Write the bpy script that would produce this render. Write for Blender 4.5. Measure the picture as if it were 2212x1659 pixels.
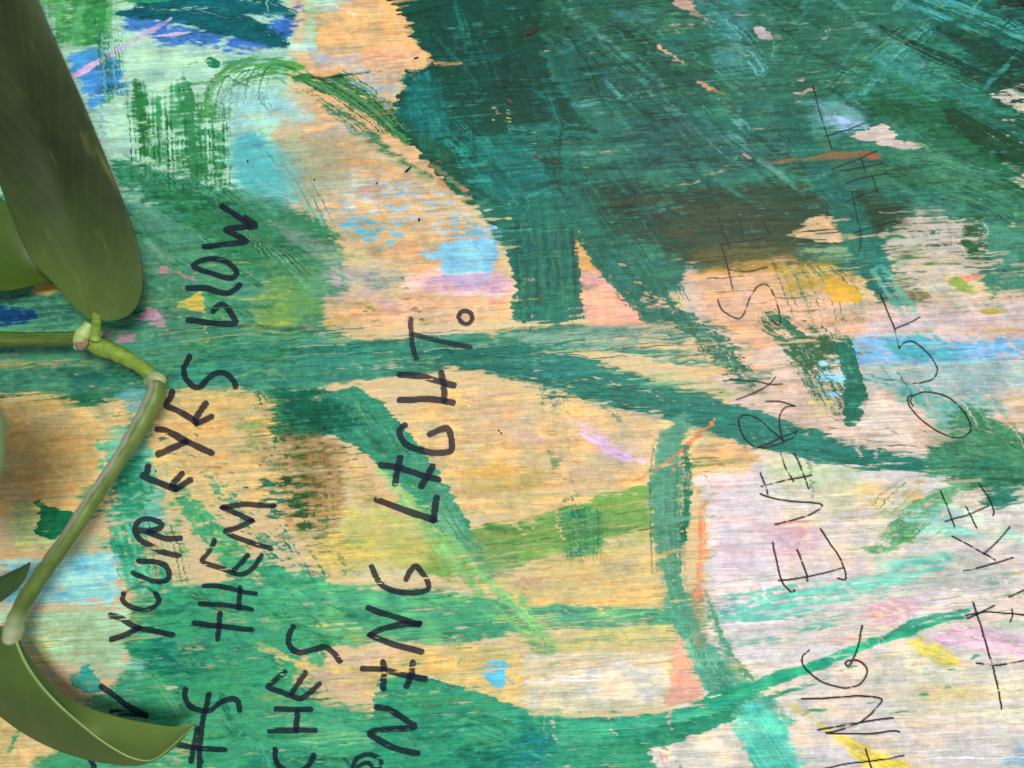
import bpy, bmesh, math, random
import numpy as np
from mathutils import Vector

for _o in list(bpy.data.objects):
    bpy.data.objects.remove(_o, do_unlink=True)
SC = bpy.context.scene
COL = SC.collection

# ------------------------------------------------------------------ camera
UM = 0.00017            # one painting unit (1/2212 of the framed width) in metres
CAMH = 0.272            # lens height above the board
FW, FH = 2212.0, 1659.0
cam_data = bpy.data.cameras.new('camera')
cam_data.sensor_width = 36.0
cam_data.lens = 36.0 * CAMH / (FW * UM)
cam_data.clip_start = 0.005
cam_data.clip_end = 50.0
cam_data.dof.use_dof = True
cam_data.dof.focus_distance = CAMH
cam_data.dof.aperture_fstop = 5.6
cam = bpy.data.objects.new('camera', cam_data)
COL.objects.link(cam)
cam.location = (0.0, 0.0, CAMH)
cam.rotation_euler = (0.0, 0.0, 0.0)
SC.camera = cam

# ------------------------------------------------------------------ light
world = bpy.data.worlds.new('World')
SC.world = world
world.use_nodes = True
bg = world.node_tree.nodes['Background']
bg.inputs['Color'].default_value = (0.86, 0.93, 1.0, 1.0)
bg.inputs['Strength'].default_value = 0.33


def area(name, loc, target, size, power, col):
    ld = bpy.data.lights.new(name, 'AREA')
    ld.shape = 'RECTANGLE'
    ld.size, ld.size_y = size
    ld.energy = power
    ld.color = col
    o = bpy.data.objects.new(name, ld)
    COL.objects.link(o)
    o.location = loc
    o.rotation_euler = (Vector(target) - Vector(loc)).to_track_quat('-Z', 'Y').to_euler()
    return o


area('window_light', (0.34, 0.15, 1.15), (0.0, -0.02, 0.0), (0.22, 0.22), 15.4, (1.0, 0.975, 0.93))
SC.view_settings.view_transform = 'Standard'
SC.view_settings.look = 'None'
SC.view_settings.exposure = 0.0
SC.view_settings.gamma = 1.0

SC.cycles.filter_width = 1.0

# PAINT BEGIN
# ------------------------------------------------------------------ the painting, laid stroke by stroke
# board units: x to the right, y down, 2212 x 1659 of them in the framed part of the board
ST = 2.0
X0, X1, Y0, Y1 = -400.0, 2612.0, -400.0, 2060.0
NX, NY = int((X1 - X0) / ST) + 1, int((Y1 - Y0) / ST) + 1
gx = (X0 + ST * np.arange(NX)).astype(np.float32)
gy = (Y0 + ST * np.arange(NY)).astype(np.float32)
XX, YY = np.meshgrid(gx, gy)
_rs = np.random.RandomState(11)
_TAB = _rs.rand(512, 512).astype(np.float32)


def vnoise(x, y, seed=0):
    x = x + np.float32(seed * 17.31 + 1000.0)
    y = y + np.float32(seed * 9.77 + 1000.0)
    xf, yf = np.floor(x), np.floor(y)
    fx, fy = x - xf, y - yf
    fx = fx * fx * (3 - 2 * fx)
    fy = fy * fy * (3 - 2 * fy)
    xi, yi = xf.astype(np.int32) & 511, yf.astype(np.int32) & 511
    xj, yj = (xi + 1) & 511, (yi + 1) & 511
    a, b, c, d = _TAB[yi, xi], _TAB[yi, xj], _TAB[yj, xi], _TAB[yj, xj]
    return (a + (b - a) * fx) * (1 - fy) + (c + (d - c) * fx) * fy


def unit(n):
    return ((n - n.mean()) / n.std()).astype(np.float32)


def sstep(a, b, x):
    t = np.clip((x - a) / (b - a), 0, 1)
    return t * t * (3 - 2 * t)


# the wood grain runs nearly along x and climbs a little to the right
_yn = YY / 1659.0
VV = (YY + 0.115 * XX - 0.0225 * XX * XX / 2212.0 - 0.045 * _yn * (0.3 * XX + XX * XX / 4424.0)).astype(np.float32)
VV += 5.0 * (vnoise(XX / 260, YY / 60, 3) - 0.5) + 2.0 * (vnoise(XX / 70, YY / 25, 4) - 0.5)
G1 = unit(vnoise(XX / 85, VV / 3.2, 1))
G2 = unit(vnoise(XX / 190, VV / 8.0, 2))
G3 = unit(vnoise(XX / 26, VV / 2.6, 5))
GR = unit(0.55 * G1 + 0.55 * G2 + 0.45 * G3)
N4 = unit(vnoise(XX / 4.5, YY / 4.0, 6))
N12 = unit(vnoise(XX / 13, YY / 11, 7) + 0.5 * vnoise(XX / 6, YY / 6, 8))
N40 = unit(vnoise(XX / 42, YY / 34, 9) + 0.5 * vnoise(XX / 20, YY / 17, 10))
N140 = unit(vnoise(XX / 150, YY / 120, 12) + 0.5 * vnoise(XX / 70, YY / 60, 13))
FX = 0.6 * unit(vnoise(XX / 30, VV / 4.0, 14)) + 0.5 * unit(vnoise(XX / 60, VV / 11.0, 15))   # finger-like edge along the grain
FY = unit(vnoise(XX / 24, YY / 20, 16))
BLOT = unit(vnoise(XX / 17, VV / 6.0, 17) + 0.6 * vnoise(XX / 8, VV / 3.5, 18))               # blots left where a loaded brush skips


def lin(c):
    c = np.asarray(c, dtype=np.float32) / 255.0
    return np.where(c <= 0.04045, c / 12.92, ((c + 0.055) / 1.055) ** 2.4).astype(np.float32)


C = np.empty((NY, NX, 3), np.float32)
HT = np.zeros((NY, NX), np.float32)            # paint thickness
PID = np.zeros((NY, NX), np.int16)             # which separately built piece is on top
PARTS = [None]                                 # (name, label)


def win(xa, ya, xb, yb):
    i0 = max(0, int((xa - X0) / ST)); i1 = min(NX, int((xb - X0) / ST) + 2)
    j0 = max(0, int((ya - Y0) / ST)); j1 = min(NY, int((yb - Y0) / ST) + 2)
    if i1 <= i0 or j1 <= j0:
        return None
    return (slice(j0, j1), slice(i0, i1))


def spline(pts, n=8, closed=False):
    p = np.array(pts, dtype=np.float64)
    if len(p) < 3 and not closed:
        t = np.linspace(0, 1, n + 1)[:, None]
        return p[0] * (1 - t) + p[-1] * t
    if closed:
        q = np.vstack([p[-1], p, p[0], p[1]])
    else:
        q = np.vstack([2 * p[0] - p[1], p, 2 * p[-1] - p[-2]])
    out = []
    for k in range(1, len(q) - 2):
        a, b, c, d = q[k - 1], q[k], q[k + 1], q[k + 2]
        for t in np.linspace(0, 1, n, endpoint=False):
            out.append(0.5 * ((2 * b) + (c - a) * t + (2 * a - 5 * b + 4 * c - d) * t * t + (3 * b - a - 3 * c + d) * t ** 3))
    if not closed:
        out.append(q[-2])
    return np.array(out)


_seed = [100]
PF, PS, PK = [26.0], [0.32], [1.0]     # how far a patch fades at its rim, how soft its skips are, how far its colour is dimmed
TR = 0.60                # acrylic brushed thin: what lies below shows through


def lay(w, d, B, col, col2, op, load, kb, kg, kn, f, sp, s, part, th, mix):
    load = load + 0.20 * sstep(0.82, 0.95, np.asarray(load, np.float32))
    r = np.clip(d / f, 0, 1)
    c = (load - 0.5) * r - 0.34 * (1 - r) + sp * (kb * B + kg * GR[w] + kn * BLOT[w])
    a = sstep(-s, s, c) * sstep(-2.0, 2.0, d) * op
    tr = TR * np.clip(0.5 + 0.55 * B + 0.35 * N40[w] + 0.25 * GR[w], 0, 1)[..., None]
    k = lin(col)[None, None, :]
    if col2 is None:
        col2 = tuple(v * 0.78 for v in col)
    k2 = lin(col2)[None, None, :]
    m = np.clip(0.42 + mix * (0.5 * B + 0.5 * N40[w] + 0.3 * GR[w]), 0, 1)[..., None]
    kk = k * (1 - m) + k2 * m
    kk = kk * np.clip(1 + 0.12 * B + 0.08 * N40[w] + 0.035 * N12[w], 0.6, 1.5)[..., None]
    kk = kk * (1 - tr) + kk * (0.72 + 0.75 * C[w]) * tr
    A = a[..., None]
    C[w] = C[w] * (1 - A) + kk * A
    HT[w] = HT[w] * (1 - 0.6 * a) + a * th * (1 + 0.25 * B)
    if part:
        if isinstance(part, int):
            pid = part
        else:
            PARTS.append(part); pid = len(PARTS) - 1
        PID[w][a > 0.42] = pid


def P(pts, col, col2=None, op=1.0, load=0.95, ang=-4.0, kb=0.75, kg=0.42, kn=0.5, f=None, sp=0.25, s=None,
      rag=2.4, rv=1.8, sm=3, part=None, th=0.5, mix=0.42, bl=90.0, bw=3.4):
    """a patch of paint with a hand-drawn outline; the brush ran along `ang`"""
    f = PF[0] if f is None else f
    s = PS[0] if s is None else s
    col = tuple(v * PK[0] for v in col)
    col2 = None if col2 is None else tuple(v * PK[0] for v in col2)
    _seed[0] += 1
    q = spline(pts, sm, True) if sm > 1 else np.array(pts, float)
    w = win(q[:, 0].min() - 26, q[:, 1].min() - 14, q[:, 0].max() + 26, q[:, 1].max() + 14)
    if w is None:
        return
    x = XX[w] + rag * FX[w] + 0.5 * N4[w]
    y = YY[w] + rv * FY[w]
    dm = np.full(x.shape, 1e9, np.float32)
    ins = np.zeros(x.shape, bool)
    n = len(q)
    for k in range(n):
        x0, y0 = q[k]; x1, y1 = q[(k + 1) % n]
        dx, dy = x1 - x0, y1 - y0
        L = dx * dx + dy * dy + 1e-9
        t = np.clip(((x - x0) * dx + (y - y0) * dy) / L, 0, 1)
        dm = np.minimum(dm, (x - x0 - t * dx) ** 2 + (y - y0 - t * dy) ** 2)
        if abs(dy) > 1e-9:
            cr = ((y0 > y) != (y1 > y)) & (x < x0 + (y - y0) * dx / dy)
            ins ^= cr
    d = np.sqrt(dm) * np.where(ins, 1, -1)
    ca, sa = math.cos(math.radians(ang)), math.sin(math.radians(ang))
    u = XX[w] * ca + YY[w] * sa
    v = -XX[w] * sa + YY[w] * ca
    v = v + 0.02 * u * math.sin(_seed[0])
    B = (vnoise(u / bl, v / bw, _seed[0]) + 0.8 * vnoise(u / (bl * 1.7), v / (bw * 3), _seed[0] + 40) - 0.9) * 2.6
    lay(w, d, B, col, col2, op, load, kb, kg, kn, f, sp, s, part, th, mix)


def S(path, wd, col, col2=None, op=1.0, load=0.95, end=None, kb=0.85, kg=0.36, kn=0.42, f=14.0, sp=0.26, s=0.24,
      rag=1.3, rv=1.0, part=None, th=0.6, mix=0.42, bl=110.0, bw=3.0, taper=(0.0, 0.0), n=8):
    """one brush stroke along a path; `load` runs down to `end`"""
    _seed[0] += 1
    q = spline(path, n)
    hw = np.interp(np.linspace(0, 1, len(q)), np.linspace(0, 1, len(wd)), wd) * 0.5 if isinstance(wd, (list, tuple)) else np.full(len(q), wd * 0.5)
    m = hw.max() + 12
    w = win(q[:, 0].min() - m - rag * 2, q[:, 1].min() - m, q[:, 0].max() + m + rag * 2, q[:, 1].max() + m)
    if w is None:
        return
    x = XX[w] + rag * FX[w]
    y = YY[w] + rv * FY[w]
    best = np.full(x.shape, 1e9, np.float32)
    tt = np.zeros(x.shape, np.float32); sd = np.zeros(x.shape, np.float32); hh = np.ones(x.shape, np.float32)
    seg = np.hypot(*(q[1:, :2] - q[:-1, :2]).T)
    cum = np.concatenate([[0], np.cumsum(seg)])
    for k in range(len(q) - 1):
        x0, y0 = q[k][:2]; x1, y1 = q[k + 1][:2]
        dx, dy = x1 - x0, y1 - y0
        L = dx * dx + dy * dy + 1e-9
        t = np.clip(((x - x0) * dx + (y - y0) * dy) / L, 0, 1)
        ex, ey = x - x0 - t * dx, y - y0 - t * dy
        dd = np.sqrt(ex * ex + ey * ey)
        b = dd < best
        best = np.where(b, dd, best)
        tt = np.where(b, cum[k] + t * seg[k], tt)
        sd = np.where(b, dd * np.sign(dx * ey - dy * ex), sd)
        hh = np.where(b, hw[k] + (hw[k + 1] - hw[k]) * t, hh)
    d = hh - best
    if isinstance(load, float) and end is not None:
        ld = load + (end - load) * tt / max(cum[-1], 1)
    else:
        ld = load
    B = (vnoise(tt / bl, sd / bw, _seed[0]) + 0.8 * vnoise(tt / (bl * 2), sd / (bw * 3), _seed[0] + 40) - 0.9) * 2.6
    lay(w, d, B, col, col2, op, ld, kb, kg, kn, f, sp, s, part, th, mix)


def Gz(pts, col, op=0.6, f=45.0, col2=None, ang=-4.0, part=None):
    """a thin glaze that fades out towards its rim"""
    P(pts, col, col2, op=op, load=0.8, ang=ang, kb=0.35, kg=0.35, kn=0.15, f=f, sp=0.3, s=0.5, rag=6, part=part)


def ell(cx, cy, rx, ry, a=0.0, n=10):
    ca, sa = math.cos(math.radians(a)), math.sin(math.radians(a))
    r = []
    for k in range(n):
        t = 2 * math.pi * k / n
        px, py = rx * math.cos(t), ry * math.sin(t)
        r.append((cx + px * ca - py * sa, cy + px * sa + py * ca))
    return r


def box(x0, y0, x1, y1):
    return [(x0, y0), ((x0 + x1) / 2, y0), (x1, y0), (x1, (y0 + y1) / 2), (x1, y1), ((x0 + x1) / 2, y1), (x0, y1), (x0, (y0 + y1) / 2)]


_ir = random.Random(5)


def ink(strokes, wd, label, col=(20, 22, 46), op=0.96, load=1.0, name='letter', rag=0.8):
    """pen or marker line: soaks into what is under it and skips on the raised grain"""
    PARTS.append((name, label)); pid = len(PARTS) - 1
    for st in strokes:
        q = spline(st, 8)
        m = wd + 6
        w = win(q[:, 0].min() - m, q[:, 1].min() - m, q[:, 0].max() + m, q[:, 1].max() + m)
        if w is None:
            continue
        x = XX[w] + rag * FX[w] + 0.25 * N4[w]
        y = YY[w] + 0.5 * FY[w]
        best = np.full(x.shape, 1e9, np.float32)
        for k in range(len(q) - 1):
            x0, y0 = q[k]; x1, y1 = q[k + 1]
            dx, dy = x1 - x0, y1 - y0
            L = dx * dx + dy * dy + 1e-9
            t = np.clip(((x - x0) * dx + (y - y0) * dy) / L, 0, 1)
            best = np.minimum(best, np.hypot(x - x0 - t * dx, y - y0 - t * dy))
        hw = wd * 0.5 * (1.2 if wd > 6 else 1.12) * (1 + 0.10 * vnoise(XX[w] / 18, YY[w] / 18, 77) - 0.05)
        soft = 1.0 if wd > 6 else 1.0
        a = sstep(-soft, soft, hw - best)
        if wd > 6:
            skip = sstep(1.9, 2.6, GR[w] + 0.35 * N12[w] + (1 - load) * 3.0)
            a = a * (1 - 0.8 * skip)
        else:
            a = a * np.clip(1.0 - 0.55 * sstep(1.3, 2.2, N12[w] + 0.5 * GR[w] + (1 - load) * 2), 0, 1)
        a = a * op
        under = C[w]
        k = lin(col)[None, None, :] * (0.75 + 0.2 * np.clip(N12[w], -1.5, 1.5)[..., None] * 0.5) + under * 0.035
        C[w] = under * (1 - a[..., None]) + k * a[..., None]
        HT[w] = HT[w] * (1 - 0.3 * a)
        PID[w][a > 0.35] = pid

# --- bare birch ply
_m = np.clip(0.5 + 0.22 * N140 + 0.15 * GR, 0, 1)[..., None]
C[:] = lin((226, 192, 142)) * (1 - _m) + lin((220, 180, 124)) * _m

# colours
MINT = (168, 214, 186); LEAF = (76, 148, 82); TEAL = (38, 122, 102); DARK = (14, 74, 58); EMER = (44, 146, 104)
DTEAL = (18, 100, 98); SKY = (130, 190, 212); TAN = (226, 190, 128); ORG = (222, 168, 112); PINK = (222, 172, 178)
PALE = (222, 206, 194); YEL = (216, 186, 88); LILAC = (203, 165, 198); SEA = (92, 168, 152); PEACH = (228, 176, 140)

# ================= grounds (big areas first) =================
P([(-420, -420), (600, -420), (640, 0), (640, 140), (600, 300), (560, 420), (200, 470), (-420, 520)], MINT, (150, 206, 184))
P([(640, -420), (900, -420), (900, 0), (930, 120), (870, 180), (860, 240), (1000, 420), (1090, 560), (1000, 620), (700, 520), (620, 400), (660, 200)], (216, 172, 122), (206, 160, 118))
P([(850, -420), (2640, -420), (2640, 480), (2240, 480), (1900, 600), (1500, 640), (1250, 640), (1090, 560), (1000, 430), (860, 260), (925, 130), (880, 60)], (34, 104, 86), (46, 116, 94))
P([(-420, 430), (240, 420), (700, 470), (760, 700), (700, 850), (350, 870), (-420, 880)], (80, 148, 114), (66, 136, 100))
P([(1480, 560), (1700, 540), (1900, 640), (2640, 620), (2640, 1100), (2100, 1050), (1700, 1000), (1500, 760)], (212, 176, 146), (198, 172, 160))
P([(1540, 950), (1700, 980), (2640, 1050), (2640, 2080), (1380, 2080), (1400, 1640), (1500, 1400)], (217, 200, 184), (210, 190, 172))

# ================= A: top left =================
P([(80, 0), (130, -40), (250, -60), (262, 60), (250, 95), (120, 100)], (96, 172, 106), (70, 150, 84), load=0.85, ang=88, bw=2.5)
S([(215, -60), (205, 60), (215, 150), (228, 210)], [60, 55, 45, 50], (66, 146, 74), (52, 128, 80), load=0.85, end=0.6, bw=2.2)
S([(172, -30), (150, 40), (130, 85)], 44, (70, 152, 78), load=0.75, kb=1.0)
S([(120, 45), (158, 80)], 16, (60, 140, 76), load=0.6)
P([(110, 12), (135, 6), (140, 20), (112, 24)], (224, 196, 130), load=0.75)
P([(238, 12), (275, 10), (278, 19), (240, 19)], (232, 196, 130), load=0.8)
P([(158, 14), (176, 12), (176, 22), (158, 22)], (205, 210, 150), load=0.7)
P([(240, -10), (290, -20), (285, 25), (240, 40), (236, 80), (246, 90), (262, 70), (264, 30)], (190, 226, 190), load=0.8)
# blue bays
P([(138, 118), (165, 100), (206, 86), (228, 96), (275, 150), (280, 195), (255, 205), (232, 215), (200, 242), (175, 215)], (76, 150, 212), (66, 134, 196), ang=-20, rag=3, part=('paint_patch', 'sky blue paint patch beside the large dark leaf'))
P([(262, 30), (300, 12), (372, 40), (440, 50), (498, 66), (500, 75), (482, 96), (472, 113), (440, 112), (395, 107), (368, 108), (338, 104), (322, 98), (317, 84), (300, 79), (276, 74), (263, 68)], (70, 124, 192), (60, 112, 178), ang=12, rag=2, part=('paint_patch', 'cobalt blue paint patch left of centre at the top edge'))
P([(492, 72), (520, 60), (600, 30), (640, -10), (658, -10), (655, 28), (646, 50), (654, 60), (634, 84), (612, 100), (600, 112), (560, 116), (520, 122), (494, 122), (470, 118), (482, 96)], (64, 116, 190), (56, 104, 176), ang=12, rag=3, part=('paint_patch', 'deep blue paint patch beside the orange wood at the top edge'))
S([(262, 28), (330, 30), (420, 40), (520, 56), (610, 90)], [26, 40, 52, 66, 40], DTEAL, (12, 84, 98), load=0.88, bw=2.2, part=('paint_stroke', 'dark teal brush stroke over the blue patches'))
S([(300, 8), (430, -2), (560, 10), (632, 30)], [36, 60, 56, 40], DTEAL, (16, 88, 104), load=0.86, bw=2.2)
S([(285, 24), (285, 34), (320, 36)], 20, (14, 88, 84), load=0.7)
S([(280, 2), (325, 3), (375, -6)], [22, 16, 8], (52, 170, 118), (34, 140, 100))
S([(580, 60), (620, 80), (655, 20)], 20, (60, 112, 180), load=0.5, kb=1.0)
S([(152, 168), (185, 150), (215, 131), (262, 104), (300, 88)], [9, 12, 12, 9, 5], (212, 172, 214), (226, 190, 216), load=1.0, end=0.85, kb=0.3, kg=0.3, f=2, part=('paint_stroke', 'thin lilac stroke crossing the blue patches'))
S([(292, 84), (330, 64), (368, 41)], [10, 12, 8], (206, 168, 214), (170, 156, 206), load=0.9, kb=0.3, f=2, part=('paint_stroke', 'thin lilac stroke over the cobalt blue patch'))
S([(155, 148), (185, 132), (210, 128)], 7, (170, 176, 222), load=0.6)
S([(215, 92), (228, 140), (246, 190)], [30, 44, 36], (60, 112, 116), (70, 128, 96), op=0.72, load=0.75, bw=2.0)
S([(176, 202), (186, 196), (198, 191)], [5, 7, 3], (226, 112, 52))
S([(190, 205), (215, 190), (240, 178)], [8, 18, 8], (98, 140, 156), load=0.7, op=0.8)
S([(213, 168), (228, 172), (240, 174)], 3, (170, 190, 230))
P([(272, 106), (318, 96), (335, 108), (470, 122), (452, 142), (300, 145), (262, 150), (260, 130)], (180, 222, 190), (168, 210, 176), load=0.95)
S([(292, 118), (306, 121)], 3, (190, 140, 60), load=0.7)
S([(410, 140), (430, 134)], [14, 14], (90, 176, 132), load=0.7)
P(ell(458, 134, 17, 13, 30), (24, 130, 90), (30, 116, 84), f=3, rag=2, part=('paint_dab', 'small dark green dab below the blue patch'))
S([(395, 158), (402, 172)], 8, (110, 200, 170), load=0.7)
S([(300, 155), (360, 152), (440, 150)], 8, (170, 222, 226), load=0.55)
# leaf-green block with hanging bristles
P([(275, 178), (308, 172), (322, 192), (345, 200), (362, 180), (395, 176), (425, 188), (428, 208), (465, 214), (500, 220), (506, 262), (498, 330), (494, 400), (440, 410), (378, 398), (300, 345), (282, 300), (268, 235)], (72, 150, 82), (52, 128, 84), load=0.70, ang=87, bw=2.6, kb=0.9, sp=0.3)
S([(292, 182), (302, 240), (312, 330)], [34, 40, 34], (62, 138, 70), load=0.8, bw=2.4)
S([(405, 186), (414, 260), (420, 330), (430, 400)], [40, 56, 60, 50], (66, 134, 70), (50, 122, 82), load=0.82, bw=2.4)
S([(480, 222), (492, 300), (484, 400)], [34, 26, 30], (46, 120, 84), load=0.7, bw=2.2)
S([(425, 215), (440, 205), (470, 170)], [26, 24, 16], (84, 150, 70), load=0.6)
P([(232, 345), (270, 330), (330, 350), (420, 380), (520, 400), (600, 440), (720, 470), (700, 520), (560, 520), (420, 500), (300, 440), (250, 420)], (66, 142, 104), (52, 126, 96), load=0.92, ang=28, bw=2.6)
S([(240, 346), (300, 380), (380, 430)], [16, 40, 60], (70, 138, 92), (54, 124, 88), load=0.9, end=0.7, bw=2.6)
for k in range(7):
    S([(270 + 26 * k, 352 + 6 * k), (330 + 26 * k, 395 + 8 * k), (395 + 26 * k, 446 + 8 * k)], 5, (112, 178, 140), load=0.55, kb=1.0)
P([(520, 330), (560, 320), (600, 330), (640, 420), (560, 450), (500, 400)], (80, 182, 172), (92, 172, 160), load=0.85, ang=20, bw=2.5)
P([(500, 290), (540, 268), (566, 280), (590, 300), (600, 345), (560, 400), (510, 380), (498, 330)], (84, 184, 190), (110, 190, 182), load=0.9)
P([(500, 215), (560, 190), (620, 205), (700, 260), (640, 268), (560, 260), (500, 270)], (160, 206, 196), (142, 196, 200), load=0.92, rag=8)
P([(516, 256), (560, 240), (610, 238), (660, 256), (720, 262), (760, 285), (740, 310), (690, 300), (650, 288), (600, 265), (550, 262), (530, 266)], (228, 170, 102), (230, 178, 116), load=0.74, rag=10)
# green arc
S([(450, 245), (455, 195), (500, 150), (570, 132), (640, 150), (690, 180)], [40, 36, 40, 36, 36, 40], (92, 158, 84), (70, 138, 74), load=0.72, kb=1.0, bw=2.2, bl=200)
S([(470, 290), (480, 215), (535, 170), (610, 160), (680, 185)], [16, 26, 26, 24, 20], (84, 150, 84), load=0.55, kb=1.1, bw=2.0, bl=220)
S([(440, 230), (470, 160), (540, 128), (610, 128)], [10, 14, 14, 12], (84, 152, 80), load=0.6, kb=1.1)
S([(560, 140), (630, 140), (680, 150)], [30, 38, 24], (84, 160, 74), (70, 140, 70), load=0.85, bw=2.4)
S([(470, 152), (510, 175), (560, 200), (575, 232)], [10, 12, 6, 8], (44, 120, 90), load=0.6)
S([(640, 168), (720, 182), (790, 215), (850, 262), (880, 300)], [30, 62, 66, 62, 40], (72, 132, 78), (58, 118, 66), load=0.93, bw=2.4, bl=220, part=('paint_stroke', 'mossy green stroke curving down from the upper left'))
for k, (dx, dy) in enumerate([(0, 0), (12, -12), (22, -6), (-14, 14)]):
    S([(680 + dx, 192 + dy), (745 + dx, 226 + dy), (815 + dx, 285 + dy)], 4, (150, 188, 150), load=0.55, kb=1.0)
S([(660, 190), (730, 242), (800, 300), (860, 345), (930, 385)], [22, 40, 44, 34, 22], (78, 132, 92), (62, 118, 70), load=0.82, kb=0.9, bw=2.4, part=('paint_stroke', 'thin mossy green stroke under the curved one'))
S([(800, 295), (860, 335), (920, 372)], 8, (206, 156, 88), load=0.5)
S([(770, 270), (830, 310), (900, 372)], 5, (70, 110, 60), load=0.55)
# orange wood at the top, greyed with blue lower down
P([(655, -20), (720, -20), (716, 8), (694, 40), (686, 100), (660, 108), (648, 62), (655, 40)], (166, 200, 150), (180, 206, 160), load=0.92)
P([(640, 70), (672, 60), (690, 100), (684, 120), (650, 118), (622, 110)], (150, 200, 204), (164, 206, 190), load=0.8)
P([(690, -30), (770, -30), (756, 12), (720, 30), (680, 26)], (156, 198, 196), (170, 200, 170), load=0.8)
P([(688, 44), (715, 24), (756, 10), (790, -30), (856, -30), (872, 34), (896, 92), (906, 108), (926, 121), (880, 130), (760, 122), (690, 116)], (230, 182, 122), (226, 170, 108), load=0.97, f=4)
P([(690, 40), (720, 20), (745, 26), (740, 50), (712, 60), (688, 54)], (206, 178, 132), load=0.5)
P(ell(699, 43, 8, 9), (150, 196, 150), load=0.8)
P([(695, 112), (790, 100), (890, 98), (925, 120), (880, 150), (760, 150), (690, 140)], (220, 172, 136), (206, 170, 146), load=0.85)
P([(690, 112), (740, 110), (800, 130), (872, 140), (873, 165), (860, 195), (852, 235), (836, 238), (800, 215), (768, 192), (735, 168), (735, 150), (690, 135)], (150, 182, 188), (164, 180, 178), load=0.8, rag=10, sp=0.32)
P([(780, 180), (870, 160), (866, 185), (820, 195)], (222, 164, 118), load=0.5, rag=8)
P([(800, 200), (860, 192), (856, 226), (830, 236)], (224, 166, 120), load=0.45, rag=8)
P([(664, 100), (690, 112), (720, 130), (740, 145), (700, 150), (660, 122)], (152, 190, 210), load=0.7)
P([(646, 124), (660, 124), (676, 138), (706, 154), (738, 150), (728, 160), (680, 164), (664, 148)], (226, 180, 128), (210, 150, 90), f=2, rag=3, th=1.5, part=('paint_flake', 'curled peach paint flake lifting beside the blue patch'))
S([(640, 121), (650, 128)], 5, (170, 110, 60))
S([(672, 163), (705, 164), (738, 166)], 5, (24, 80, 50), load=0.8)
S([(666, 163), (656, 178), (648, 187)], 3, (92, 132, 92))
# speckled orange / blue-grey field
P([(600, 300), (680, 290), (760, 280), (860, 340), (930, 372), (985, 425), (1060, 490), (1085, 540), (1000, 560), (860, 520), (740, 520), (640, 450), (600, 400)], (196, 168, 124), (178, 168, 130), load=0.95)
P([(600, 290), (650, 280), (720, 300), (780, 350), (800, 420), (720, 440), (640, 420), (610, 360)], (160, 168, 126), (172, 172, 140), load=0.75, rag=10)
P([(720, 250), (790, 280), (770, 300), (700, 300), (660, 285)], (164, 188, 190), load=0.6, rag=9)
P([(640, 330), (760, 330), (900, 380), (980, 440), (1040, 500), (1000, 520), (820, 460), (700, 420)], (228, 168, 112), (224, 160, 104), load=0.5, sp=0.34, rag=12)
P([(690, 420), (840, 430), (1000, 450), (1080, 530), (1040, 560), (900, 540), (760, 520), (700, 470)], (226, 178, 120), (224, 170, 108), load=0.85, sp=0.3, rag=12)
P([(700, 370), (880, 380), (990, 440), (1066, 500), (1070, 530), (960, 520), (820, 470), (720, 440)], (146, 190, 208), (156, 184, 190), load=0.34, sp=0.34, kb=0.1, kg=0.7, kn=1.0, rag=12)
P([(690, 470), (740, 455), (830, 470), (890, 500), (850, 535), (780, 530), (720, 500)], (90, 186, 206), (76, 170, 184), load=0.5, sp=0.4, kb=0.1, kn=1.0, rag=12)
P([(770, 505), (800, 498), (830, 512), (800, 522), (776, 520)], (92, 192, 216), load=0.9)
P([(640, 410), (720, 425), (800, 460), (800, 480), (700, 470)], (170, 190, 196), load=0.45)
P([(760, 380), (840, 400), (820, 430), (750, 420)], (222, 160, 136), load=0.5, rag=10)
# sky-blue patch, lilac and pink under it
P([(860, 592), (950, 580), (1070, 575), (1106, 590), (1112, 640), (1000, 640), (880, 632)], (226, 172, 180), (226, 178, 160), load=0.92)
P([(928, 548), (950, 530), (985, 520), (1020, 516), (1062, 512), (1076, 530), (1078, 548), (1068, 572), (1064, 590), (1030, 592), (985, 592), (950, 588), (950, 565), (935, 556)], SKY, (120, 182, 204), load=0.96, sp=0.26, f=4, rag=7, part=('paint_patch', 'pale sky blue patch beside the dark green trunk'))
P([(985, 480), (1040, 480), (1070, 505), (1070, 530), (1000, 530)], SKY, load=0.6, sp=0.3, kn=1.0)
P([(945, 588), (1000, 592), (1062, 590), (1060, 612), (1044, 628), (1010, 630), (975, 622)], (192, 172, 206), (184, 176, 200), load=0.93, f=4)
P([(700, 640), (860, 625), (1000, 636), (1112, 630), (1118, 695), (1000, 705), (860, 716), (730, 720), (700, 690)], (228, 182, 134), (226, 172, 124), load=0.96)
P([(870, 620), (980, 628), (1110, 640), (1110, 670), (960, 668), (860, 650)], (228, 176, 150), load=0.7)
P([(704, 634), (800, 618), (860, 640), (900, 680), (860, 700), (800, 660), (720, 655)], (222, 172, 168), load=0.6)
P([(690, 580), (780, 560), (860, 590), (866, 620), (800, 626), (720, 612)], (170, 170, 158), (180, 166, 172), load=0.78, ang=25)
P([(800, 590), (870, 585), (872, 620), (820, 640), (790, 622)], (150, 172, 160), load=0.8)
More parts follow.
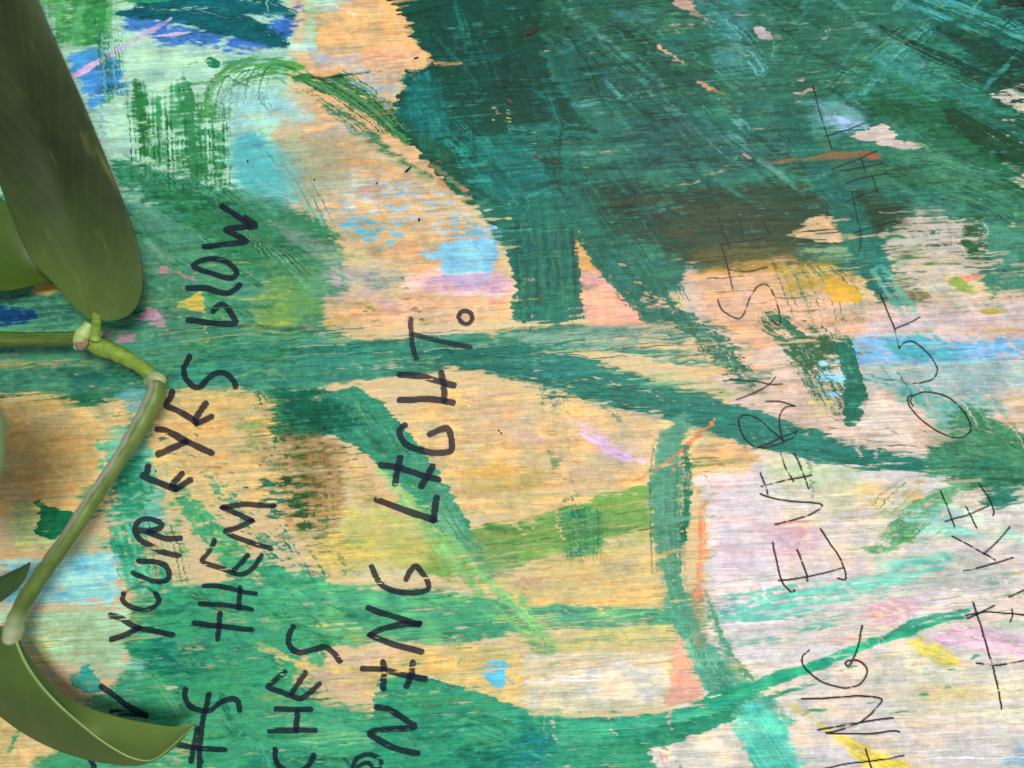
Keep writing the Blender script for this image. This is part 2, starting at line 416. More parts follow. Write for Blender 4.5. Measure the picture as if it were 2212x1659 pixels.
# greens left of it
P([(380, 440), (560, 400), (620, 430), (720, 480), (740, 520), (700, 570), (640, 640), (560, 600), (460, 560)], (66, 132, 84), (52, 120, 84), load=0.9, ang=15)
P([(600, 500), (700, 490), (760, 540), (700, 560)], (120, 146, 116), load=0.5, ang=30)
P([(680, 540), (780, 530), (820, 560), (760, 590), (690, 580)], (122, 160, 108), (196, 190, 110), load=0.6)
P([(550, 610), (640, 590), (700, 640), (700, 710), (620, 730), (548, 720)], (106, 154, 82), (90, 142, 80), load=0.82)
P([(545, 640), (600, 622), (640, 628), (620, 650), (560, 668), (550, 720), (540, 700)], (214, 194, 96), load=0.5, rag=12)
P([(548, 680), (600, 690), (625, 705), (585, 728), (545, 722)], (204, 206, 84), load=0.45, rag=10)
P([(620, 590), (690, 585), (694, 610), (640, 632), (620, 620)], (66, 124, 60), load=0.85)
P([(560, 660), (600, 660), (600, 720), (560, 720)], (60, 142, 86), load=0.45)
P([(690, 680), (760, 670), (800, 700), (740, 720), (690, 720)], (218, 190, 112), load=0.8)
S([(600, 705), (680, 712), (700, 730)], 12, (176, 170, 160), load=0.55)
P([(1106, 700), (1130, 690), (1110, 720)], PEACH, load=0.6)
for k, (sx, sy) in enumerate([(870, 600), (878, 618), (884, 645), (890, 668), (882, 674), (800, 668), (785, 676), (910, 690), (918, 700), (902, 672), (780, 655), (806, 696)]):
    P(ell(sx, sy, 7 + 3 * (k % 3), 3 + (k % 2) * 2), (40, 128, 98), load=0.7, f=2, rag=5)
# ================= C: dark trunk and its branch =================
P([(850, -20), (1140, -40), (1180, 60), (1178, 130), (1226, 216), (1292, 282), (1220, 302), (1180, 260), (1130, 300), (1100, 420), (1010, 430), (940, 370), (870, 290), (846, 250), (868, 190), (874, 160), (884, 146), (928, 140), (932, 120), (905, 108), (892, 78), (872, 34)], (16, 78, 60), (12, 68, 54), ang=55, bl=120, f=5, rag=8, part=('paint_stroke', 'broad dark green stroke running down from the top edge'))
P([(872, 168), (890, 148), (926, 146), (960, 170), (985, 230), (970, 300), (930, 330), (880, 290), (850, 250)], (22, 108, 100), (30, 122, 116), load=0.85, ang=80)
P([(985, 310), (1100, 280), (1180, 330), (1222, 380), (1240, 470), (1180, 480), (1080, 480), (1040, 430), (1000, 390)], (20, 106, 96), (28, 118, 104), load=0.9, ang=-3)
P([(850, 250), (900, 262), (980, 330), (1020, 420), (1060, 480), (1000, 440), (930, 365)], (38, 104, 72), (30, 92, 62), load=0.8, ang=35)
P([(1060, 440), (1150, 430), (1236, 450), (1246, 505), (1250, 560), (1258, 640), (1268, 690), (1112, 696), (1112, 620), (1100, 570), (1084, 520)], (26, 108, 90), (34, 112, 86), load=0.96, ang=86, f=4, rag=4, bl=140, part=('paint_stroke', 'dark green trunk-like stroke ending above the green band'))
S([(1150, 480), (1160, 580), (1165, 660)], 24, (92, 118, 84), load=0.32, kb=1.0)
S([(1200, 500), (1196, 600)], 20, (80, 112, 70), load=0.34, kb=1.0)
S([(1120, 470), (1130, 560), (1140, 680)], 12, (14, 84, 70), load=0.5)
P([(870, 60), (960, 20), (1060, 10), (1100, 60), (1000, 90), (920, 100)], (36, 100, 78), load=0.4, ang=-5)
# triangle of bare peach wood
P([(1238, 468), (1252, 488), (1280, 530), (1306, 566), (1330, 600), (1352, 634), (1378, 664), (1418, 678), (1436, 690), (1400, 700), (1330, 706), (1280, 700), (1262, 690), (1258, 650), (1252, 600), (1245, 560), (1242, 515)], (228, 164, 138), (226, 158, 128), f=2.5, rag=4, part=('bare_wood', 'triangle of peach coloured wood between the green strokes'))
P([(1238, 468), (1252, 488), (1280, 530), (1304, 564), (1308, 580), (1252, 584), (1246, 560), (1242, 515)], (222, 166, 96), (216, 156, 86), f=2.5, rag=4, load=0.96)
P([(1250, 590), (1312, 588), (1334, 612), (1320, 624), (1256, 622)], (222, 158, 158), load=0.85)
for sx, sy in [(1300, 596), (1316, 606), (1326, 622), (1332, 636), (1344, 648), (1350, 658)]:
    P(ell(sx, sy, 8, 3, 20), (92, 122, 116), load=0.7, f=2)
S([(1180, 300), (1236, 400), (1290, 500), (1352, 580), (1420, 660), (1470, 710)], [60, 100, 104, 108, 96, 70], (34, 112, 88), (28, 100, 82), load=0.97, end=0.86, bw=3, bl=160, rag=4, part=('paint_stroke', 'green branch-like stroke slanting down right of the peach triangle'))
S([(1300, 520), (1370, 600), (1440, 690)], 30, (22, 94, 84), load=0.55, kb=1.0)
S([(1270, 480), (1330, 530), (1390, 580)], 24, (50, 146, 112), load=0.3, kb=1.0)
for sx, sy in [(1346, 574), (1383, 614), (1400, 636), (1388, 646), (1415, 642), (1422, 658), (1396, 660), (1440, 664), (1430, 652)]:
    P(ell(sx, sy, 9, 5, 10), (226, 176, 130), load=0.8, f=2, rag=5)
P([(1390, 640), (1412, 640), (1440, 672), (1410, 676)], PEACH, load=0.5, rag=8)

PF[0], PS[0], PK[0] = 34.0, 0.4, 0.86  # upper greens dimmed in colour: darker paint plus the vignette
# ================= D: middle top greens =================
P([(1180, -40), (1470, -40), (1460, 60), (1560, 160), (1500, 250), (1360, 290), (1300, 280), (1230, 216), (1176, 130)], (44, 110, 90), (56, 112, 82), ang=-4)
P([(1210, 30), (1280, 15), (1340, 20), (1310, 60), (1230, 110), (1200, 90)], (80, 118, 76), (64, 110, 82), load=0.7)
P([(1240, 130), (1330, 110), (1400, 140), (1380, 180), (1290, 190)], (62, 104, 72), load=0.6)
P([(1320, 10), (1400, 5), (1440, 50), (1380, 70), (1320, 50)], (88, 144, 140), (70, 134, 124), load=0.65, ang=15)
P([(1400, 40), (1540, 20), (1570, 60), (1480, 100), (1420, 110)], (92, 128, 92), (80, 124, 100), load=0.7)
P([(1450, 60), (1540, 50), (1535, 130), (1470, 150), (1440, 100)], (76, 116, 76), load=0.6)
P([(1460, -20), (1580, -20), (1660, 10), (1660, 140), (1560, 160), (1530, 120), (1540, 60), (1480, 20)], (84, 154, 142), (72, 148, 150), load=0.75, ang=30)
P([(1528, 70), (1580, 50), (1640, 70), (1620, 130), (1560, 150), (1526, 120)], (80, 150, 150), (96, 160, 168), load=0.6, ang=60)
P([(1560, 10), (1620, 0), (1640, 50), (1600, 70)], (110, 168, 190), load=0.35, ang=70)
P([(1340, 140), (1420, 140), (1500, 160), (1480, 200), (1380, 210)], (28, 90, 72), load=0.7)
P([(1430, 140), (1510, 138), (1530, 170), (1450, 176)], (22, 82, 58), load=0.85)
P([(1280, 150), (1350, 140), (1386, 170), (1370, 200), (1300, 200)], (98, 152, 158), (74, 140, 138), load=0.4, ang=50)
P([(1228, 214), (1320, 190), (1460, 200), (1540, 240), (1560, 300), (1440, 330), (1310, 300)], (44, 120, 104), (52, 122, 106), load=0.85)
P([(1340, 225), (1400, 220), (1420, 245), (1350, 250)], (58, 140, 124), load=0.7)
P([(1300, 250), (1420, 240), (1540, 300), (1660, 300), (1660, 360), (1480, 370), (1340, 330)], (54, 108, 98), (40, 104, 96), load=0.75)
P([(1320, 330), (1500, 320), (1560, 360), (1420, 400), (1300, 380)], (84, 134, 128), (52, 112, 100), load=0.45)
P([(1560, 160), (1660, 140), (1680, 200), (1600, 200)], (70, 122, 108), load=0.6)
P([(1540, 190), (1660, 205), (1660, 250), (1560, 240)], (80, 112, 78), load=0.5)
P([(1240, 330), (1330, 350), (1420, 400), (1300, 420), (1240, 390)], (48, 112, 76), load=0.6, kb=0.9)
P([(1240, 385), (1330, 378), (1480, 392), (1660, 380), (1760, 396), (1960, 410), (1985, 440), (1940, 500), (1740, 555), (1600, 588), (1520, 600), (1480, 585), (1400, 545), (1330, 500), (1284, 450), (1240, 420)], (34, 74, 52), (52, 76, 44), f=34, s=0.35, rag=14, ang=-4, part=('paint_stroke', 'wide dark olive stroke across the right half'))
P([(1400, 440), (1480, 450), (1560, 480), (1500, 520), (1420, 500)], (70, 72, 44), (84, 78, 50), load=0.5)
P([(1250, 410), (1320, 420), (1310, 450), (1270, 440)], (40, 84, 60), load=0.6)
P([(1380, 460), (1440, 500), (1480, 540), (1430, 540), (1370, 500)], (36, 88, 60), load=0.5, ang=40)
P([(1660, 395), (1800, 400), (1780, 450), (1650, 450)], (44, 96, 66), load=0.5)
P([(1480, 545), (1560, 540), (1660, 540), (1700, 560), (1600, 592), (1510, 600)], (92, 92, 44), (76, 84, 44), load=0.6)
S([(1228, 2), (1260, 18), (1284, 36), (1310, 62)], [8, 10, 8, 4], (122, 116, 60), load=0.65)
PF[0], PS[0], PK[0] = 24.0, 0.30, 0.97
for pts, cc in [([(1414, 96), (1424, 98), (1440, 108), (1452, 116), (1440, 118), (1422, 106)], (222, 170, 124)),
                ([(1450, 118), (1462, 120), (1474, 130), (1480, 138), (1466, 134)], (222, 170, 124)),
                ([(1504, 176), (1516, 176), (1534, 190), (1522, 194), (1510, 184)], (214, 166, 124)),
                ([(1524, 180), (1544, 190), (1536, 191)], (214, 170, 130)),
                ([(1540, 210), (1556, 210), (1552, 216)], (224, 180, 140)),
                ([(1452, 2), (1490, 0), (1500, 18), (1484, 24), (1462, 14)], (212, 162, 142)),
                ([(1630, 58), (1650, 55), (1664, 70), (1668, 86), (1640, 82)], (186, 172, 176)),
                ([(1596, 328), (1610, 330), (1622, 342), (1608, 340)], (206, 156, 140)),
                ([(1626, 346), (1636, 348), (1632, 354)], (204, 130, 84)),
                ([(1272, 110), (1284, 112), (1278, 117)], (216, 160, 100)),
                ([(1310, 118), (1322, 122), (1314, 124)], (206, 160, 100)),
                ([(1384, 206), (1392, 208), (1386, 212)], (210, 170, 130))]:
    P(pts, cc, load=0.82, f=2, rag=6, sp=0.3)

PF[0], PS[0], PK[0] = 34.0, 0.4, 0.86  # same dimming in the upper right, vignette put into the paint colour
# ================= E: top right =================
P([(1640, -40), (1900, -40), (1980, 40), (1880, 120), (1780, 200), (1660, 200), (1600, 100)], (60, 128, 100), (50, 116, 90), load=0.9)
P([(1660, -20), (1740, -20), (1760, 40), (1700, 60), (1660, 40)], (80, 146, 116), load=0.6)
P([(1640, 0), (1700, 20), (1690, 60), (1640, 60)], (96, 170, 160), load=0.45)
P([(1880, -40), (2240, -40), (2640, 0), (2640, 220), (2212, 180), (2090, 130), (1980, 60)], (30, 110, 92), (40, 122, 104), load=0.92, ang=22)
S([(1960, 10), (2060, 50), (2150, 95), (2240, 140)], [40, 36, 36, 40], (62, 150, 142), (48, 132, 120), load=0.6, kb=1.0, bw=2.4)
S([(2020, -10), (2120, 30), (2230, 70)], [26, 30, 34], (74, 164, 168), (50, 140, 130), load=0.62, kb=1.0, bw=2.4)
P([(2120, -60), (2640, -60), (2640, 120), (2240, 52), (2212, 28), (2160, 20)], (26, 40, 36), (20, 50, 44), f=14, rag=4, ang=20)
S([(2030, 60), (2110, 100), (2180, 130), (2300, 170)], [30, 60, 64, 70], (12, 66, 50), (18, 80, 62), load=0.92, bw=3, part=('paint_stroke', 'dark green stroke in the upper right corner'))
P([(2060, 130), (2240, 160), (2640, 240), (2640, 420), (2212, 300), (2120, 200)], (14, 76, 50), (24, 90, 62), load=0.9, ang=25)
P([(1880, 110), (1930, 84), (2000, 120), (2020, 170), (1990, 200), (1900, 214), (1856, 190)], (64, 152, 140), (50, 132, 112), load=0.82, ang=-45, bw=2.4)
P([(1910, 100), (1960, 90), (2000, 110), (1990, 140), (1930, 130)], (92, 172, 168), load=0.45)
P([(1860, 205), (1960, 196), (2050, 190), (2100, 240), (2110, 300), (2080, 340), (1990, 300), (1930, 270), (1880, 260), (1866, 230)], (10, 96, 48), (22, 106, 66), load=0.93, ang=20)
S([(1930, 200), (1990, 270), (2040, 330)], 20, (60, 128, 96), load=0.45, kb=1.0)
P([(1960, 250), (2060, 280), (2140, 330), (2240, 400), (2640, 460), (2640, 600), (2100, 380), (2000, 330)], (22, 96, 64), (40, 112, 78), load=0.85, ang=22)
for dx, dy, wv, cc in [(0, 0, 3, (14, 62, 40)), (5, 4, 2.5, (110, 176, 120)), (12, 10, 2.5, (18, 72, 50)), (18, 14, 2.5, (92, 168, 130)), (26, 18, 2.5, (16, 72, 56)), (34, 30, 2.5, (86, 160, 132)), (-5, -2, 2, (88, 160, 112))]:
    S([(1786 + dx, 190 + dy), (1850 + dx, 132 + dy), (1945 + dx * 0.8, 58 + dy * 0.8)], wv, cc, load=0.78, f=1, rag=1, sp=0.3)
S([(2020, 95), (2090, 130), (2130, 160)], 3, (20, 70, 50), load=0.6, f=1)
P([(1742, 240), (1752, 226), (1800, 205), (1850, 208), (1866, 240), (1872, 268), (1850, 290), (1800, 288), (1760, 300), (1746, 290), (1738, 262)], (74, 152, 138), (84, 150, 124), load=0.9, ang=35)
P([(1752, 240), (1768, 246), (1786, 262), (1830, 268), (1872, 268), (1868, 278), (1840, 290), (1800, 284), (1776, 262)], (148, 178, 214), (160, 182, 204), load=0.8, ang=35)
S([(1804, 234), (1830, 252), (1868, 276)], [3, 8, 6], (150, 182, 224), load=0.8)
PF[0], PS[0], PK[0] = 24.0, 0.30, 1.0
P([(1828, 294), (1850, 284), (1874, 276), (1906, 264), (1924, 272), (1950, 296), (1976, 318), (2000, 320), (1965, 323), (1930, 318), (1895, 308), (1860, 302)], (206, 172, 158), (196, 176, 164), load=0.94, f=3, rag=9, part=('bare_wood', 'pale pink gap in the green at the upper right'))
for pts in [[(2130, 205), (2190, 184), (2240, 190), (2240, 250), (2200, 240), (2170, 225)], [(2105, 282), (2140, 284), (2180, 300), (2150, 308)],
            [(2130, 310), (2200, 300), (2240, 320), (2230, 350), (2180, 340), (2150, 330)], [(2150, 370), (2200, 350), (2240, 365), (2240, 410), (2190, 400)]]:
    P(pts, (200, 178, 166), (186, 176, 158), load=0.6, f=3, rag=14, sp=0.36)
for sx, sy, rx in [(1738, 170, 13), (1744, 196, 12), (1724, 200, 14), (1722, 220, 10), (1706, 236, 10), (1670, 76, 10), (1794, 65, 5)]:
    P(ell(sx, sy, rx, 5), (212, 176, 164), load=0.6, f=2, rag=8)
PF[0], PS[0], PK[0] = 34.0, 0.4, 0.86
P([(1660, 320), (1760, 300), (1830, 310), (1940, 330), (2240, 360), (2640, 560), (2640, 700), (2212, 440), (2000, 420), (1830, 400), (1700, 380)], (62, 124, 96), (70, 118, 82), load=0.9)
P([(1930, 320), (2030, 318), (2080, 350), (2040, 372), (1950, 350)], (16, 86, 58), load=0.75)
P([(1660, 240), (1740, 240), (1750, 330), (1660, 340)], (26, 94, 82), load=0.7)
S([(1650, 352), (1720, 346), (1800, 338), (1860, 334), (1896, 338)], [10, 14, 15, 16, 12], (146, 84, 48), (92, 90, 56), load=0.8, f=4, part=('paint_stroke', 'rust brown stroke at the upper right'))
P([(1660, 340), (1770, 348), (1760, 362), (1660, 364)], (74, 84, 62), load=0.5)
P([(1640, 290), (1690, 300), (1700, 330), (1640, 330)], (90, 160, 158), load=0.4)

PF[0], PS[0], PK[0] = 24.0, 0.32, 0.97
# ================= F: right, below the olive band =================
P([(1860, 430), (2010, 430), (2212, 420), (2640, 640), (2640, 760), (2212, 640), (2140, 650), (2060, 560), (1980, 470)], (64, 128, 104), (52, 118, 96), load=0.92, ang=15)
P([(1900, 520), (1930, 470), (1975, 442), (2040, 452), (2110, 470), (2140, 520), (2130, 590), (2060, 630), (1960, 650), (1915, 620), (1905, 560)], (198, 178, 158), (186, 172, 152), load=0.86, sp=0.34, rag=12, kg=0.9)
P([(1930, 530), (2060, 530), (2110, 560), (2040, 585), (1940, 570)], (60, 96, 62), (90, 120, 90), load=0.36, sp=0.3, kg=1.0, kn=0.2)
P([(1930, 430), (2020, 440), (2080, 470), (2070, 490), (1980, 470)], (120, 150, 132), load=0.4)
P([(2080, 462), (2112, 456), (2128, 480), (2130, 530), (2140, 560), (2110, 570), (2082, 540), (2074, 500)], (30, 74, 34), (44, 92, 54), load=0.7, sp=0.36, rag=12)
P([(2112, 470), (2212, 490), (2212, 560), (2150, 600), (2130, 560)], (84, 146, 122), (66, 130, 108), load=0.85, ang=15)
P([(1714, 500), (1750, 474), (1778, 466), (1800, 470), (1816, 500), (1820, 525), (1770, 520), (1730, 512)], (216, 180, 140), (206, 166, 116), load=0.66, sp=0.32, rag=14, f=4)
P([(1720, 525), (1820, 528), (1850, 560), (1800, 580), (1730, 555)], (150, 172, 132), (120, 150, 110), load=0.55, rag=14)
P([(1500, 590), (1600, 560), (1700, 548), (1800, 560), (1850, 600), (1860, 640), (1780, 650), (1660, 640), (1560, 640)], (206, 160, 66), (196, 150, 56), load=0.8, rag=12, sp=0.3)
P([(1490, 588), (1540, 590), (1640, 580), (1700, 610), (1690, 720), (1640, 760), (1560, 730), (1520, 660)], (228, 174, 132), (224, 166, 122), load=0.93, rag=14, f=5)
P([(1500, 580), (1590, 570), (1660, 572), (1640, 592), (1540, 594)], (212, 166, 70), load=0.7, rag=10)
P([(1660, 640), (1780, 640), (1870, 660), (1900, 700), (1880, 735), (1780, 730), (1680, 720)], (226, 178, 138), (220, 166, 134), load=0.93)
P([(1780, 606), (1815, 606), (1850, 622), (1862, 650), (1830, 652), (1790, 646)], (222, 166, 52), (214, 158, 50), load=0.94, f=3, rag=6, part=('paint_dab', 'golden orange dab right of the thin lettering'))
P([(1790, 580), (1840, 570), (1860, 600), (1830, 615)], (224, 170, 70), load=0.55, rag=10)
S([(1700, 560), (1720, 600), (1750, 680), (1766, 760)], [20, 18, 18, 16], (46, 124, 98), (36, 110, 88), load=0.78, kb=0.9)
S([(1660, 560), (1690, 590), (1720, 640)], 10, (84, 120, 62), load=0.5)
S([(1710, 570), (1760, 590), (1830, 625), (1880, 655)], 10, (86, 128, 70), load=0.55)
S([(1720, 565), (1780, 600), (1850, 660), (1910, 720)], 8, (70, 132, 92), load=0.5)
S([(1780, 600), (1790, 640), (1830, 700)], 6, (50, 124, 96), load=0.5)
P([(1690, 560), (1790, 548), (1830, 580), (1740, 585)], (110, 128, 60), load=0.45, rag=12)
P([(1840, 590), (1920, 580), (1990, 610), (2020, 650), (1960, 670), (1900, 660)], (74, 108, 86), (96, 112, 80), load=0.75, ang=10)
P([(1920, 640), (1960, 625), (2030, 640), (2060, 652), (1990, 662)], (146, 106, 58), (180, 130, 60), load=0.6)
P([(1960, 610), (2040, 600), (2080, 620), (2100, 650), (2020, 640)], (132, 160, 142), (150, 166, 150), load=0.7)
S([(1770, 395), (1812, 430), (1850, 500), (1880, 560), (1910, 620)], [56, 78, 84, 76, 70], (24, 106, 88), (34, 116, 98), load=0.95, bw=3, bl=180, rag=4, part=('paint_stroke', 'teal stroke slanting through the olive band at the right'))
S([(1900, 590), (1950, 660), (2010, 740), (2060, 790), (2100, 850)], [50, 56, 60, 56, 40], (88, 160, 144), (76, 150, 132), load=0.62, kb=1.0, bl=200)
S([(1860, 640), (1900, 720), (1950, 800)], [18, 26, 30], (100, 166, 146), load=0.6, kb=1.0)
P([(1876, 664), (1960, 660), (2212, 650), (2640, 700), (2640, 860), (2240, 730), (2060, 725), (1880, 728)], (200, 176, 166), (190, 170, 168), load=0.85, rag=10)
P([(2040, 600), (2070, 592), (2098, 610), (2104, 640), (2070, 630)], (134, 146, 48), (120, 150, 80), load=0.85)
P(ell(2100, 598, 32, 9, -4), (224, 142, 118), (216, 150, 110), f=3, part=('paint_dab', 'salmon pink dab at the right edge'))
P(ell(2148, 672, 30, 7, 2), (186, 166, 52), f=3, part=('paint_dab', 'mustard dab below the salmon pink one'))
P(ell(2080, 668, 20, 5), (196, 180, 100), load=0.6)
for k in range(7):
    e = 7 * k
    S([(2225, 560 + e * 1.2), (2196, 610 + e), (2150, 640 + e * 0.75), (2070, 655 + e * 0.55), (1960, 650 + e * 0.4)], [10, 9, 8, 6, 3], [(74, 140, 116), (206, 182, 170), (90, 150, 128)][k % 3], load=0.75, end=0.4, kb=0.8)
P([(2150, 565), (2200, 560), (2220, 590), (2180, 620), (2150, 600)], (200, 178, 164), load=0.35, rag=12)
P([(1832, 728), (1900, 718), (2060, 722), (2240, 716), (2640, 740), (2640, 860), (2230, 780), (2100, 800), (1900, 800), (1838, 790)], (116, 178, 214), (112, 168, 204), load=0.9, rag=12, part=('paint_stroke', 'sky blue band at the right edge'))
P([(1900, 722), (1960, 716), (2040, 730), (2120, 772), (2080, 780), (1960, 790), (1910, 760)], (70, 164, 168), (84, 160, 150), load=0.85, ang=30)
P([(1860, 790), (1960, 780), (2212, 770), (2640, 840), (2640, 1000), (2212, 900), (2000, 870), (1850, 850)], (150, 176, 172), (132, 172, 170), load=0.82)
P([(2120, 700), (2200, 704), (2230, 718), (2150, 716)], (120, 170, 200), load=0.5, rag=12)
P([(1846, 790), (1920, 784), (1960, 800), (1900, 806)], (214, 186, 154), load=0.5, rag=14)
P([(2090, 758), (2180, 752), (2200, 764), (2110, 772)], (206, 184, 170), load=0.5, rag=14)
PF[0], PS[0], PK[0] = 24.0, 0.30, 1.0
# the dark brush end, centre right
S([(1664, 690), (1720, 730), (1770, 790), (1800, 850), (1812, 880)], [60, 96, 110, 110, 80], (44, 110, 76), (36, 96, 68), load=0.78, end=0.6, kb=0.9, bw=2.6)
P([(1700, 720), (1790, 710), (1830, 740), (1840, 790), (1780, 800), (1720, 780)], (40, 88, 52), (60, 96, 54), load=0.7)
S([(1822, 740), (1838, 800), (1850, 860), (1840, 905)], [40, 40, 54, 40], (16, 104, 78), (20, 112, 88), load=0.97, f=3, part=('paint_stroke', 'dark emerald brush end right of the thin lettering'))
P([(1760, 786), (1816, 780), (1822, 850), (1780, 850)], (130, 196, 220), (150, 200, 216), load=0.42, sp=0.34, kn=1.0)
P([(1754, 864), (1812, 860), (1814, 900), (1770, 920), (1750, 900)], (214, 186, 126), (196, 180, 90), load=0.55, sp=0.34, rag=12)
P([(1664, 810), (1720, 820), (1720, 836), (1664, 850)], (214, 184, 140), load=0.6, rag=14)
# ================= G: the wide green band across the middle =================
P([(-60, 770), (120, 776), (300, 790), (300, 860), (120, 872), (-420, 870), (-420, 780)], (66, 126, 96), (80, 132, 100), load=0.8)
P([(400, 770), (520, 752), (700, 738), (900, 724), (1060, 716), (1106, 705), (1180, 700), (1300, 704), (1500, 712), (1560, 740), (1600, 800), (1500, 800), (1300, 760), (1160, 790), (960, 805), (700, 830), (520, 840), (400, 830)], (62, 132, 102), (50, 126, 110), load=0.92, f=8, rag=16, kg=0.9, ang=-5, part=('paint_stroke', 'wide green band across the middle'))
P([(1106, 712), (1250, 704), (1400, 710), (1520, 740), (1460, 780), (1250, 760), (1106, 772)], (140, 164, 132), (128, 160, 140), load=0.72, kg=1.0, rag=18)
P([(1400, 700), (1500, 700), (1600, 740), (1640, 800), (1540, 815), (1440, 790), (1390, 750)], (220, 176, 138), (214, 168, 118), load=0.62, kg=1.0, rag=20)
P([(1380, 720), (1480, 720), (1490, 740), (1400, 742)], (86, 138, 124), load=0.5)
P([(1106, 690), (1210, 694), (1280, 712), (1180, 714)], (60, 124, 100), load=0.7, rag=18)
P([(1230, 706), (1330, 700), (1350, 714), (1250, 716)], (150, 162, 164), load=0.55, rag=16)
S([(1480, 690), (1560, 760), (1620, 830)], [50, 60, 40], (48, 120, 98), load=0.6, kb=1.0, rag=8)
P([(1500, 640), (1560, 690), (1620, 740), (1600, 760), (1520, 700)], (52, 122, 98), load=0.5)
P([(560, 745), (760, 735), (900, 742), (780, 775), (600, 790)], (56, 140, 124), (60, 146, 116), load=0.6)
P([(553, 730), (620, 724), (610, 790), (553, 800)], (72, 144, 70), load=0.55)
P([(700, 728), (860, 722), (1000, 720), (1000, 728), (860, 736), (720, 740)], (202, 190, 126), load=0.4, rag=16, kg=1.0)
P([(880, 770), (1040, 778), (1090, 800), (960, 805), (860, 800)], (204, 184, 120), load=0.35, rag=20, kg=1.0)
S([(950, 765), (1090, 778), (1200, 800), (1330, 838), (1460, 876), (1600, 920), (1720, 950), (1850, 985), (2010, 1010)], [40, 86, 92, 96, 100, 96, 76, 64, 50], (34, 120, 98), (28, 110, 100), load=0.97, end=0.9, bw=3, bl=240, rag=10, kg=0.7, part=('paint_stroke', 'long teal green stroke sweeping down to the right edge'))
P([(1106, 770), (1220, 770), (1320, 810), (1220, 830), (1120, 810)], (28, 124, 124), (36, 132, 116), load=0.6)
P([(1290, 790), (1400, 790), (1560, 830), (1600, 870), (1480, 850), (1360, 820)], (150, 170, 122), (120, 156, 110), load=0.42, kg=1.0, rag=18)
P([(1480, 815), (1600, 815), (1660, 840), (1600, 850), (1500, 838)], (206, 178, 140), load=0.42, rag=18)
P([(1560, 800), (1660, 800), (1660, 850), (1590, 850)], (64, 132, 108), load=0.5)
P([(1480, 855), (1560, 848), (1640, 880), (1560, 880)], (84, 128, 88), load=0.5, rag=14)
# pale ground under / right of the band
P([(1860, 856), (1920, 860), (1980, 880), (1986, 930), (1960, 968), (1890, 956), (1844, 930), (1856, 890)], (208, 182, 162), (200, 186, 172), load=0.94, rag=10)
P([(1900, 830), (1990, 830), (2100, 860), (2110, 920), (2040, 950), (1990, 900), (1940, 870)], (106, 168, 152), (92, 158, 144), load=0.85, ang=40)
P([(1990, 850), (2030, 870), (2050, 915), (2010, 910)], (176, 178, 166), load=0.6, ang=60)
P([(2080, 840), (2150, 840), (2180, 900), (2120, 930), (2080, 890)], (120, 172, 160), load=0.7, ang=50)
P([(2050, 880), (2130, 870), (2212, 920), (2640, 1000), (2640, 1140), (2212, 1060), (2100, 1060), (1990, 1020), (1996, 950), (2040, 945)], (72, 134, 88), (62, 126, 96), load=0.92, ang=20, rag=8, part=('paint_patch', 'mid green patch around the round thin letter at the right'))
P([(2150, 850), (2212, 836), (2300, 850), (2300, 910), (2200, 900), (2170, 890)], (216, 170, 120), (206, 172, 140), load=0.85)
P([(2130, 890), (2170, 893), (2190, 930), (2150, 910)], (216, 170, 110), load=0.6)
P([(1840, 938), (1900, 945), (2000, 985), (1960, 992), (1880, 970)], (198, 186, 160), load=0.4, rag=16)
P([(1966, 928), (1998, 922), (1994, 980), (1972, 988)], (202, 184, 170), load=0.8, rag=5)
P([(2040, 970), (2120, 975), (2110, 1010), (2040, 1000)], (180, 160, 116), load=0.35)
P([(1940, 985), (2000, 1005), (2100, 1010), (2212, 1020), (2212, 1060), (2060, 1050), (1960, 1040)], (40, 130, 100), (60, 140, 84), load=0.75, rag=10)
P([(2100, 1028), (2180, 1024), (2212, 1040), (2200, 1096), (2150, 1110), (2110, 1080)], (34, 128, 106), load=0.85, rag=6)
P([(1660, 970), (1760, 1000), (1850, 1030), (1900, 1052), (1860, 1100), (1780, 1140), (1680, 1160), (1640, 1080)], (210, 198, 158), (202, 188, 150), load=0.9, kg=0.9)
P([(1690, 1010), (1820, 1005), (1860, 1025), (1780, 1045), (1690, 1040)], (150, 180, 120), (180, 196, 150), load=0.55, kg=1.0, rag=16)
P([(1840, 1040), (1900, 1030), (1960, 1060), (1920, 1100), (1850, 1110)], (210, 184, 116), (206, 176, 120), load=0.6)
P([(1950, 1046), (1995, 1040), (2010, 1075), (1985, 1110), (1950, 1080)], (216, 168, 108), (200, 160, 100), load=0.75)
P([(1890, 1080), (1960, 1060), (1990, 1100), (1930, 1130), (1880, 1120)], (140, 166, 110), (170, 172, 120), load=0.6)
P([(2060, 1060), (2030, 1080), (1990, 1115), (1940, 1150), (1890, 1175), (1870, 1190), (1920, 1200), (1970, 1180), (2010, 1130), (2060, 1090)], (72, 148, 82), (92, 150, 96), load=0.9, ang=-40, rag=4, part=('paint_stroke', 'leaf green stroke slanting below the round thin letter'))
P([(1850, 1165), (1900, 1155), (1940, 1190), (1880, 1200)], (98, 180, 140), load=0.6)
P([(1990, 1130), (2060, 1115), (2120, 1150), (2110, 1170), (2020, 1180), (1960, 1190)], (120, 186, 168), (132, 184, 164), load=0.8)
P([(2110, 1100), (2212, 1110), (2640, 1160), (2640, 1400), (2212, 1300), (2080, 1240), (2050, 1190), (2120, 1170)], (204, 190, 180), (200, 182, 166), load=0.88)
P([(1900, 1190), (2060, 1180), (2080, 1220), (1980, 1240), (1880, 1230)], (136, 176, 150), (150, 180, 160), load=0.5, rag=16)
P([(2040, 1180), (2130, 1175), (2140, 1205), (2060, 1200)], (210, 180, 184), load=0.5)
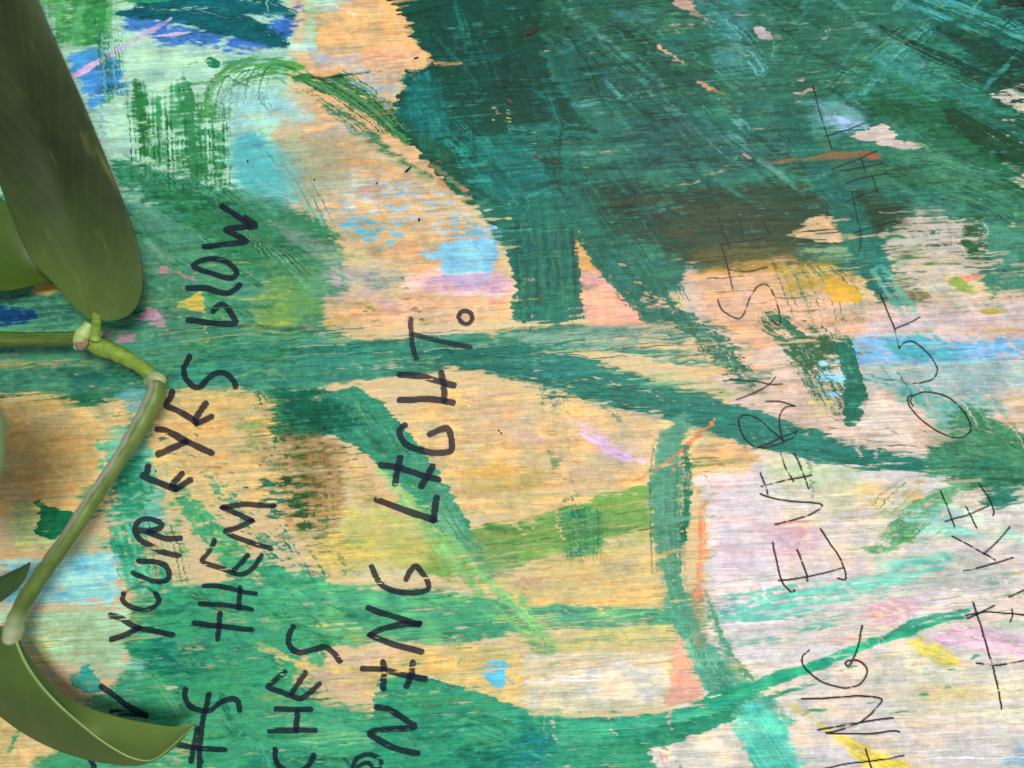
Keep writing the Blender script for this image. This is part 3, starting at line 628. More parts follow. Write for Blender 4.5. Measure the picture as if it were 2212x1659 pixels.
P([(1690, 1130), (1740, 1120), (1800, 1180), (1720, 1210), (1670, 1190)], (220, 178, 176), load=0.5)
P([(1710, 1165), (1732, 1160), (1740, 1180), (1715, 1184)], (216, 190, 110), load=0.6)

# ================= tan area in the middle =================
P([(980, 830), (1060, 845), (1200, 852), (1330, 885), (1440, 905), (1540, 930), (1640, 975), (1600, 1040), (1420, 1100), (1200, 1110), (1000, 1120), (920, 1000), (860, 920)], (226, 190, 132), (222, 178, 116), load=0.96)
P([(1000, 850), (1106, 850), (1160, 880), (1060, 900), (980, 890)], (214, 178, 160), load=0.4, kn=0.9)
P([(1200, 900), (1250, 905), (1310, 935), (1360, 975), (1420, 990), (1380, 1005), (1330, 995), (1270, 960)], (206, 164, 200), (200, 172, 188), load=0.72, ang=25, rag=8, part=('paint_stroke', 'faint lilac stroke on the bare wood'))
P([(1106, 970), (1180, 960), (1260, 960), (1310, 980), (1260, 1000), (1160, 1000)], (206, 188, 108), load=0.6, rag=10)
P([(1000, 1000), (1090, 985), (1170, 1010), (1200, 1060), (1080, 1080), (1000, 1060)], (218, 178, 88), (212, 164, 84), load=0.72, rag=12)
P([(1060, 990), (1120, 990), (1110, 1050), (1060, 1050)], (220, 168, 90), load=0.4)
P([(1280, 860), (1420, 895), (1440, 940), (1360, 940), (1260, 895)], (150, 160, 146), (196, 170, 140), load=0.42, kg=1.0, rag=18)
S([(1185, 850), (1192, 930), (1204, 1000), (1236, 1090)], [50, 40, 36, 50], (62, 124, 110), (72, 130, 110), load=0.36, kb=1.1, kn=0.8, bw=2.2)
S([(1212, 860), (1222, 940), (1230, 1010)], 30, (70, 130, 116), load=0.34, kb=1.1, kn=0.7)
P([(1181, 972), (1200, 976), (1216, 980), (1208, 1000), (1192, 1012), (1188, 990)], (34, 132, 94), load=0.8, f=2)
P([(1160, 838), (1220, 850), (1240, 870), (1170, 866)], (60, 126, 104), load=0.55, rag=12)
P([(1125, 866), (1150, 862), (1160, 876), (1130, 880)], (136, 160, 158), load=0.8)
# leaf green band
P([(940, 1150), (1010, 1140), (1106, 1126), (1160, 1112), (1210, 1096), (1270, 1080), (1330, 1060), (1400, 1045), (1410, 1110), (1400, 1140), (1330, 1160), (1250, 1190), (1180, 1205), (1100, 1232), (1000, 1240), (900, 1240)], (112, 160, 80), (100, 148, 76), load=0.92, ang=-10, kg=0.9, f=6, rag=10, part=('paint_stroke', 'leaf green stroke under the bare wood'))
P([(1180, 1180), (1300, 1165), (1420, 1130), (1440, 1180), (1320, 1210), (1180, 1240)], (196, 180, 116), (160, 168, 100), load=0.7, kg=1.0, rag=18)
S([(1318, 1062), (1370, 1040), (1410, 1015), (1450, 985), (1500, 950), (1545, 906)], [3, 7, 8, 7, 14, 6], (228, 134, 82), (222, 146, 96), load=0.74, rag=4, f=2, part=('paint_stroke', 'thin orange stroke rising to the right'))
S([(1310, 1070), (1360, 1048), (1412, 1022)], 5, (106, 138, 60), load=0.6)
P([(1205, 1098), (1250, 1090), (1290, 1092), (1300, 1140), (1304, 1180), (1286, 1205), (1240, 1222), (1222, 1200), (1212, 1150)], (62, 142, 92), (74, 148, 80), load=0.8, ang=88, bw=2.2, kb=1.0, f=4, rag=3, part=('paint_stroke', 'short emerald block over the leaf green stroke'))
S([(1250, 1110), (1262, 1160), (1258, 1215)], [40, 46, 36], (46, 138, 96), load=0.6, kb=1.1, bw=2.2)
# the upright grey-green column
S([(1470, 920), (1450, 960), (1440, 1020), (1436, 1090), (1445, 1160), (1450, 1240), (1462, 1310)], [50, 70, 76, 78, 76, 64, 66], (88, 146, 114), (80, 136, 116), load=0.94, bw=3, bl=200, rag=4, part=('paint_stroke', 'upright grey green stroke right of the middle'))
S([(1482, 965), (1484, 1040), (1480, 1110), (1476, 1160)], [20, 24, 24, 20], (44, 130, 98), load=0.8, bw=2.4)
P([(1476, 1000), (1500, 998), (1498, 1024), (1478, 1022)], (108, 170, 184), load=0.6)
P([(1440, 1150), (1460, 1140), (1478, 1160), (1470, 1166)], (204, 176, 120), load=0.6)
P([(1436, 1180), (1490, 1172), (1500, 1200), (1450, 1215)], (180, 184, 164), load=0.5)
P([(1500, 960), (1560, 940), (1640, 975), (1650, 1000), (1560, 1020), (1500, 1010)], (222, 172, 118), (216, 164, 112), load=0.9)
P([(1490, 985), (1560, 988), (1640, 995), (1560, 1012), (1480, 1018)], (130, 150, 84), load=0.5, kg=1.0, rag=18)
P([(1500, 1030), (1560, 1020), (1640, 1010), (1680, 1040), (1700, 1120), (1700, 1245), (1660, 1300), (1540, 1280), (1535, 1120)], (220, 202, 194), (220, 192, 186), load=0.92, f=8, rag=9)
P([(1500, 1050), (1560, 1050), (1580, 1080), (1520, 1090)], (216, 172, 110), load=0.6)
S([(1520, 1095), (1520, 1150), (1516, 1220), (1512, 1300)], [30, 32, 30, 26], (236, 158, 110), (232, 176, 136), load=0.75, kb=0.9, rag=6, part=('paint_stroke', 'upright orange stroke beside the grey green one'))
P([(1610, 1120), (1700, 1110), (1720, 1160), (1640, 1180)], (224, 180, 178), load=0.6)
P([(1608, 1016), (1650, 1012), (1652, 1026), (1615, 1024)], (206, 196, 110), load=0.5)

# ================= lower middle =================
P([(1000, 1240), (1106, 1235), (1250, 1200), (1420, 1170), (1450, 1310), (1400, 1330), (1160, 1330), (1040, 1300)], (216, 188, 120), (214, 176, 110), load=0.9, kg=0.9)
P([(1106, 1240), (1180, 1240), (1190, 1270), (1110, 1280)], (220, 176, 140), load=0.7)
P([(990, 1300), (1106, 1310), (1200, 1305), (1330, 1312), (1460, 1318), (1470, 1345), (1340, 1365), (1200, 1360), (1100, 1370), (990, 1350)], (88, 166, 122), (104, 170, 118), load=0.94, kg=0.9, f=5, rag=12, part=('paint_stroke', 'mint green band crossing the lower middle'))
P([(1190, 1340), (1300, 1335), (1440, 1332), (1468, 1360), (1400, 1385), (1240, 1380), (1180, 1365)], (224, 202, 124), (200, 196, 110), load=0.66, kg=1.1, rag=18, kb=0.2)
P([(1180, 1360), (1330, 1368), (1470, 1372), (1460, 1400), (1300, 1410), (1180, 1400)], (218, 196, 124), (190, 186, 110), load=0.7, kg=1.0, rag=14)
S([(1200, 1378), (1300, 1382), (1380, 1398), (1470, 1396)], [6, 8, 5, 3], (74, 160, 124), load=0.7)
S([(1190, 1370), (1330, 1366), (1460, 1360)], 5, (90, 166, 118), load=0.6)
P([(1106, 1410), (1240, 1400), (1440, 1400), (1450, 1450), (1440, 1530), (1300, 1545), (1180, 1540), (1120, 1500)], (222, 202, 162), (218, 194, 150), load=0.92)
P([(1230, 1430), (1340, 1415), (1440, 1430), (1440, 1510), (1330, 1525), (1240, 1500)], (220, 206, 188), (214, 196, 172), load=0.8)
P([(1130, 1470), (1190, 1460), (1280, 1445), (1400, 1425), (1390, 1440), (1300, 1465), (1200, 1490)], (240, 234, 232), (230, 214, 206), load=0.66, kg=1.0, rag=14, part=('paint_stroke', 'whitish streak on the pale ground'))
P([(1106, 1440), (1160, 1450), (1190, 1460), (1130, 1470)], (216, 180, 96), load=0.7)
P([(1140, 1490), (1200, 1500), (1240, 1530), (1160, 1530)], (206, 180, 110), load=0.5)
P(ell(1396, 1445, 10, 6), (226, 176, 182), load=0.7)
P([(1466, 1374), (1476, 1376), (1480, 1400), (1494, 1420), (1506, 1450), (1516, 1495), (1505, 1518), (1470, 1526), (1430, 1528), (1444, 1490), (1452, 1450), (1454, 1410)], (234, 170, 140), (230, 162, 128), load=0.94, f=3, rag=5, part=('paint_patch', 'salmon triangle beside the grey green stroke'))
S([(1462, 1300), (1478, 1340), (1500, 1390), (1530, 1440), (1580, 1490), (1640, 1530), (1690, 1560)], [66, 64, 70, 90, 90, 80, 60], (86, 158, 124), (98, 168, 144), load=0.93, bw=3, bl=200, rag=5, part=('paint_stroke', 'grey green stroke bending to the lower right'))
P([(1474, 1280), (1520, 1270), (1540, 1330), (1530, 1400), (1500, 1400), (1480, 1350)], (120, 134, 104), (134, 138, 110), load=0.75)
S([(1520, 1280), (1545, 1340), (1590, 1430), (1640, 1480)], [24, 30, 34, 28], (80, 158, 120), load=0.75, kb=0.9)
P([(1490, 1250), (1530, 1245), (1535, 1290), (1500, 1295)], (232, 150, 100), load=0.6, rag=8)
P([(1560, 1390), (1600, 1440), (1570, 1440), (1545, 1400)], (206, 206, 184), load=0.45)
P([(1540, 1290), (1620, 1285), (1700, 1300), (1700, 1400), (1640, 1440), (1590, 1420), (1560, 1360)], (222, 208, 208), (210, 200, 196), load=0.9, kg=0.9)
P([(1540, 1310), (1640, 1295), (1760, 1285), (1860, 1270), (1900, 1245), (1990, 1240), (1960, 1280), (1850, 1310), (1740, 1345), (1600, 1370), (1550, 1340)], (104, 182, 166), (120, 186, 170), load=0.46, kg=1.1, kb=1.0, sp=0.3, ang=-9, rag=16)
P([(1660, 1310), (1740, 1295), (1760, 1330), (1680, 1350)], (96, 180, 162), load=0.5, kg=1.0, ang=-9, rag=12)
P([(1560, 1440), (1640, 1430), (1660, 1450), (1600, 1470)], (206, 190, 110), load=0.5)

# ================= lower right =================
P([(1840, 1310), (1900, 1290), (2000, 1290), (1990, 1330), (1900, 1350)], (222, 182, 184), load=0.6, ang=-12)
P([(1960, 1245), (2060, 1235), (2212, 1250), (2212, 1300), (2100, 1290), (2000, 1290)], (166, 168, 170), (176, 178, 172), load=0.7, rag=12)
P([(1930, 1275), (2030, 1270), (2120, 1290), (2060, 1310), (1960, 1310)], (224, 190, 190), (206, 196, 186), load=0.55)
P([(2060, 1245), (2212, 1235), (2212, 1262), (2120, 1260)], (110, 170, 140), load=0.5, rag=16)
P([(2160, 1290), (2212, 1276), (2240, 1290), (2180, 1296)], (60, 150, 100), load=0.7)
P([(1990, 1390), (2060, 1350), (2130, 1345), (2212, 1380), (2640, 1420), (2640, 1560), (2212, 1420), (2120, 1410)], (224, 178, 178), (216, 180, 180), load=0.82, ang=12, rag=6, part=('paint_patch', 'pink patch at the lower right edge'))
P([(2060, 1350), (2100, 1345), (2090, 1390), (2060, 1390)], (188, 168, 204), load=0.5)
P([(2096, 1336), (2212, 1330), (2220, 1370), (2150, 1360)], (178, 206, 160), load=0.75)
P([(2190, 1296), (2240, 1290), (2240, 1320), (2200, 1315)], (228, 168, 190), load=0.7)
P([(1850, 1440), (1960, 1385), (2070, 1420), (2200, 1450), (2212, 1560), (2000, 1560), (1880, 1500)], (220, 206, 158), (216, 200, 168), load=0.72, rag=12)
P([(1950, 1380), (2000, 1372), (2040, 1390), (2076, 1420), (2040, 1440), (1990, 1415)], (218, 194, 100), (216, 186, 84), load=0.8, ang=20, rag=5, part=('paint_dab', 'yellow dab left of the crossed thin line'))
P([(2030, 1430), (2130, 1430), (2160, 1460), (2060, 1450)], (214, 194, 104), load=0.5, rag=14)
S([(1540, 1512), (1620, 1488), (1690, 1462), (1760, 1440), (1830, 1410), (1885, 1388), (1960, 1366), (2040, 1340), (2092, 1330)], [40, 34, 30, 26, 24, 24, 20, 16, 8], (44, 160, 122), (52, 156, 112), load=0.96, rag=6, bw=2.6, part=('paint_stroke', 'emerald stroke rising to the right through the thin lettering'))
S([(1900, 1385), (1960, 1352), (2030, 1330), (2090, 1318)], [10, 18, 14, 16], (64, 158, 130), load=0.75, rag=6)
S([(1930, 1340), (1980, 1328), (2000, 1332)], [3, 7, 3], (64, 156, 126), load=0.7)
S([(1680, 1500), (1740, 1480), (1790, 1462), (1840, 1440)], [14, 14, 10, 5], (66, 164, 128), load=0.7, rag=8)
S([(1740, 1475), (1800, 1466), (1850, 1430)], [8, 8, 6], (120, 190, 140), load=0.45)
P([(1690, 1440), (1800, 1440), (1840, 1460), (1720, 1470)], (200, 200, 160), load=0.4)
P([(1600, 1500), (1660, 1520), (1700, 1560), (1722, 1610), (1760, 1680), (1820, 1760), (1640, 1760), (1610, 1640), (1580, 1580)], (84, 192, 166), (98, 196, 172), load=0.95, ang=55, rag=5, part=('paint_patch', 'turquoise patch at the bottom edge'))
P([(1664, 1530), (1710, 1512), (1730, 1530), (1690, 1560)], (200, 206, 196), load=0.5, ang=-20)
P([(1700, 1512), (1724, 1520), (1760, 1550), (1800, 1572), (1860, 1600), (1950, 1640), (2000, 1680), (1900, 1720), (1840, 1640), (1790, 1590), (1740, 1555)], (232, 200, 84), (226, 192, 96), load=0.88, ang=28, rag=5, part=('paint_stroke', 'yellow stroke slanting to the bottom edge'))
P([(1726, 1535), (1800, 1530), (1790, 1542), (1740, 1546)], (110, 184, 100), load=0.6, ang=-12)
P([(1840, 1600), (1880, 1640), (1860, 1700), (1760, 1700), (1740, 1620)], (224, 212, 206), load=0.8)
P([(1840, 1640), (1880, 1650), (1880, 1680), (1840, 1680)], (226, 190, 196), load=0.6)
P([(2160, 1610), (2212, 1590), (2640, 1600), (2640, 1760), (2160, 1720)], (118, 168, 184), (132, 176, 176), load=0.75, rag=14)
P([(2120, 1640), (2180, 1620), (2200, 1660), (2140, 1680)], (150, 186, 170), load=0.4)
S([(2002, 1637), (2060, 1637), (2130, 1638), (2220, 1632)], [4, 5, 4, 3], (238, 236, 236), load=0.75, f=1, part=('paint_stroke', 'thin broken white line at the lower right'))
for sx, sy, rx, aa in [(2062, 1447, 14, -5), (2048, 1486, 12, -20), (1940, 1541, 26, -6), (1766, 1535, 22, -8), (2110, 1420, 14, -8), (2120, 1402, 12, -8), (1880, 1516, 10, 0), (2124, 1457, 10, -12)]:
    P(ell(sx, sy, rx, 4, aa), (84, 176, 134), load=0.6, f=2, rag=7)
for sx, sy, rx in [(1710, 1520, 20), (1900, 1560, 40), (2000, 1530, 46), (2100, 1560, 50), (1960, 1480, 30)]:
    P(ell(sx, sy, rx, 9), (224, 214, 214), load=0.4, f=4, rag=12)
# ================= lower left: greens over bare ply =================
P([(-420, 840), (200, 850), (420, 830), (560, 840), (640, 940), (600, 1080), (480, 1100), (300, 1120), (-420, 1100)], (228, 190, 126), (222, 180, 112), load=0.96)
P([(-60, 776), (60, 772), (200, 782), (140, 792), (20, 800)], (214, 172, 100), load=0.55, kg=1.0, rag=20)
P([(-60, 850), (100, 838), (240, 832), (300, 846), (250, 880), (150, 866), (40, 866), (-60, 870)], (64, 118, 80), (50, 106, 72), load=0.55, kg=1.1, rag=22)
P([(0, 866), (40, 868), (62, 874), (30, 878)], (36, 108, 80), load=0.8, rag=10)
P([(128, 846), (200, 838), (240, 850), (210, 880), (168, 890), (140, 872)], (36, 104, 72), (44, 116, 84), load=0.8, rag=10)
P([(170, 880), (240, 878), (290, 900), (260, 930), (200, 920)], (70, 140, 96), load=0.36, rag=14)
P([(250, 850), (320, 830), (350, 850), (330, 900), (290, 920), (270, 900), (262, 870)], (98, 164, 168), (88, 152, 150), load=0.85, rag=10, part=('paint_patch', 'grey blue patch behind the hanging stem'))
P([(222, 945), (260, 910), (320, 905), (335, 960), (350, 1010), (362, 1060), (366, 1150), (300, 1180), (250, 1140), (235, 1060), (222, 990)], (110, 184, 156), (92, 170, 140), load=0.88, rag=10)
P([(250, 905), (300, 905), (290, 935), (256, 930)], (40, 140, 100), load=0.6)
P([(230, 985), (300, 975), (330, 990), (345, 1040), (330, 1090), (290, 1140), (300, 1200), (260, 1220), (220, 1190), (230, 1120), (236, 1040)], (44, 146, 104), (36, 134, 100), load=0.8, rag=10, sp=0.3)
P([(290, 1010), (350, 990), (366, 1040), (350, 1060), (300, 1060)], (120, 194, 164), load=0.5, ang=80)
P([(150, 1046), (166, 1036), (200, 1040), (215, 1060), (240, 1080), (230, 1120), (170, 1130), (154, 1100)], (40, 142, 96), (60, 150, 100), load=0.66, rag=10, sp=0.34)
P([(30, 1078), (70, 1070), (110, 1085), (150, 1104), (150, 1160), (120, 1190), (40, 1190), (10, 1150)], (206, 208, 136), (198, 200, 120), load=0.88)
P([(73, 1080), (88, 1078), (104, 1090), (130, 1100), (160, 1106), (150, 1140), (110, 1166), (84, 1160), (72, 1150), (82, 1120), (84, 1100)], (30, 120, 76), (24, 106, 70), load=0.92, f=2, rag=5, part=('paint_stroke', 'dark green dab left of the hanging stem'))
P([(68, 1172), (100, 1175), (100, 1190), (80, 1186)], (40, 126, 90), load=0.5)
P([(380, 1060), (420, 1060), (470, 1100), (500, 1170), (540, 1220), (560, 1260), (500, 1240), (440, 1180), (400, 1110)], (62, 150, 98), (72, 156, 92), load=0.66, ang=50, sp=0.34, rag=8)
P([(376, 1060), (410, 1070), (400, 1150), (410, 1200), (370, 1190), (362, 1110)], (86, 162, 92), load=0.66, rag=10)
P([(225, 1160), (300, 1150), (340, 1190), (380, 1240), (400, 1300), (300, 1290), (250, 1240)], (52, 162, 118), (60, 168, 130), load=0.86, rag=8, ang=75)
P([(330, 1190), (366, 1180), (400, 1240), (430, 1290), (400, 1280), (350, 1230)], (206, 196, 124), load=0.45, ang=60, rag=8)
P([(140, 1150), (220, 1140), (240, 1200), (160, 1220)], (184, 206, 150), load=0.6)
P([(0, 1208), (90, 1200), (200, 1190), (262, 1200), (262, 1300), (160, 1310), (0, 1312)], (128, 210, 214), (150, 214, 204), load=0.9, rag=8, part=('paint_patch', 'pale cyan patch behind the hanging stem'))
P([(0, 1215), (50, 1212), (60, 1240), (0, 1240)], (60, 180, 196), load=0.6)
P([(-30, 1316), (110, 1312), (270, 1305), (290, 1330), (280, 1440), (220, 1455), (110, 1430), (40, 1380)], (172, 204, 150), (164, 204, 166), load=0.93, kg=0.5, part=('paint_patch', 'pale sage patch behind the hanging stem'))
P([(30, 1340), (70, 1325), (110, 1340), (112, 1400), (100, 1450), (60, 1450), (40, 1400)], (224, 196, 120), (210, 200, 120), load=0.6, rag=12, kg=1.0)
P([(130, 1440), (240, 1420), (300, 1440), (280, 1470), (200, 1480), (140, 1470)], (160, 212, 184), load=0.7)
# green block under the first lines of writing
P([(270, 1290), (340, 1262), (420, 1250), (553, 1250), (640, 1300), (660, 1400), (640, 1480), (720, 1510), (800, 1530), (1040, 1600), (1040, 1760), (100, 1760), (120, 1600), (160, 1540), (230, 1480), (270, 1440), (262, 1390), (280, 1340)], (62, 158, 112), (50, 146, 106), load=0.96, kg=0.7)
P([(268, 1360), (300, 1345), (360, 1350), (390, 1400), (380, 1460), (330, 1470), (290, 1440), (262, 1400)], (26, 124, 98), (34, 132, 98), load=0.8, rag=8)
P([(340, 1420), (420, 1400), (440, 1470), (380, 1500)], (34, 132, 104), load=0.5)
P([(270, 1300), (340, 1290), (340, 1340), (290, 1350)], (180, 210, 150), load=0.4, rag=8)
P([(390, 1252), (440, 1262), (470, 1290), (500, 1330), (560, 1400), (540, 1420), (490, 1350), (440, 1300)], (24, 124, 104), (30, 120, 92), load=0.7, ang=50, rag=6, part=('paint_stroke', 'dark teal streak under the word on the second line'))
P([(372, 1248), (410, 1252), (432, 1290), (470, 1320), (440, 1300), (400, 1276)], (220, 200, 130), load=0.62, rag=9, sp=0.34)
P([(440, 1320), (500, 1310), (520, 1340), (440, 1345)], (226, 190, 120), load=0.3, kg=1.1, rag=16)
P([(150, 1455), (180, 1438), (200, 1424), (196, 1440), (216, 1460), (226, 1490), (190, 1500), (150, 1480)], (48, 160, 124), (60, 150, 150), load=0.85, f=3, rag=5, part=('paint_dab', 'small teal dab above the curled leaf'))
P([(150, 1500), (240, 1490), (300, 1500), (280, 1540), (180, 1530)], (110, 184, 146), load=0.6)
P([(260, 1430), (310, 1420), (330, 1480), (280, 1490)], (140, 210, 180), load=0.5)
P([(360, 1500), (400, 1490), (420, 1560), (380, 1560)], (24, 112, 84), load=0.55)
P([(480, 1500), (560, 1490), (560, 1580), (500, 1580)], (78, 168, 110), load=0.5)
P([(354, 1482), (372, 1482), (384, 1488), (364, 1492)], (226, 214, 170), load=0.8, f=2)
P([(370, 1600), (420, 1590), (440, 1620), (380, 1659)], (226, 196, 120), load=0.45, rag=12)
P([(330, 1620), (390, 1610), (400, 1690), (330, 1690)], (180, 210, 160), load=0.45)
P([(-420, 1530), (0, 1530), (60, 1590), (110, 1612), (140, 1640), (80, 1660), (60, 1760), (-420, 1760)], (228, 190, 120), (220, 184, 130), load=0.95)
S([(42, 1570), (30, 1600), (16, 1625)], [12, 16, 8], (62, 158, 104), load=0.8)
S([(60, 1612), (110, 1608)], 7, (80, 166, 110), load=0.55)
P([(58, 1655), (90, 1630), (140, 1622), (200, 1630), (200, 1760), (40, 1760)], (76, 166, 112), load=0.9)
P([(150, 1650), (176, 1640), (180, 1690), (150, 1690)], (224, 206, 110), load=0.5)
P([(520, 1640), (600, 1600), (700, 1620), (700, 1760), (520, 1760)], (48, 148, 108), load=0.7)
# big diagonal green blob, centre left
P([(553, 840), (640, 832), (740, 840), (830, 860), (800, 900), (740, 940), (700, 960), (620, 970), (590, 930), (560, 880)], (54, 122, 86), (44, 112, 80), load=0.9, rag=14)
P([(553, 840), (590, 850), (600, 940), (620, 1100), (560, 1060), (540, 940)], (206, 166, 110), (180, 160, 100), load=0.7, rag=12)
P([(595, 940), (640, 925), (700, 935), (750, 960), (760, 1080), (740, 1180), (660, 1190), (600, 1120), (590, 1020)], (196, 152, 100), (176, 140, 90), load=0.85, rag=8)
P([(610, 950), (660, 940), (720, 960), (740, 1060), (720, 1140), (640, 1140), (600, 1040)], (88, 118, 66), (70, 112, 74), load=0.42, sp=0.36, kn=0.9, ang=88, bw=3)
P([(560, 990), (600, 990), (620, 1080), (620, 1180), (580, 1190), (556, 1100)], (60, 130, 106), load=0.3, sp=0.36, kn=1.0)
P([(700, 958), (740, 960), (800, 1000), (850, 1060), (880, 1110), (900, 1180), (820, 1180), (780, 1100), (752, 1020)], (218, 172, 118), (206, 166, 110), load=0.85, rag=8)
P([(740, 1000), (790, 1010), (830, 1080), (800, 1110), (760, 1070)], (150, 160, 90), load=0.4)
P([(740, 835), (800, 850), (845, 892), (880, 935), (920, 980), (950, 1020), (975, 1060), (1000, 1100), (1025, 1150), (1010, 1180), (950, 1150), (915, 1110), (880, 1070), (836, 1030), (800, 992), (752, 958), (690, 930), (660, 890)], (58, 142, 108), (48, 130, 104), load=0.95, ang=45, rag=5, f=4, part=('paint_stroke', 'green stroke slanting behind the marker lettering'))
P([(600, 840), (680, 836), (760, 860), (790, 920), (730, 950), (650, 930), (600, 890)], (28, 108, 84), (24, 98, 76), load=0.85, rag=10)
P([(930, 1040), (980, 1060), (1020, 1130), (1040, 1200), (980, 1200), (930, 1110)], (126, 180, 128), (116, 172, 110), load=0.72, ang=55, rag=8)
P([(860, 1060), (920, 1090), (980, 1160), (1010, 1240), (960, 1240), (900, 1160)], (134, 178, 110), (110, 168, 92), load=0.55, ang=55, sp=0.34)
P([(740, 1100), (840, 1080), (900, 1140), (930, 1200), (860, 1260), (760, 1250), (700, 1180)], (208, 196, 106), (200, 184, 96), load=0.8, rag=10)
P([(640, 1150), (740, 1140), (800, 1200), (790, 1260), (680, 1240)], (212, 178, 110), (206, 176, 96), load=0.75)
P([(706, 1100), (742, 1094), (740, 1112), (712, 1112)], (150, 176, 70), load=0.6, rag=8)
S([(780, 1060), (820, 1100), (860, 1140)], [16, 18, 12], (134, 178, 72), load=0.75)
S([(720, 1130), (790, 1126), (810, 1134)], 14, (130, 176, 70), load=0.6)
S([(850, 1110), (880, 1130)], 8, (134, 176, 80), load=0.7)
P([(720, 1160), (790, 1155), (800, 1180), (740, 1185)], (116, 172, 80), load=0.45, rag=12)
P([(720, 1215), (780, 1210), (820, 1235), (740, 1240)], (130, 184, 84), load=0.6, rag=10)
P([(760, 1230), (870, 1215), (940, 1235), (900, 1250), (790, 1262)], (222, 204, 176), load=0.6, rag=12)
P([(930, 1190), (980, 1190), (990, 1260), (960, 1280)], (104, 178, 92), load=0.6)
P([(1010, 1150), (1106, 1140), (1106, 1200), (1030, 1210)], (150, 172, 92), load=0.6, kg=1.0)
P([(1020, 1190), (1106, 1190), (1106, 1260), (1020, 1250)], (164, 172, 130), load=0.6, kg=1.0)
for k in range(10):
    S([(560 + 14 * k, 1090 + 5 * k), (600 + 16 * k, 1160 + 6 * k), (640 + 15 * k, 1240)], 9, (52, 140, 112), load=0.26, kb=1.2, kn=0.8, sp=0.32)
P([(553, 1180), (580, 1190), (620, 1220), (700, 1240), (720, 1280), (600, 1290), (540, 1250)], (46, 158, 116), (60, 164, 124), load=0.9, rag=8)
# lower band, then the pink / tan wedge
P([(553, 1248), (700, 1250), (860, 1262), (960, 1262), (1106, 1290), (1120, 1370), (1000, 1400), (860, 1400), (700, 1400), (600, 1380), (553, 1330)], (72, 158, 112), (84, 164, 110), load=0.95, kg=0.7)
P([(553, 1250), (600, 1248), (640, 1300), (660, 1350), (600, 1330)], (44, 148, 108), load=0.75, ang=50)
P([(960, 1250), (1080, 1250), (1106, 1290), (1000, 1300)], (210, 176, 124), (150, 180, 120), load=0.6, kg=1.0, rag=14)
P([(553, 1330), (640, 1330), (760, 1345), (760, 1370), (620, 1372), (553, 1378)], (130, 186, 146), (216, 196, 130), load=0.5, kg=1.1, rag=16)
P([(650, 1370), (730, 1375), (735, 1410), (680, 1420), (650, 1395)], (40, 148, 96), load=0.8, rag=9)
P([(740, 1360), (860, 1370), (860, 1385), (760, 1390)], (212, 186, 110), load=0.4, kg=1.1, rag=16)
P([(553, 1388), (590, 1395), (640, 1425), (740, 1435), (790, 1440), (830, 1410), (930, 1390), (1040, 1392), (1120, 1410), (1130, 1540), (1060, 1505), (960, 1472), (880, 1452), (860, 1470), (810, 1490), (800, 1505), (740, 1490), (690, 1478), (660, 1460), (640, 1440), (600, 1425)], (228, 192, 122), (220, 182, 108), load=0.95, f=4, rag=7, part=('bare_wood', 'wedge of bare tan wood behind the lowest lines of writing'))
P([(640, 1430), (740, 1405), (860, 1400), (880, 1425), (780, 1440), (690, 1440)], (224, 184, 144), (222, 176, 150), load=0.75, rag=12)
P([(670, 1445), (730, 1440), (790, 1465), (808, 1480), (790, 1492), (730, 1484)], (228, 184, 164), load=0.75)
S([(745, 1485), (790, 1500), (800, 1504)], 5, (226, 180, 140))
S([(806, 1494), (830, 1498)], 5, (226, 184, 150))
P([(640, 1460), (648, 1440), (680, 1455), (720, 1478), (690, 1480)], (60, 156, 108), load=0.35)
P([(930, 1370), (1000, 1380), (1106, 1400), (1080, 1420), (980, 1410)], (150, 176, 104), load=0.5, kg=1.1, rag=14)
P([(1120, 1250), (1150, 1290), (1170, 1350), (1200, 1400), (1210, 1440), (1180, 1430), (1130, 1370), (1106, 1310)], (104, 174, 112), (120, 176, 108), load=0.85, ang=60, rag=8)
P([(553, 1480), (640, 1475), (700, 1490), (800, 1510), (880, 1530), (760, 1540), (620, 1530), (553, 1540)], (84, 158, 108), (96, 164, 116), load=0.7)
P([(620, 1560), (760, 1565), (860, 1600), (760, 1620), (640, 1610)], (104, 172, 134), (120, 176, 120), load=0.6, kg=0.9)
P([(770, 1580), (786, 1578), (790, 1588), (772, 1590)], (226, 202, 150), load=0.7)
P([(560, 1500), (700, 1505), (690, 1520), (560, 1520)], (150, 166, 90), load=0.3, kg=1.1)
# bottom teal field
P([(840, 1452), (920, 1462), (1000, 1482), (1060, 1505), (1106, 1518), (1140, 1538), (1200, 1548), (1300, 1548), (1400, 1540), (1470, 1530), (1530, 1505), (1600, 1480), (1670, 1455), (1640, 1500), (1590, 1530), (1580, 1560), (1560, 1568), (1520, 1582), (1440, 1612), (1410, 1622), (1430, 1680), (1450, 1760), (900, 1760), (820, 1640), (800, 1540)], (54, 152, 112), (46, 142, 108), load=0.96, f=3, rag=8, kg=0.7, part=('paint_stroke', 'broad emerald stroke along the bottom'))
P([(1106, 1570), (1200, 1580), (1200, 1680), (1060, 1690), (1060, 1620)], (24, 128, 128), (34, 136, 122), load=0.65)
P([(1300, 1550), (1440, 1545), (1520, 1530), (1540, 1560), (1440, 1600), (1330, 1600)], (34, 140, 112), load=0.7)
P([(1400, 1540), (1500, 1535), (1520, 1570), (1430, 1590)], (60, 138, 108), load=0.5)
P([(840, 1470), (960, 1490), (1060, 1530), (1040, 1560), (900, 1540)], (90, 158, 88), load=0.45)
P([(1000, 1610), (1106, 1590), (1120, 1680), (1000, 1690)], (28, 134, 108), load=0.6)
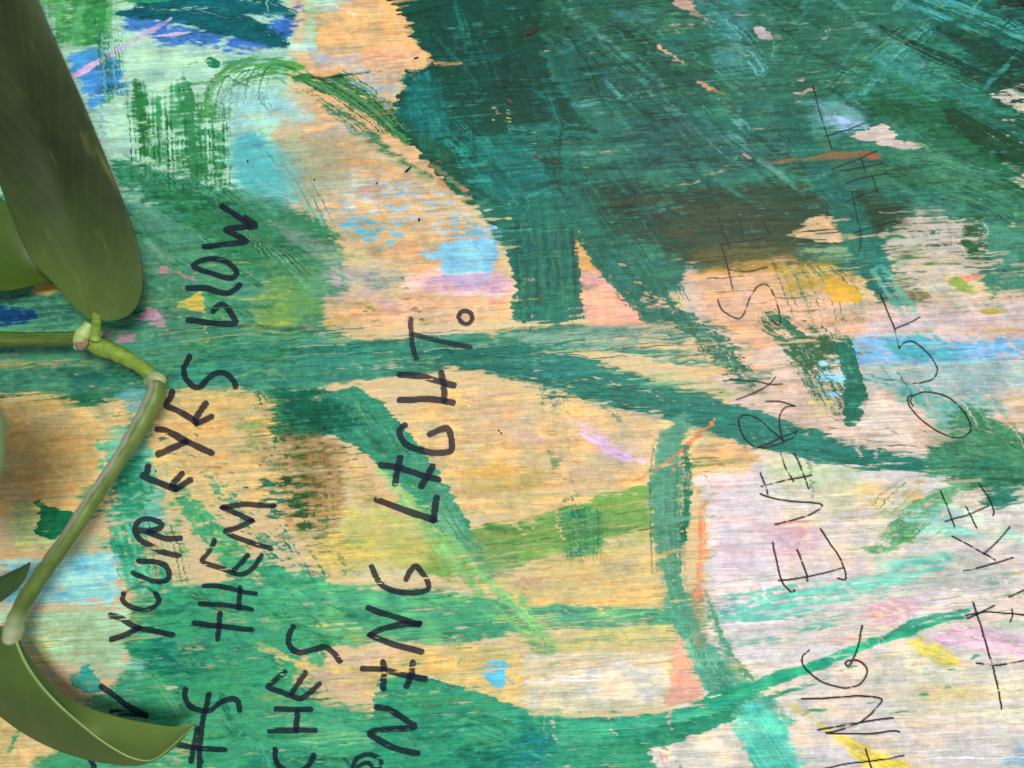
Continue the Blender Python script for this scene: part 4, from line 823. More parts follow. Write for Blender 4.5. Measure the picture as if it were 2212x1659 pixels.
P([(1480, 1555), (1560, 1535), (1640, 1500), (1640, 1520), (1570, 1570)], (50, 156, 118), load=0.5)
for sx, sy, rx in [(1450, 1536, 20), (1500, 1527, 16), (1480, 1555, 22), (1430, 1543, 16), (1400, 1545, 26), (1530, 1540, 14), (1160, 1648, 10), (1178, 1648, 10), (1230, 1652, 10), (1340, 1548, 24)]:
    P(ell(sx, sy, rx, 3.5, -8), (222, 200, 160), load=0.55, f=2, rag=10)
S([(1130, 1659), (1240, 1654), (1330, 1652)], 3.5, (222, 198, 140), load=0.5, f=1)
P([(1402, 1626), (1412, 1618), (1440, 1614), (1500, 1596), (1540, 1572), (1560, 1566), (1582, 1574), (1596, 1600), (1616, 1634), (1640, 1680), (1660, 1760), (1450, 1760), (1424, 1660)], (224, 208, 186), (220, 200, 176), load=0.95, f=3, rag=5, part=('bare_wood', 'pale four sided gap at the bottom edge'))
P([(1406, 1626), (1440, 1616), (1450, 1640), (1450, 1700), (1430, 1700), (1420, 1660)], (232, 184, 160), load=0.75, ang=70)
P([(1450, 1626), (1500, 1610), (1500, 1630), (1460, 1640)], (110, 178, 150), load=0.3, rag=14)
# small bits
P([(1042, 1450), (1048, 1432), (1062, 1426), (1086, 1428), (1094, 1440), (1093, 1468), (1088, 1484), (1076, 1488), (1062, 1480), (1052, 1468)], (100, 190, 214), (92, 182, 206), f=2, rag=2.5, kg=0.2, load=1.0, th=2.0, part=('paint_dab', 'lone thick cyan dab on the bare wood near the bottom'))
S([(1074, 1442), (1078, 1454)], 2.5, (70, 120, 90))
S([(1064, 1461), (1090, 1464)], 2.0, (64, 150, 180))

# ================= left middle: pink, yellow, blue flecks =================
P([(300, 672), (330, 660), (352, 685), (360, 712), (330, 706), (300, 696)], (206, 146, 162), (196, 150, 150), load=0.72, rag=10, sp=0.34, part=('paint_patch', 'dusty pink fleck right of the dark leaf'))
P([(215, 712), (265, 708), (300, 722), (270, 740), (225, 735)], (192, 146, 158), load=0.55, rag=14)
P([(270, 655), (340, 655), (390, 680), (330, 690), (280, 672)], (188, 146, 146), load=0.4, rag=14)
P([(344, 574), (360, 572), (362, 586), (345, 588)], (206, 144, 152), load=0.8, f=2)
P([(352, 552), (376, 554), (372, 570), (356, 566)], (150, 146, 116), load=0.6, f=2)
P([(320, 560), (344, 480), (360, 490), (370, 540)], (130, 152, 120), load=0.35, ang=60)
P([(382, 655), (410, 640), (440, 628), (446, 668), (430, 674), (400, 668)], (216, 182, 76), (206, 180, 90), load=0.86, rag=10, f=3, part=('paint_patch', 'mustard yellow fleck beside the first marker word'))
P([(440, 650), (520, 640), (600, 640), (600, 660), (520, 664), (446, 662)], (206, 194, 96), load=0.45, rag=18, kg=1.1)
P([(440, 690), (520, 690), (580, 700), (560, 715), (460, 706)], (202, 196, 100), load=0.4, rag=18, kg=1.1)
P([(310, 622), (400, 618), (430, 628), (330, 630)], (190, 176, 80), load=0.3, rag=18)
P([(440, 600), (470, 596), (474, 660), (480, 700), (450, 700), (444, 640)], (58, 138, 76), (48, 128, 66), load=0.8, ang=88)
P([(470, 560), (500, 560), (490, 590), (464, 590)], (70, 140, 80), load=0.6)
P([(470, 660), (500, 660), (505, 690), (480, 690)], (66, 150, 70), load=0.8)
P([(450, 720), (520, 710), (540, 770), (470, 790)], (54, 142, 106), load=0.6)
P([(70, 612), (104, 602), (128, 620), (118, 636), (84, 634)], (216, 178, 90), (206, 170, 100), load=0.9, f=3, rag=8, part=('paint_patch', 'yellow fleck beneath the dark leaf'))
P([(-20, 634), (80, 630), (160, 650), (160, 700), (60, 712), (-20, 700)], (70, 122, 100), load=0.7)
P([(-20, 665), (40, 660), (75, 668), (80, 690), (40, 704), (-20, 712)], (20, 74, 124), (24, 84, 116), load=0.82, rag=12, part=('paint_patch', 'dark blue fleck at the left edge'))
P([(0, 750), (60, 752), (60, 764), (0, 766)], (34, 90, 130), load=0.5)
P([(380, 760), (400, 756), (404, 766), (384, 768)], (190, 150, 84), load=0.5, rag=8)
P([(150, 788), (230, 778), (240, 790), (170, 796)], (196, 150, 84), load=0.5, rag=14)
P([(230, 650), (310, 640), (310, 700), (240, 710)], (72, 130, 96), load=0.5)
P([(150, 800), (350, 790), (400, 800), (380, 840), (200, 846)], (44, 116, 100), (54, 122, 96), load=0.72, kg=0.9)
P([(400, 790), (560, 778), (560, 830), (420, 836)], (70, 156, 132), (60, 146, 110), load=0.7, kg=0.9)
P([(420, 852), (470, 830), (540, 836), (560, 870), (500, 862)], (64, 142, 96), load=0.5, rag=14)
P([(510, 900), (560, 880), (580, 960), (540, 1000), (510, 950)], (84, 142, 78), (96, 150, 80), load=0.5, rag=10)
for sx, sy in [(395, 880), (372, 896), (430, 940), (425, 925), (350, 945), (356, 950), (470, 1010), (480, 1000), (505, 1020), (508, 1040), (530, 1050), (410, 985), (440, 1000), (380, 980)]:
    P(ell(sx, sy, 8, 4), (34, 124, 90), load=0.62, f=2, rag=6)
P([(420, 830), (440, 826), (444, 848), (424, 850)], (60, 138, 96), load=0.4)
# ================= second pass: glazes and worked-in detail =================
# upper left
Gz([(496, 300), (600, 292), (650, 350), (650, 450), (570, 440), (490, 390)], (92, 186, 180), 0.75, 30, ang=20)
Gz([(236, 345), (400, 375), (500, 440), (420, 480), (260, 430)], (62, 150, 104), 0.65, 30, ang=28)
Gz([(280, 430), (380, 430), (390, 560), (300, 600), (270, 520)], (84, 150, 122), 0.6, 30)
for k in range(16):
    x0 = 262 + 15 * k; y0 = 352 + 2.5 * k
    S([(x0, y0), (x0 + 70, y0 + 44), (x0 + 130, y0 + 96)], 3.6, (120, 184, 146) if k % 3 else (40, 112, 82), load=0.72, kb=0.8, f=1, rag=1, op=0.5)
for k in range(8):
    S([(560 + 14 * k, 320 + 6 * k), (610 + 13 * k, 380 + 9 * k), (650 + 12 * k, 450 + 9 * k)], 4.0, (64, 140, 116) if k % 2 else (150, 200, 186), load=0.70, kb=0.9, f=1, rag=1)
for k in range(12):
    S([(470 + 11 * k, 470 + 5 * k), (520 + 11 * k, 505 + 5 * k), (560 + 11 * k, 545 + 5 * k)], 4.0, (120, 150, 112) if k % 2 else (34, 96, 66), load=0.62, kb=0.9, f=1, rag=1)
Gz([(120, 55), (210, 60), (250, 110), (200, 120), (130, 110)], (70, 158, 84), 0.6, 20, ang=-40)
for k in range(9):
    S([(206 + 7 * k, 70), (209 + 7 * k, 130), (214 + 7 * k, 205)], 4.2, [(44, 116, 76), (60, 134, 104), (120, 190, 170)][k % 3], load=0.70, kb=0.8, f=1, rag=1)
for k in range(22):
    x0 = 280 + 10 * k
    S([(x0, 250 + 12 * (k % 4)), (x0 + 3, 320), (x0 + 6, 400 + 9 * (k % 3))], 4.4, [(48, 122, 70), (70, 150, 86), (38, 108, 72)][k % 3], load=0.70, kb=0.8, kn=0.8, f=1, rag=1)
for k in range(10):
    x0 = 430 + 16 * k
    S([(x0, 262 - 6 * k), (x0 + 8, 215 - 6 * k), (x0 + 30, 172 - 4 * k), (x0 + 80, 150)], 4.0, [(58, 128, 66), (120, 180, 120)][k % 2], load=0.75, kb=0.9, f=1, rag=1)
for k in range(9):
    S([(660 + 10 * k, 178 - 3 * k), (740 + 9 * k, 222 - 3 * k), (830 + 6 * k, 290 - 2 * k)], 4.0, [(40, 98, 56), (112, 158, 116), (52, 116, 62)][k % 3], load=0.80, kb=0.7, f=1, rag=1)
S([(566, 200), (585, 228)], 4, (30, 104, 74), load=0.8, f=1)
S([(553, 205), (566, 222), (577, 236)], 4, (30, 110, 80), load=0.7, f=1)
for k in range(14):
    S([(300 + 24 * k, 8 + 2 * (k % 5) + k * 2), (370 + 22 * k, 20 + 3 * k)], 3.2, (120, 176, 190) if k % 2 else (6, 66, 80), load=0.5, f=1, rag=1)
for sx, sy in [(420, 106), (452, 110), (470, 112), (505, 113), (540, 112), (572, 110), (350, 101), (330, 98), (520, 100), (500, 80), (430, 88)]:
    P(ell(sx, sy, 8, 2.4), (190, 226, 206), load=0.6, f=1, rag=4)
# trunk
Gz([(900, 30), (1000, 40), (1080, 150), (1040, 230), (940, 140)], (10, 66, 54), 0.55, 40, ang=55)
Gz([(1060, 100), (1180, 150), (1260, 280), (1160, 290), (1060, 240)], (10, 70, 58), 0.6, 40, ang=50)
Gz([(880, 180), (960, 190), (970, 290), (900, 280)], (20, 120, 112), 0.5, 25, ang=80)
Gz([(1020, 340), (1180, 330), (1230, 420), (1100, 430)], (26, 124, 114), 0.5, 40)
Gz([(930, 300), (1050, 320), (1060, 400), (990, 400)], (30, 96, 66), 0.5, 30)
for k in range(14):
    S([(1114 + 10 * k, 476 + 6 * (k % 3)), (1118 + 10 * k, 560), (1122 + 10 * k, 640 + 14 * (k % 4))], 4.2, [(16, 90, 74), (84, 124, 92), (24, 104, 86), (58, 132, 104)][k % 4], load=0.65, kb=0.8, f=1, rag=1)
for k in range(11):
    S([(1215 + 11 * k, 340 + 4 * k), (1290 + 12 * k, 470 + 4 * k), (1390 + 10 * k, 630 + 2 * k)], 4.0, [(22, 88, 74), (50, 126, 102), (28, 104, 84)][k % 3], load=0.68, kb=0.9, f=1, rag=1)
for k in range(10):
    S([(900 + 12 * k, 20 + 16 * k), (960 + 14 * k, 110 + 14 * k), (1040 + 12 * k, 210 + 10 * k)], 4.0, [(8, 58, 46), (36, 110, 92)][k % 2], load=0.62, kb=0.9, f=1, rag=1)
for sx, sy in [(1032, 40), (1100, 20), (1050, 90), (1110, 118), (980, 60), (1086, 30)]:
    P(ell(sx, sy, 14, 2.4, -4), (70, 152, 130), load=0.45, f=1, rag=6)
for sx, sy in [(1070, 262), (1074, 240), (1066, 232), (1098, 246), (1100, 256), (1096, 238), (1100, 264), (1072, 248)]:
    P(ell(sx, sy, 5, 2.6), (176, 172, 110), load=0.8, f=1, rag=3, sp=0.2)
P([(995, 408), (1004, 404), (1012, 410), (1008, 416), (998, 415)], (222, 130, 74), f=1, rag=2)
P([(948, 396), (960, 390), (966, 402), (975, 404), (960, 410)], (226, 152, 92), load=0.85, f=1, rag=3)
# middle top
Gz([(1250, 60), (1360, 60), (1390, 130), (1290, 140)], (96, 128, 92), 0.5, 30)
Gz([(1370, 80), (1470, 70), (1500, 130), (1400, 130)], (40, 104, 92), 0.6, 30)
Gz([(1240, 230), (1330, 220), (1400, 290), (1300, 300)], (66, 140, 118), 0.5, 25)
Gz([(1400, 260), (1520, 250), (1600, 310), (1480, 330)], (80, 112, 100), 0.5, 30)
Gz([(1180, 20), (1250, 30), (1240, 120), (1180, 110)], (26, 92, 70), 0.6, 30)
for k in range(14):
    S([(1300 + 9 * k, 145 + 6 * (k % 4)), (1330 + 9 * k, 180 + 6 * (k % 3)), (1350 + 9 * k, 205)], 3.6, (120, 176, 176) if k % 2 else (34, 98, 86), load=0.4, kb=0.8, f=1, rag=1)
for k in range(16):
    S([(1540 + 8 * k, 40 + 3 * k), (1536 + 9 * k, 90), (1560 + 7 * k, 140)], 3.8, [(130, 186, 190), (60, 136, 128), (46, 116, 100)][k % 3], load=0.4, kb=0.8, f=1, rag=1)
for k in range(16):
    x0 = 1240 + 26 * k
    S([(x0, 345 + 2 * (k % 6)), (x0 + 60, 340 + 2 * (k % 4)), (x0 + 120, 334)], 2.4, (110, 170, 160) if k % 3 else (10, 66, 62), load=0.4, kb=0.4, f=1, rag=1)
for k in range(22):
    x0 = 1270 + 21 * k; y0 = 395 + (k * 37) % 130
    S([(x0, y0), (x0 + 50, y0 - 4), (x0 + 110, y0 - 9)], 3.2, [(18, 46, 34), (70, 104, 74), (84, 78, 48)][k % 3], load=0.70, kb=0.4, f=1, rag=1)
Gz([(1280, 400), (1400, 395), (1420, 470), (1330, 470)], (26, 60, 46), 0.6, 30)
Gz([(1430, 470), (1640, 430), (1680, 500), (1520, 560)], (60, 78, 44), 0.5, 40)
# upper right
for k in range(26):
    x0 = 1990 + (k * 53) % 230; y0 = 20 + (k * 31) % 150
    S([(x0, y0), (x0 + 50, y0 + 22), (x0 + 110, y0 + 50)], 4.0, [(84, 170, 158), (10, 58, 44), (46, 128, 108)][k % 3], load=0.68, kb=0.8, f=1, rag=1)
for k in range(24):
    x0 = 1880 + (k * 47) % 250; y0 = 200 + (k * 29) % 170
    S([(x0, y0), (x0 + 46, y0 + 22), (x0 + 95, y0 + 52)], 4.0, [(8, 80, 42), (72, 140, 106), (20, 100, 60)][k % 3], load=0.66, kb=0.8, f=1, rag=1)
for k in range(14):
    x0 = 1640 + (k * 43) % 240; y0 = 10 + (k * 37) % 170
    S([(x0, y0), (x0 + 30, y0 + 4), (x0 + 66, y0 + 2)], 3.6, [(20, 70, 48), (120, 172, 140)][k % 2], load=0.70, kb=0.4, f=1, rag=2)
for k in range(12):
    S([(1750 + 10 * k, 215 + 5 * k), (1770 + 11 * k, 250 + 3 * k), (1790 + 8 * k, 290)], 3.6, [(120, 184, 176), (60, 136, 122), (150, 180, 210)][k % 3], load=0.62, kb=0.8, f=1, rag=1)
Gz([(1660, 200), (1740, 205), (1740, 280), (1660, 300)], (60, 112, 96), 0.5, 25)
Gz([(1940, 330), (2212, 350), (2240, 440), (2050, 430)], (74, 132, 96), 0.5, 40)
# right: the pink dry-brushed ground
for k in range(30):
    x0 = 1900 + (k * 61) % 240; y0 = 460 + (k * 41) % 170
    S([(x0, y0), (x0 + 30, y0 - 1), (x0 + 70, y0 - 3)], 4.2, [(214, 190, 172), (84, 128, 96), (196, 172, 150)][k % 3], load=0.75, kb=0.4, f=1, rag=3)
for k in range(12):
    x0 = 1960 + (k * 37) % 160; y0 = 470 + (k * 17) % 60
    S([(x0, y0), (x0 + 20, y0 + 8), (x0 + 26, y0 + 24), (x0 + 10, y0 + 36)], 4.0, (216, 194, 178), load=0.75, kb=0.5, f=1, rag=2)
for k in range(20):
    x0 = 1500 + (k * 59) % 330; y0 = 575 + (k * 23) % 110
    S([(x0, y0), (x0 + 40, y0 - 2), (x0 + 80, y0 - 5)], 4.0, [(46, 122, 98), (232, 186, 146), (222, 160, 66)][k % 3], load=0.70, kb=0.4, f=1, rag=3)
for k in range(12):
    S([(1668 + 14 * k, 560 + 2 * k), (1690 + 16 * k, 620), (1716 + 15 * k, 690 + 4 * (k % 3))], 4.0, [(40, 116, 90), (96, 130, 70), (220, 176, 120)][k % 3], load=0.62, kb=0.9, f=1, rag=1)
for k in range(20):
    x0 = 1700 + (k * 31) % 120; y0 = 700 + (k * 43) % 150
    S([(x0, y0), (x0 + 22, y0 + 24), (x0 + 40, y0 + 50)], 4, [(30, 92, 58), (120, 160, 130), (20, 104, 80)][k % 3], load=0.65, kb=0.8, f=1, rag=2)
for k in range(14):
    x0 = 1850 + (k * 71) % 330; y0 = 725 + (k * 13) % 60
    S([(x0, y0), (x0 + 40, y0 - 1), (x0 + 90, y0 - 3)], 4.0, [(150, 204, 236), (90, 160, 196), (170, 180, 196)][k % 3], load=0.70, kb=0.4, f=1, rag=3)
for k in range(18):
    x0 = 1900 + (k * 67) % 300; y0 = 790 + (k * 29) % 130
    S([(x0, y0), (x0 + 26, y0 + 30), (x0 + 44, y0 + 64)], 4, [(100, 170, 152), (196, 186, 172), (80, 150, 134)][k % 3], load=0.62, kb=0.8, f=1, rag=2)
# middle band
for k in range(44):
    x0 = 420 + (k * 83) % 1100; y0 = 712 + (k * 31) % 70
    S([(x0, y0), (x0 + 60, y0 - 5), (x0 + 140, y0 - 10)], 3.6, [(24, 104, 88), (110, 168, 136), (206, 184, 130), (60, 146, 128)][k % 4], load=0.66, kb=0.4, f=1, rag=2)
for k in range(34):
    x0 = 1000 + (k * 71) % 1000; y0 = 765 + (x0 - 1000) * 0.2 + (k * 29) % 70
    S([(x0, y0), (x0 + 60, y0 + 4), (x0 + 130, y0 + 10)], 3.6, [(16, 88, 78), (70, 152, 126), (30, 116, 100)][k % 3], load=0.64, kb=0.4, f=1, rag=2)
Gz([(1230, 700), (1400, 690), (1480, 720), (1340, 735)], (132, 156, 142), 0.6, 16)
# bare wood in the middle: stained in yellow, pink and green
Gz([(1000, 1010), (1160, 980), (1240, 1030), (1120, 1090), (1000, 1080)], (216, 178, 96), 0.6, 40)
Gz([(1010, 860), (1140, 850), (1200, 930), (1060, 960)], (220, 180, 150), 0.5, 40)
Gz([(1260, 900), (1400, 940), (1430, 1010), (1290, 1010)], (212, 172, 170), 0.45, 40)
Gz([(1240, 1000), (1380, 1010), (1330, 1050), (1200, 1080)], (222, 190, 146), 0.6, 25)
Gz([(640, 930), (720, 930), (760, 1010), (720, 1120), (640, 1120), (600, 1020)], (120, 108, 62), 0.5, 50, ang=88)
Gz([(860, 1090), (960, 1120), (1010, 1240), (900, 1250), (820, 1170)], (160, 188, 106), 0.5, 40, ang=55)
for k in range(40):
    x0 = 560 + (k * 47) % 210; y0 = 940 + (k * 61) % 260
    S([(x0, y0), (x0 + 14, y0 - 1), (x0 + 34, y0 - 3)], 4.0, [(54, 122, 92), (84, 130, 70), (40, 112, 96)][k % 3], load=0.70, kb=0.4, f=1, rag=3)
for k in range(18):
    S([(770 + 12 * k, 860 + 13 * k), (810 + 12 * k, 905 + 14 * k), (850 + 11 * k, 960 + 13 * k)], 4.4, [(40, 124, 96), (96, 168, 130), (56, 140, 104)][k % 3], load=0.64, kb=0.8, f=1, rag=1.5)
for k in range(26):
    x0 = 1010 + (k * 53) % 380; y0 = 1140 - (x0 - 1010) * 0.2 + (k * 19) % 80
    S([(x0, y0), (x0 + 50, y0 - 8), (x0 + 110, y0 - 20)], 4.0, [(86, 136, 60), (140, 178, 100), (206, 186, 120)][k % 3], load=0.66, kb=0.4, f=1, rag=2)
for k in range(12):
    S([(1208 + 9 * k, 1098 + 4 * (k % 3)), (1212 + 9 * k, 1150), (1218 + 8 * k, 1205 + 8 * (k % 3))], 4.0, [(36, 124, 88), (110, 164, 90), (56, 140, 100)][k % 3], load=0.70, kb=0.8, f=1, rag=1)
for k in range(8):
    S([(1410 + 11 * k, 960 + 8 * (k % 2)), (1404 + 11 * k, 1080), (1410 + 10 * k, 1240)], 4.0, [(70, 130, 104), (130, 170, 130), (50, 128, 100)][k % 3], load=0.68, kb=0.8, f=1, rag=1)
for k in range(24):
    x0 = 1120 + (k * 41) % 330; y0 = 1180 + (k * 37) % 140
    S([(x0, y0), (x0 + 40, y0 - 4), (x0 + 90, y0 - 8)], 3.6, [(226, 198, 150), (180, 170, 110), (216, 160, 116)][k % 3], load=0.64, kb=0.4, f=1, rag=2)
for k in range(26):
    x0 = 1000 + (k * 73) % 440; y0 = 1310 + (k * 23) % 90
    S([(x0, y0), (x0 + 60, y0 - 2), (x0 + 120, y0 - 6)], 4.0, [(96, 172, 128), (226, 206, 130), (70, 156, 118)][k % 3], load=0.66, kb=0.4, f=1, rag=2)
for k in range(16):
    x0 = 1140 + (k * 57) % 270; y0 = 1420 + (k * 29) % 100
    S([(x0, y0), (x0 + 40, y0 - 2), (x0 + 90, y0 - 6)], 3.6, [(236, 226, 218), (206, 180, 150), (228, 210, 190)][k % 3], load=0.68, kb=0.4, f=1, rag=2)
# right lower grounds
for k in range(40):
    x0 = 1560 + (k * 79) % 600; y0 = 1240 + (k * 31) % 110 - (x0 - 1560) * 0.06
    S([(x0, y0 + 20), (x0 + 60, y0 + 12), (x0 + 130, y0)], 4.0, [(104, 184, 166), (226, 212, 208), (150, 190, 176), (222, 190, 190)][k % 4], load=0.66, kb=0.4, f=1, rag=2)
for k in range(26):
    x0 = 1680 + (k * 67) % 420; y0 = 1010 + (k * 37) % 200
    S([(x0, y0), (x0 + 40, y0 - 2), (x0 + 90, y0 - 6)], 3.6, [(160, 184, 134), (222, 204, 180), (210, 184, 130)][k % 3], load=0.64, kb=0.4, f=1, rag=2)
for k in range(12):
    x0 = 1880 + (k * 23) % 120; y0 = 1080 + (k * 17) % 100
    S([(x0 + 60, y0 - 40), (x0 + 30, y0 - 14), (x0, y0 + 14)], 4, [(60, 140, 76), (130, 176, 130)][k % 2], load=0.62, kb=0.8, f=1, rag=1)
for k in range(30):
    x0 = 1850 + (k * 59) % 340; y0 = 1440 + (k * 41) % 200
    S([(x0, y0), (x0 + 50, y0 - 1), (x0 + 120, y0 - 3)], 4.0, [(228, 218, 212), (216, 200, 150), (214, 196, 176)][k % 3], load=0.62, kb=0.4, f=1, rag=3)
for k in range(16):
    x0 = 1990 + (k * 37) % 200; y0 = 930 + (k * 23) % 90
    S([(x0, y0), (x0 + 34, y0 + 20), (x0 + 60, y0 + 44)], 4, [(58, 122, 80), (110, 164, 124), (50, 130, 90)][k % 3], load=0.62, kb=0.8, f=1, rag=2)
# lower left greens
for k in range(40):
    x0 = 300 + (k * 89) % 760; y0 = 1260 + (k * 53) % 380
    S([(x0, y0), (x0 + 40, y0 - 3), (x0 + 100, y0 - 8)], 4.0, [(30, 122, 92), (96, 184, 134), (60, 156, 116)][k % 3], load=0.60, kb=0.4, f=1, rag=2)
for k in range(14):
    S([(235 + 11 * k, 1130 + 5 * (k % 4)), (245 + 12 * k, 1190), (262 + 12 * k, 1260)], 4.2, [(34, 130, 98), (130, 200, 150), (206, 200, 130), (50, 150, 112)][k % 4], load=0.66, kb=0.8, f=1, rag=1.5)
for k in range(14):
    S([(386 + 10 * k, 1050 + 12 * k), (420 + 10 * k, 1110 + 12 * k), (450 + 10 * k, 1170 + 11 * k)], 4.6, [(50, 142, 96), (120, 180, 120)][k % 2], load=0.62, kb=0.8, kn=0.8, f=1, rag=1.5)
for k in range(24):
    x0 = 20 + (k * 43) % 260; y0 = 1318 + (k * 29) % 120
    S([(x0, y0), (x0 + 30, y0 - 1), (x0 + 70, y0 - 4)], 3.6, [(196, 214, 160), (150, 190, 140), (214, 190, 120)][k % 3], load=0.66, kb=0.4, f=1, rag=2)
for k in range(30):
    x0 = 210 + (k * 41) % 270; y0 = 560 + (k * 37) % 230
    S([(x0, y0), (x0 + 40, y0 - 3), (x0 + 90, y0 - 8)], 3.8, [(40, 108, 80), (120, 160, 120), (84, 146, 112), (196, 180, 100)][k % 4], load=0.62, kb=0.4, f=1, rag=2)
Gz([(310, 600), (420, 590), (430, 720), (320, 730)], (80, 130, 96), 0.4, 30)
Gz([(540, 640), (620, 630), (640, 720), (560, 730)], (150, 180, 84), 0.5, 30)
# ================= third pass: broad loose strokes =================
PF[0], PS[0], PK[0] = 26.0, 0.32, 1.0
# lower left
Gz([(-20, 876), (170, 876), (222, 950), (200, 1060), (60, 1075), (-20, 1060)], (224, 182, 110), 0.75, 26)
Gz([(340, 900), (520, 880), (560, 980), (470, 1060), (380, 1020)], (224, 184, 130), 0.45, 40)
S([(378, 1052), (430, 1120), (495, 1196), (570, 1272), (640, 1340), (690, 1420)], [36, 62, 74, 84, 84, 50], (58, 150, 104), (76, 162, 110), load=0.74, bw=3.4, bl=160, kn=0.7)
S([(452, 1030), (520, 1120), (596, 1196), (680, 1256)], [40, 60, 70, 50], (44, 132, 104), (66, 150, 116), load=0.42, kb=1.0, kn=0.8, bl=60)
S([(560, 860), (600, 960), (640, 1060), (690, 1150)], [40, 56, 60, 40], (70, 134, 86), load=0.34, kb=0.9, kn=0.8, bl=60)
S([(820, 1010), (880, 1080), (960, 1180), (1060, 1290), (1180, 1400)], [30, 44, 60, 70, 60], (110, 172, 104), (128, 182, 116), load=0.62, kb=0.9, bl=160)
S([(900, 1000), (960, 1080), (1010, 1160), (1060, 1240)], [40, 46, 44, 30], (92, 166, 126), load=0.6, kb=0.9, bl=160)
Gz([(700, 1130), (900, 1120), (960, 1210), (820, 1250), (690, 1220)], (206, 192, 112), 0.5, 40)
Gz([(480, 1250), (640, 1240), (700, 1330), (600, 1420), (500, 1360)], (76, 170, 126), 0.5, 40)
S([(300, 1400), (420, 1420), (560, 1440), (680, 1490)], [90, 110, 110, 60], (34, 132, 98), (60, 154, 110), load=0.5, kb=0.9, bl=200, bw=4)
S([(300, 1540), (480, 1560), (660, 1560), (800, 1590)], [60, 90, 100, 60], (80, 170, 124), (54, 146, 106), load=0.5, kb=0.9, bl=200, bw=4)
S([(560, 1400), (640, 1440), (720, 1490), (800, 1530)], [14, 24, 22, 12], (230, 190, 156), load=0.62, kb=0.6)
S([(690, 1470), (760, 1492), (824, 1500)], [12, 22, 8], (232, 182, 164), load=0.75, kb=0.6)
S([(520, 1270), (600, 1290), (720, 1300), (860, 1300)], [40, 60, 64, 40], (60, 152, 112), (90, 172, 124), load=0.55, kb=0.9, bl=200)
S([(216, 960), (236, 1060), (262, 1160), (300, 1260)], [34, 50, 60, 60], (40, 142, 104), (96, 182, 146), load=0.5, kb=0.9, bl=120, kn=0.7)
S([(560, 812), (700, 796), (860, 790)], [50, 56, 30], (84, 158, 124), load=0.5, kb=0.5)
# lower right
P([(1545, 1290), (1660, 1270), (1800, 1250), (1940, 1215), (2040, 1190), (2050, 1225), (1940, 1265), (1820, 1305), (1700, 1340), (1570, 1360)], (96, 180, 160), (124, 192, 176), load=0.5, kb=0.9, kg=0.9, ang=-11, bl=170, bw=3.4, f=20)
P([(1560, 1360), (1700, 1350), (1830, 1310), (1840, 1330), (1700, 1390), (1580, 1400)], (110, 188, 170), load=0.34, kb=1.0, kg=0.9, ang=-11, bl=170, f=14)
S([(2070, 1050), (2010, 1085), (1950, 1130), (1890, 1190)], [30, 56, 60, 40], (84, 152, 96), (104, 164, 120), load=0.72, kb=0.8)
Gz([(1990, 930), (2120, 900), (2230, 960), (2230, 1080), (2060, 1070)], (70, 134, 94), 0.55, 40, ang=25)
S([(1960, 1110), (2060, 1120), (2150, 1150), (2230, 1160)], [40, 60, 60, 40], (134, 194, 176), (160, 200, 184), load=0.55, kb=0.9)
Gz([(1900, 1190), (2080, 1180), (2120, 1260), (1960, 1290)], (168, 186, 176), 0.5, 40)
Gz([(1660, 990), (1820, 1000), (1900, 1040), (1760, 1070), (1650, 1050)], (186, 206, 168), 0.6, 24)
Gz([(1540, 1040), (1650, 1040), (1660, 1240), (1550, 1260)], (222, 206, 208), 0.7, 30)
Gz([(1650, 1110), (1750, 1110), (1760, 1210), (1660, 1220)], (230, 184, 188), 0.6, 30)
Gz([(1560, 1150), (1640, 1170), (1640, 1250), (1550, 1240)], (232, 192, 196), 0.5, 26)
Gz([(1700, 1200), (1860, 1190), (1900, 1250), (1740, 1280)], (224, 200, 196), 0.6, 30)
Gz([(1640, 1380), (1840, 1370), (1860, 1420), (1680, 1450)], (226, 216, 212), 0.7, 24)
Gz([(1900, 1450), (2100, 1440), (2150, 1560), (1950, 1580)], (222, 206, 168), 0.6, 50)
Gz([(2020, 1560), (2212, 1540), (2212, 1659), (2020, 1680)], (216, 200, 186), 0.6, 50)
S([(1700, 1500), (1760, 1496), (1830, 1470)], [18, 20, 8], (110, 186, 150), load=0.45, kb=0.9)
Gz([(1000, 1150), (1200, 1120), (1380, 1080), (1420, 1130), (1250, 1180), (1050, 1230)], (118, 162, 84), 0.4, 24)
Gz([(1000, 880), (1160, 870), (1380, 930), (1420, 990), (1300, 1040), (1100, 1000)], (226, 188, 142), 0.5, 40)
Gz([(1000, 1040), (1120, 1010), (1220, 1050), (1100, 1110)], (222, 190, 110), 0.6, 40)
Gz([(1130, 1210), (1400, 1190), (1440, 1290), (1200, 1300)], (222, 196, 140), 0.5, 30)
Gz([(1200, 1370), (1440, 1370), (1450, 1410), (1220, 1410)], (220, 200, 130), 0.45, 20)
S([(1480, 900), (1440, 970), (1428, 1060), (1436, 1160), (1452, 1250), (1474, 1330)], [30, 60, 66, 66, 60, 56], (92, 152, 122), (70, 136, 104), load=0.62, kb=0.9, bl=200)
S([(1515, 1110), (1512, 1180), (1508, 1260), (1500, 1330)], [22, 26, 24, 16], (240, 160, 112), load=0.55, kb=0.8)
S([(1414, 1018), (1460, 985), (1500, 950), (1540, 912)], [6, 8, 12, 5], (232, 132, 80), load=0.8, f=2)
S([(1110, 1560), (1260, 1570), (1420, 1560), (1560, 1520), (1660, 1470)], [60, 70, 60, 40, 24], (40, 148, 116), (70, 168, 132), load=0.5, kb=0.9, bl=200)
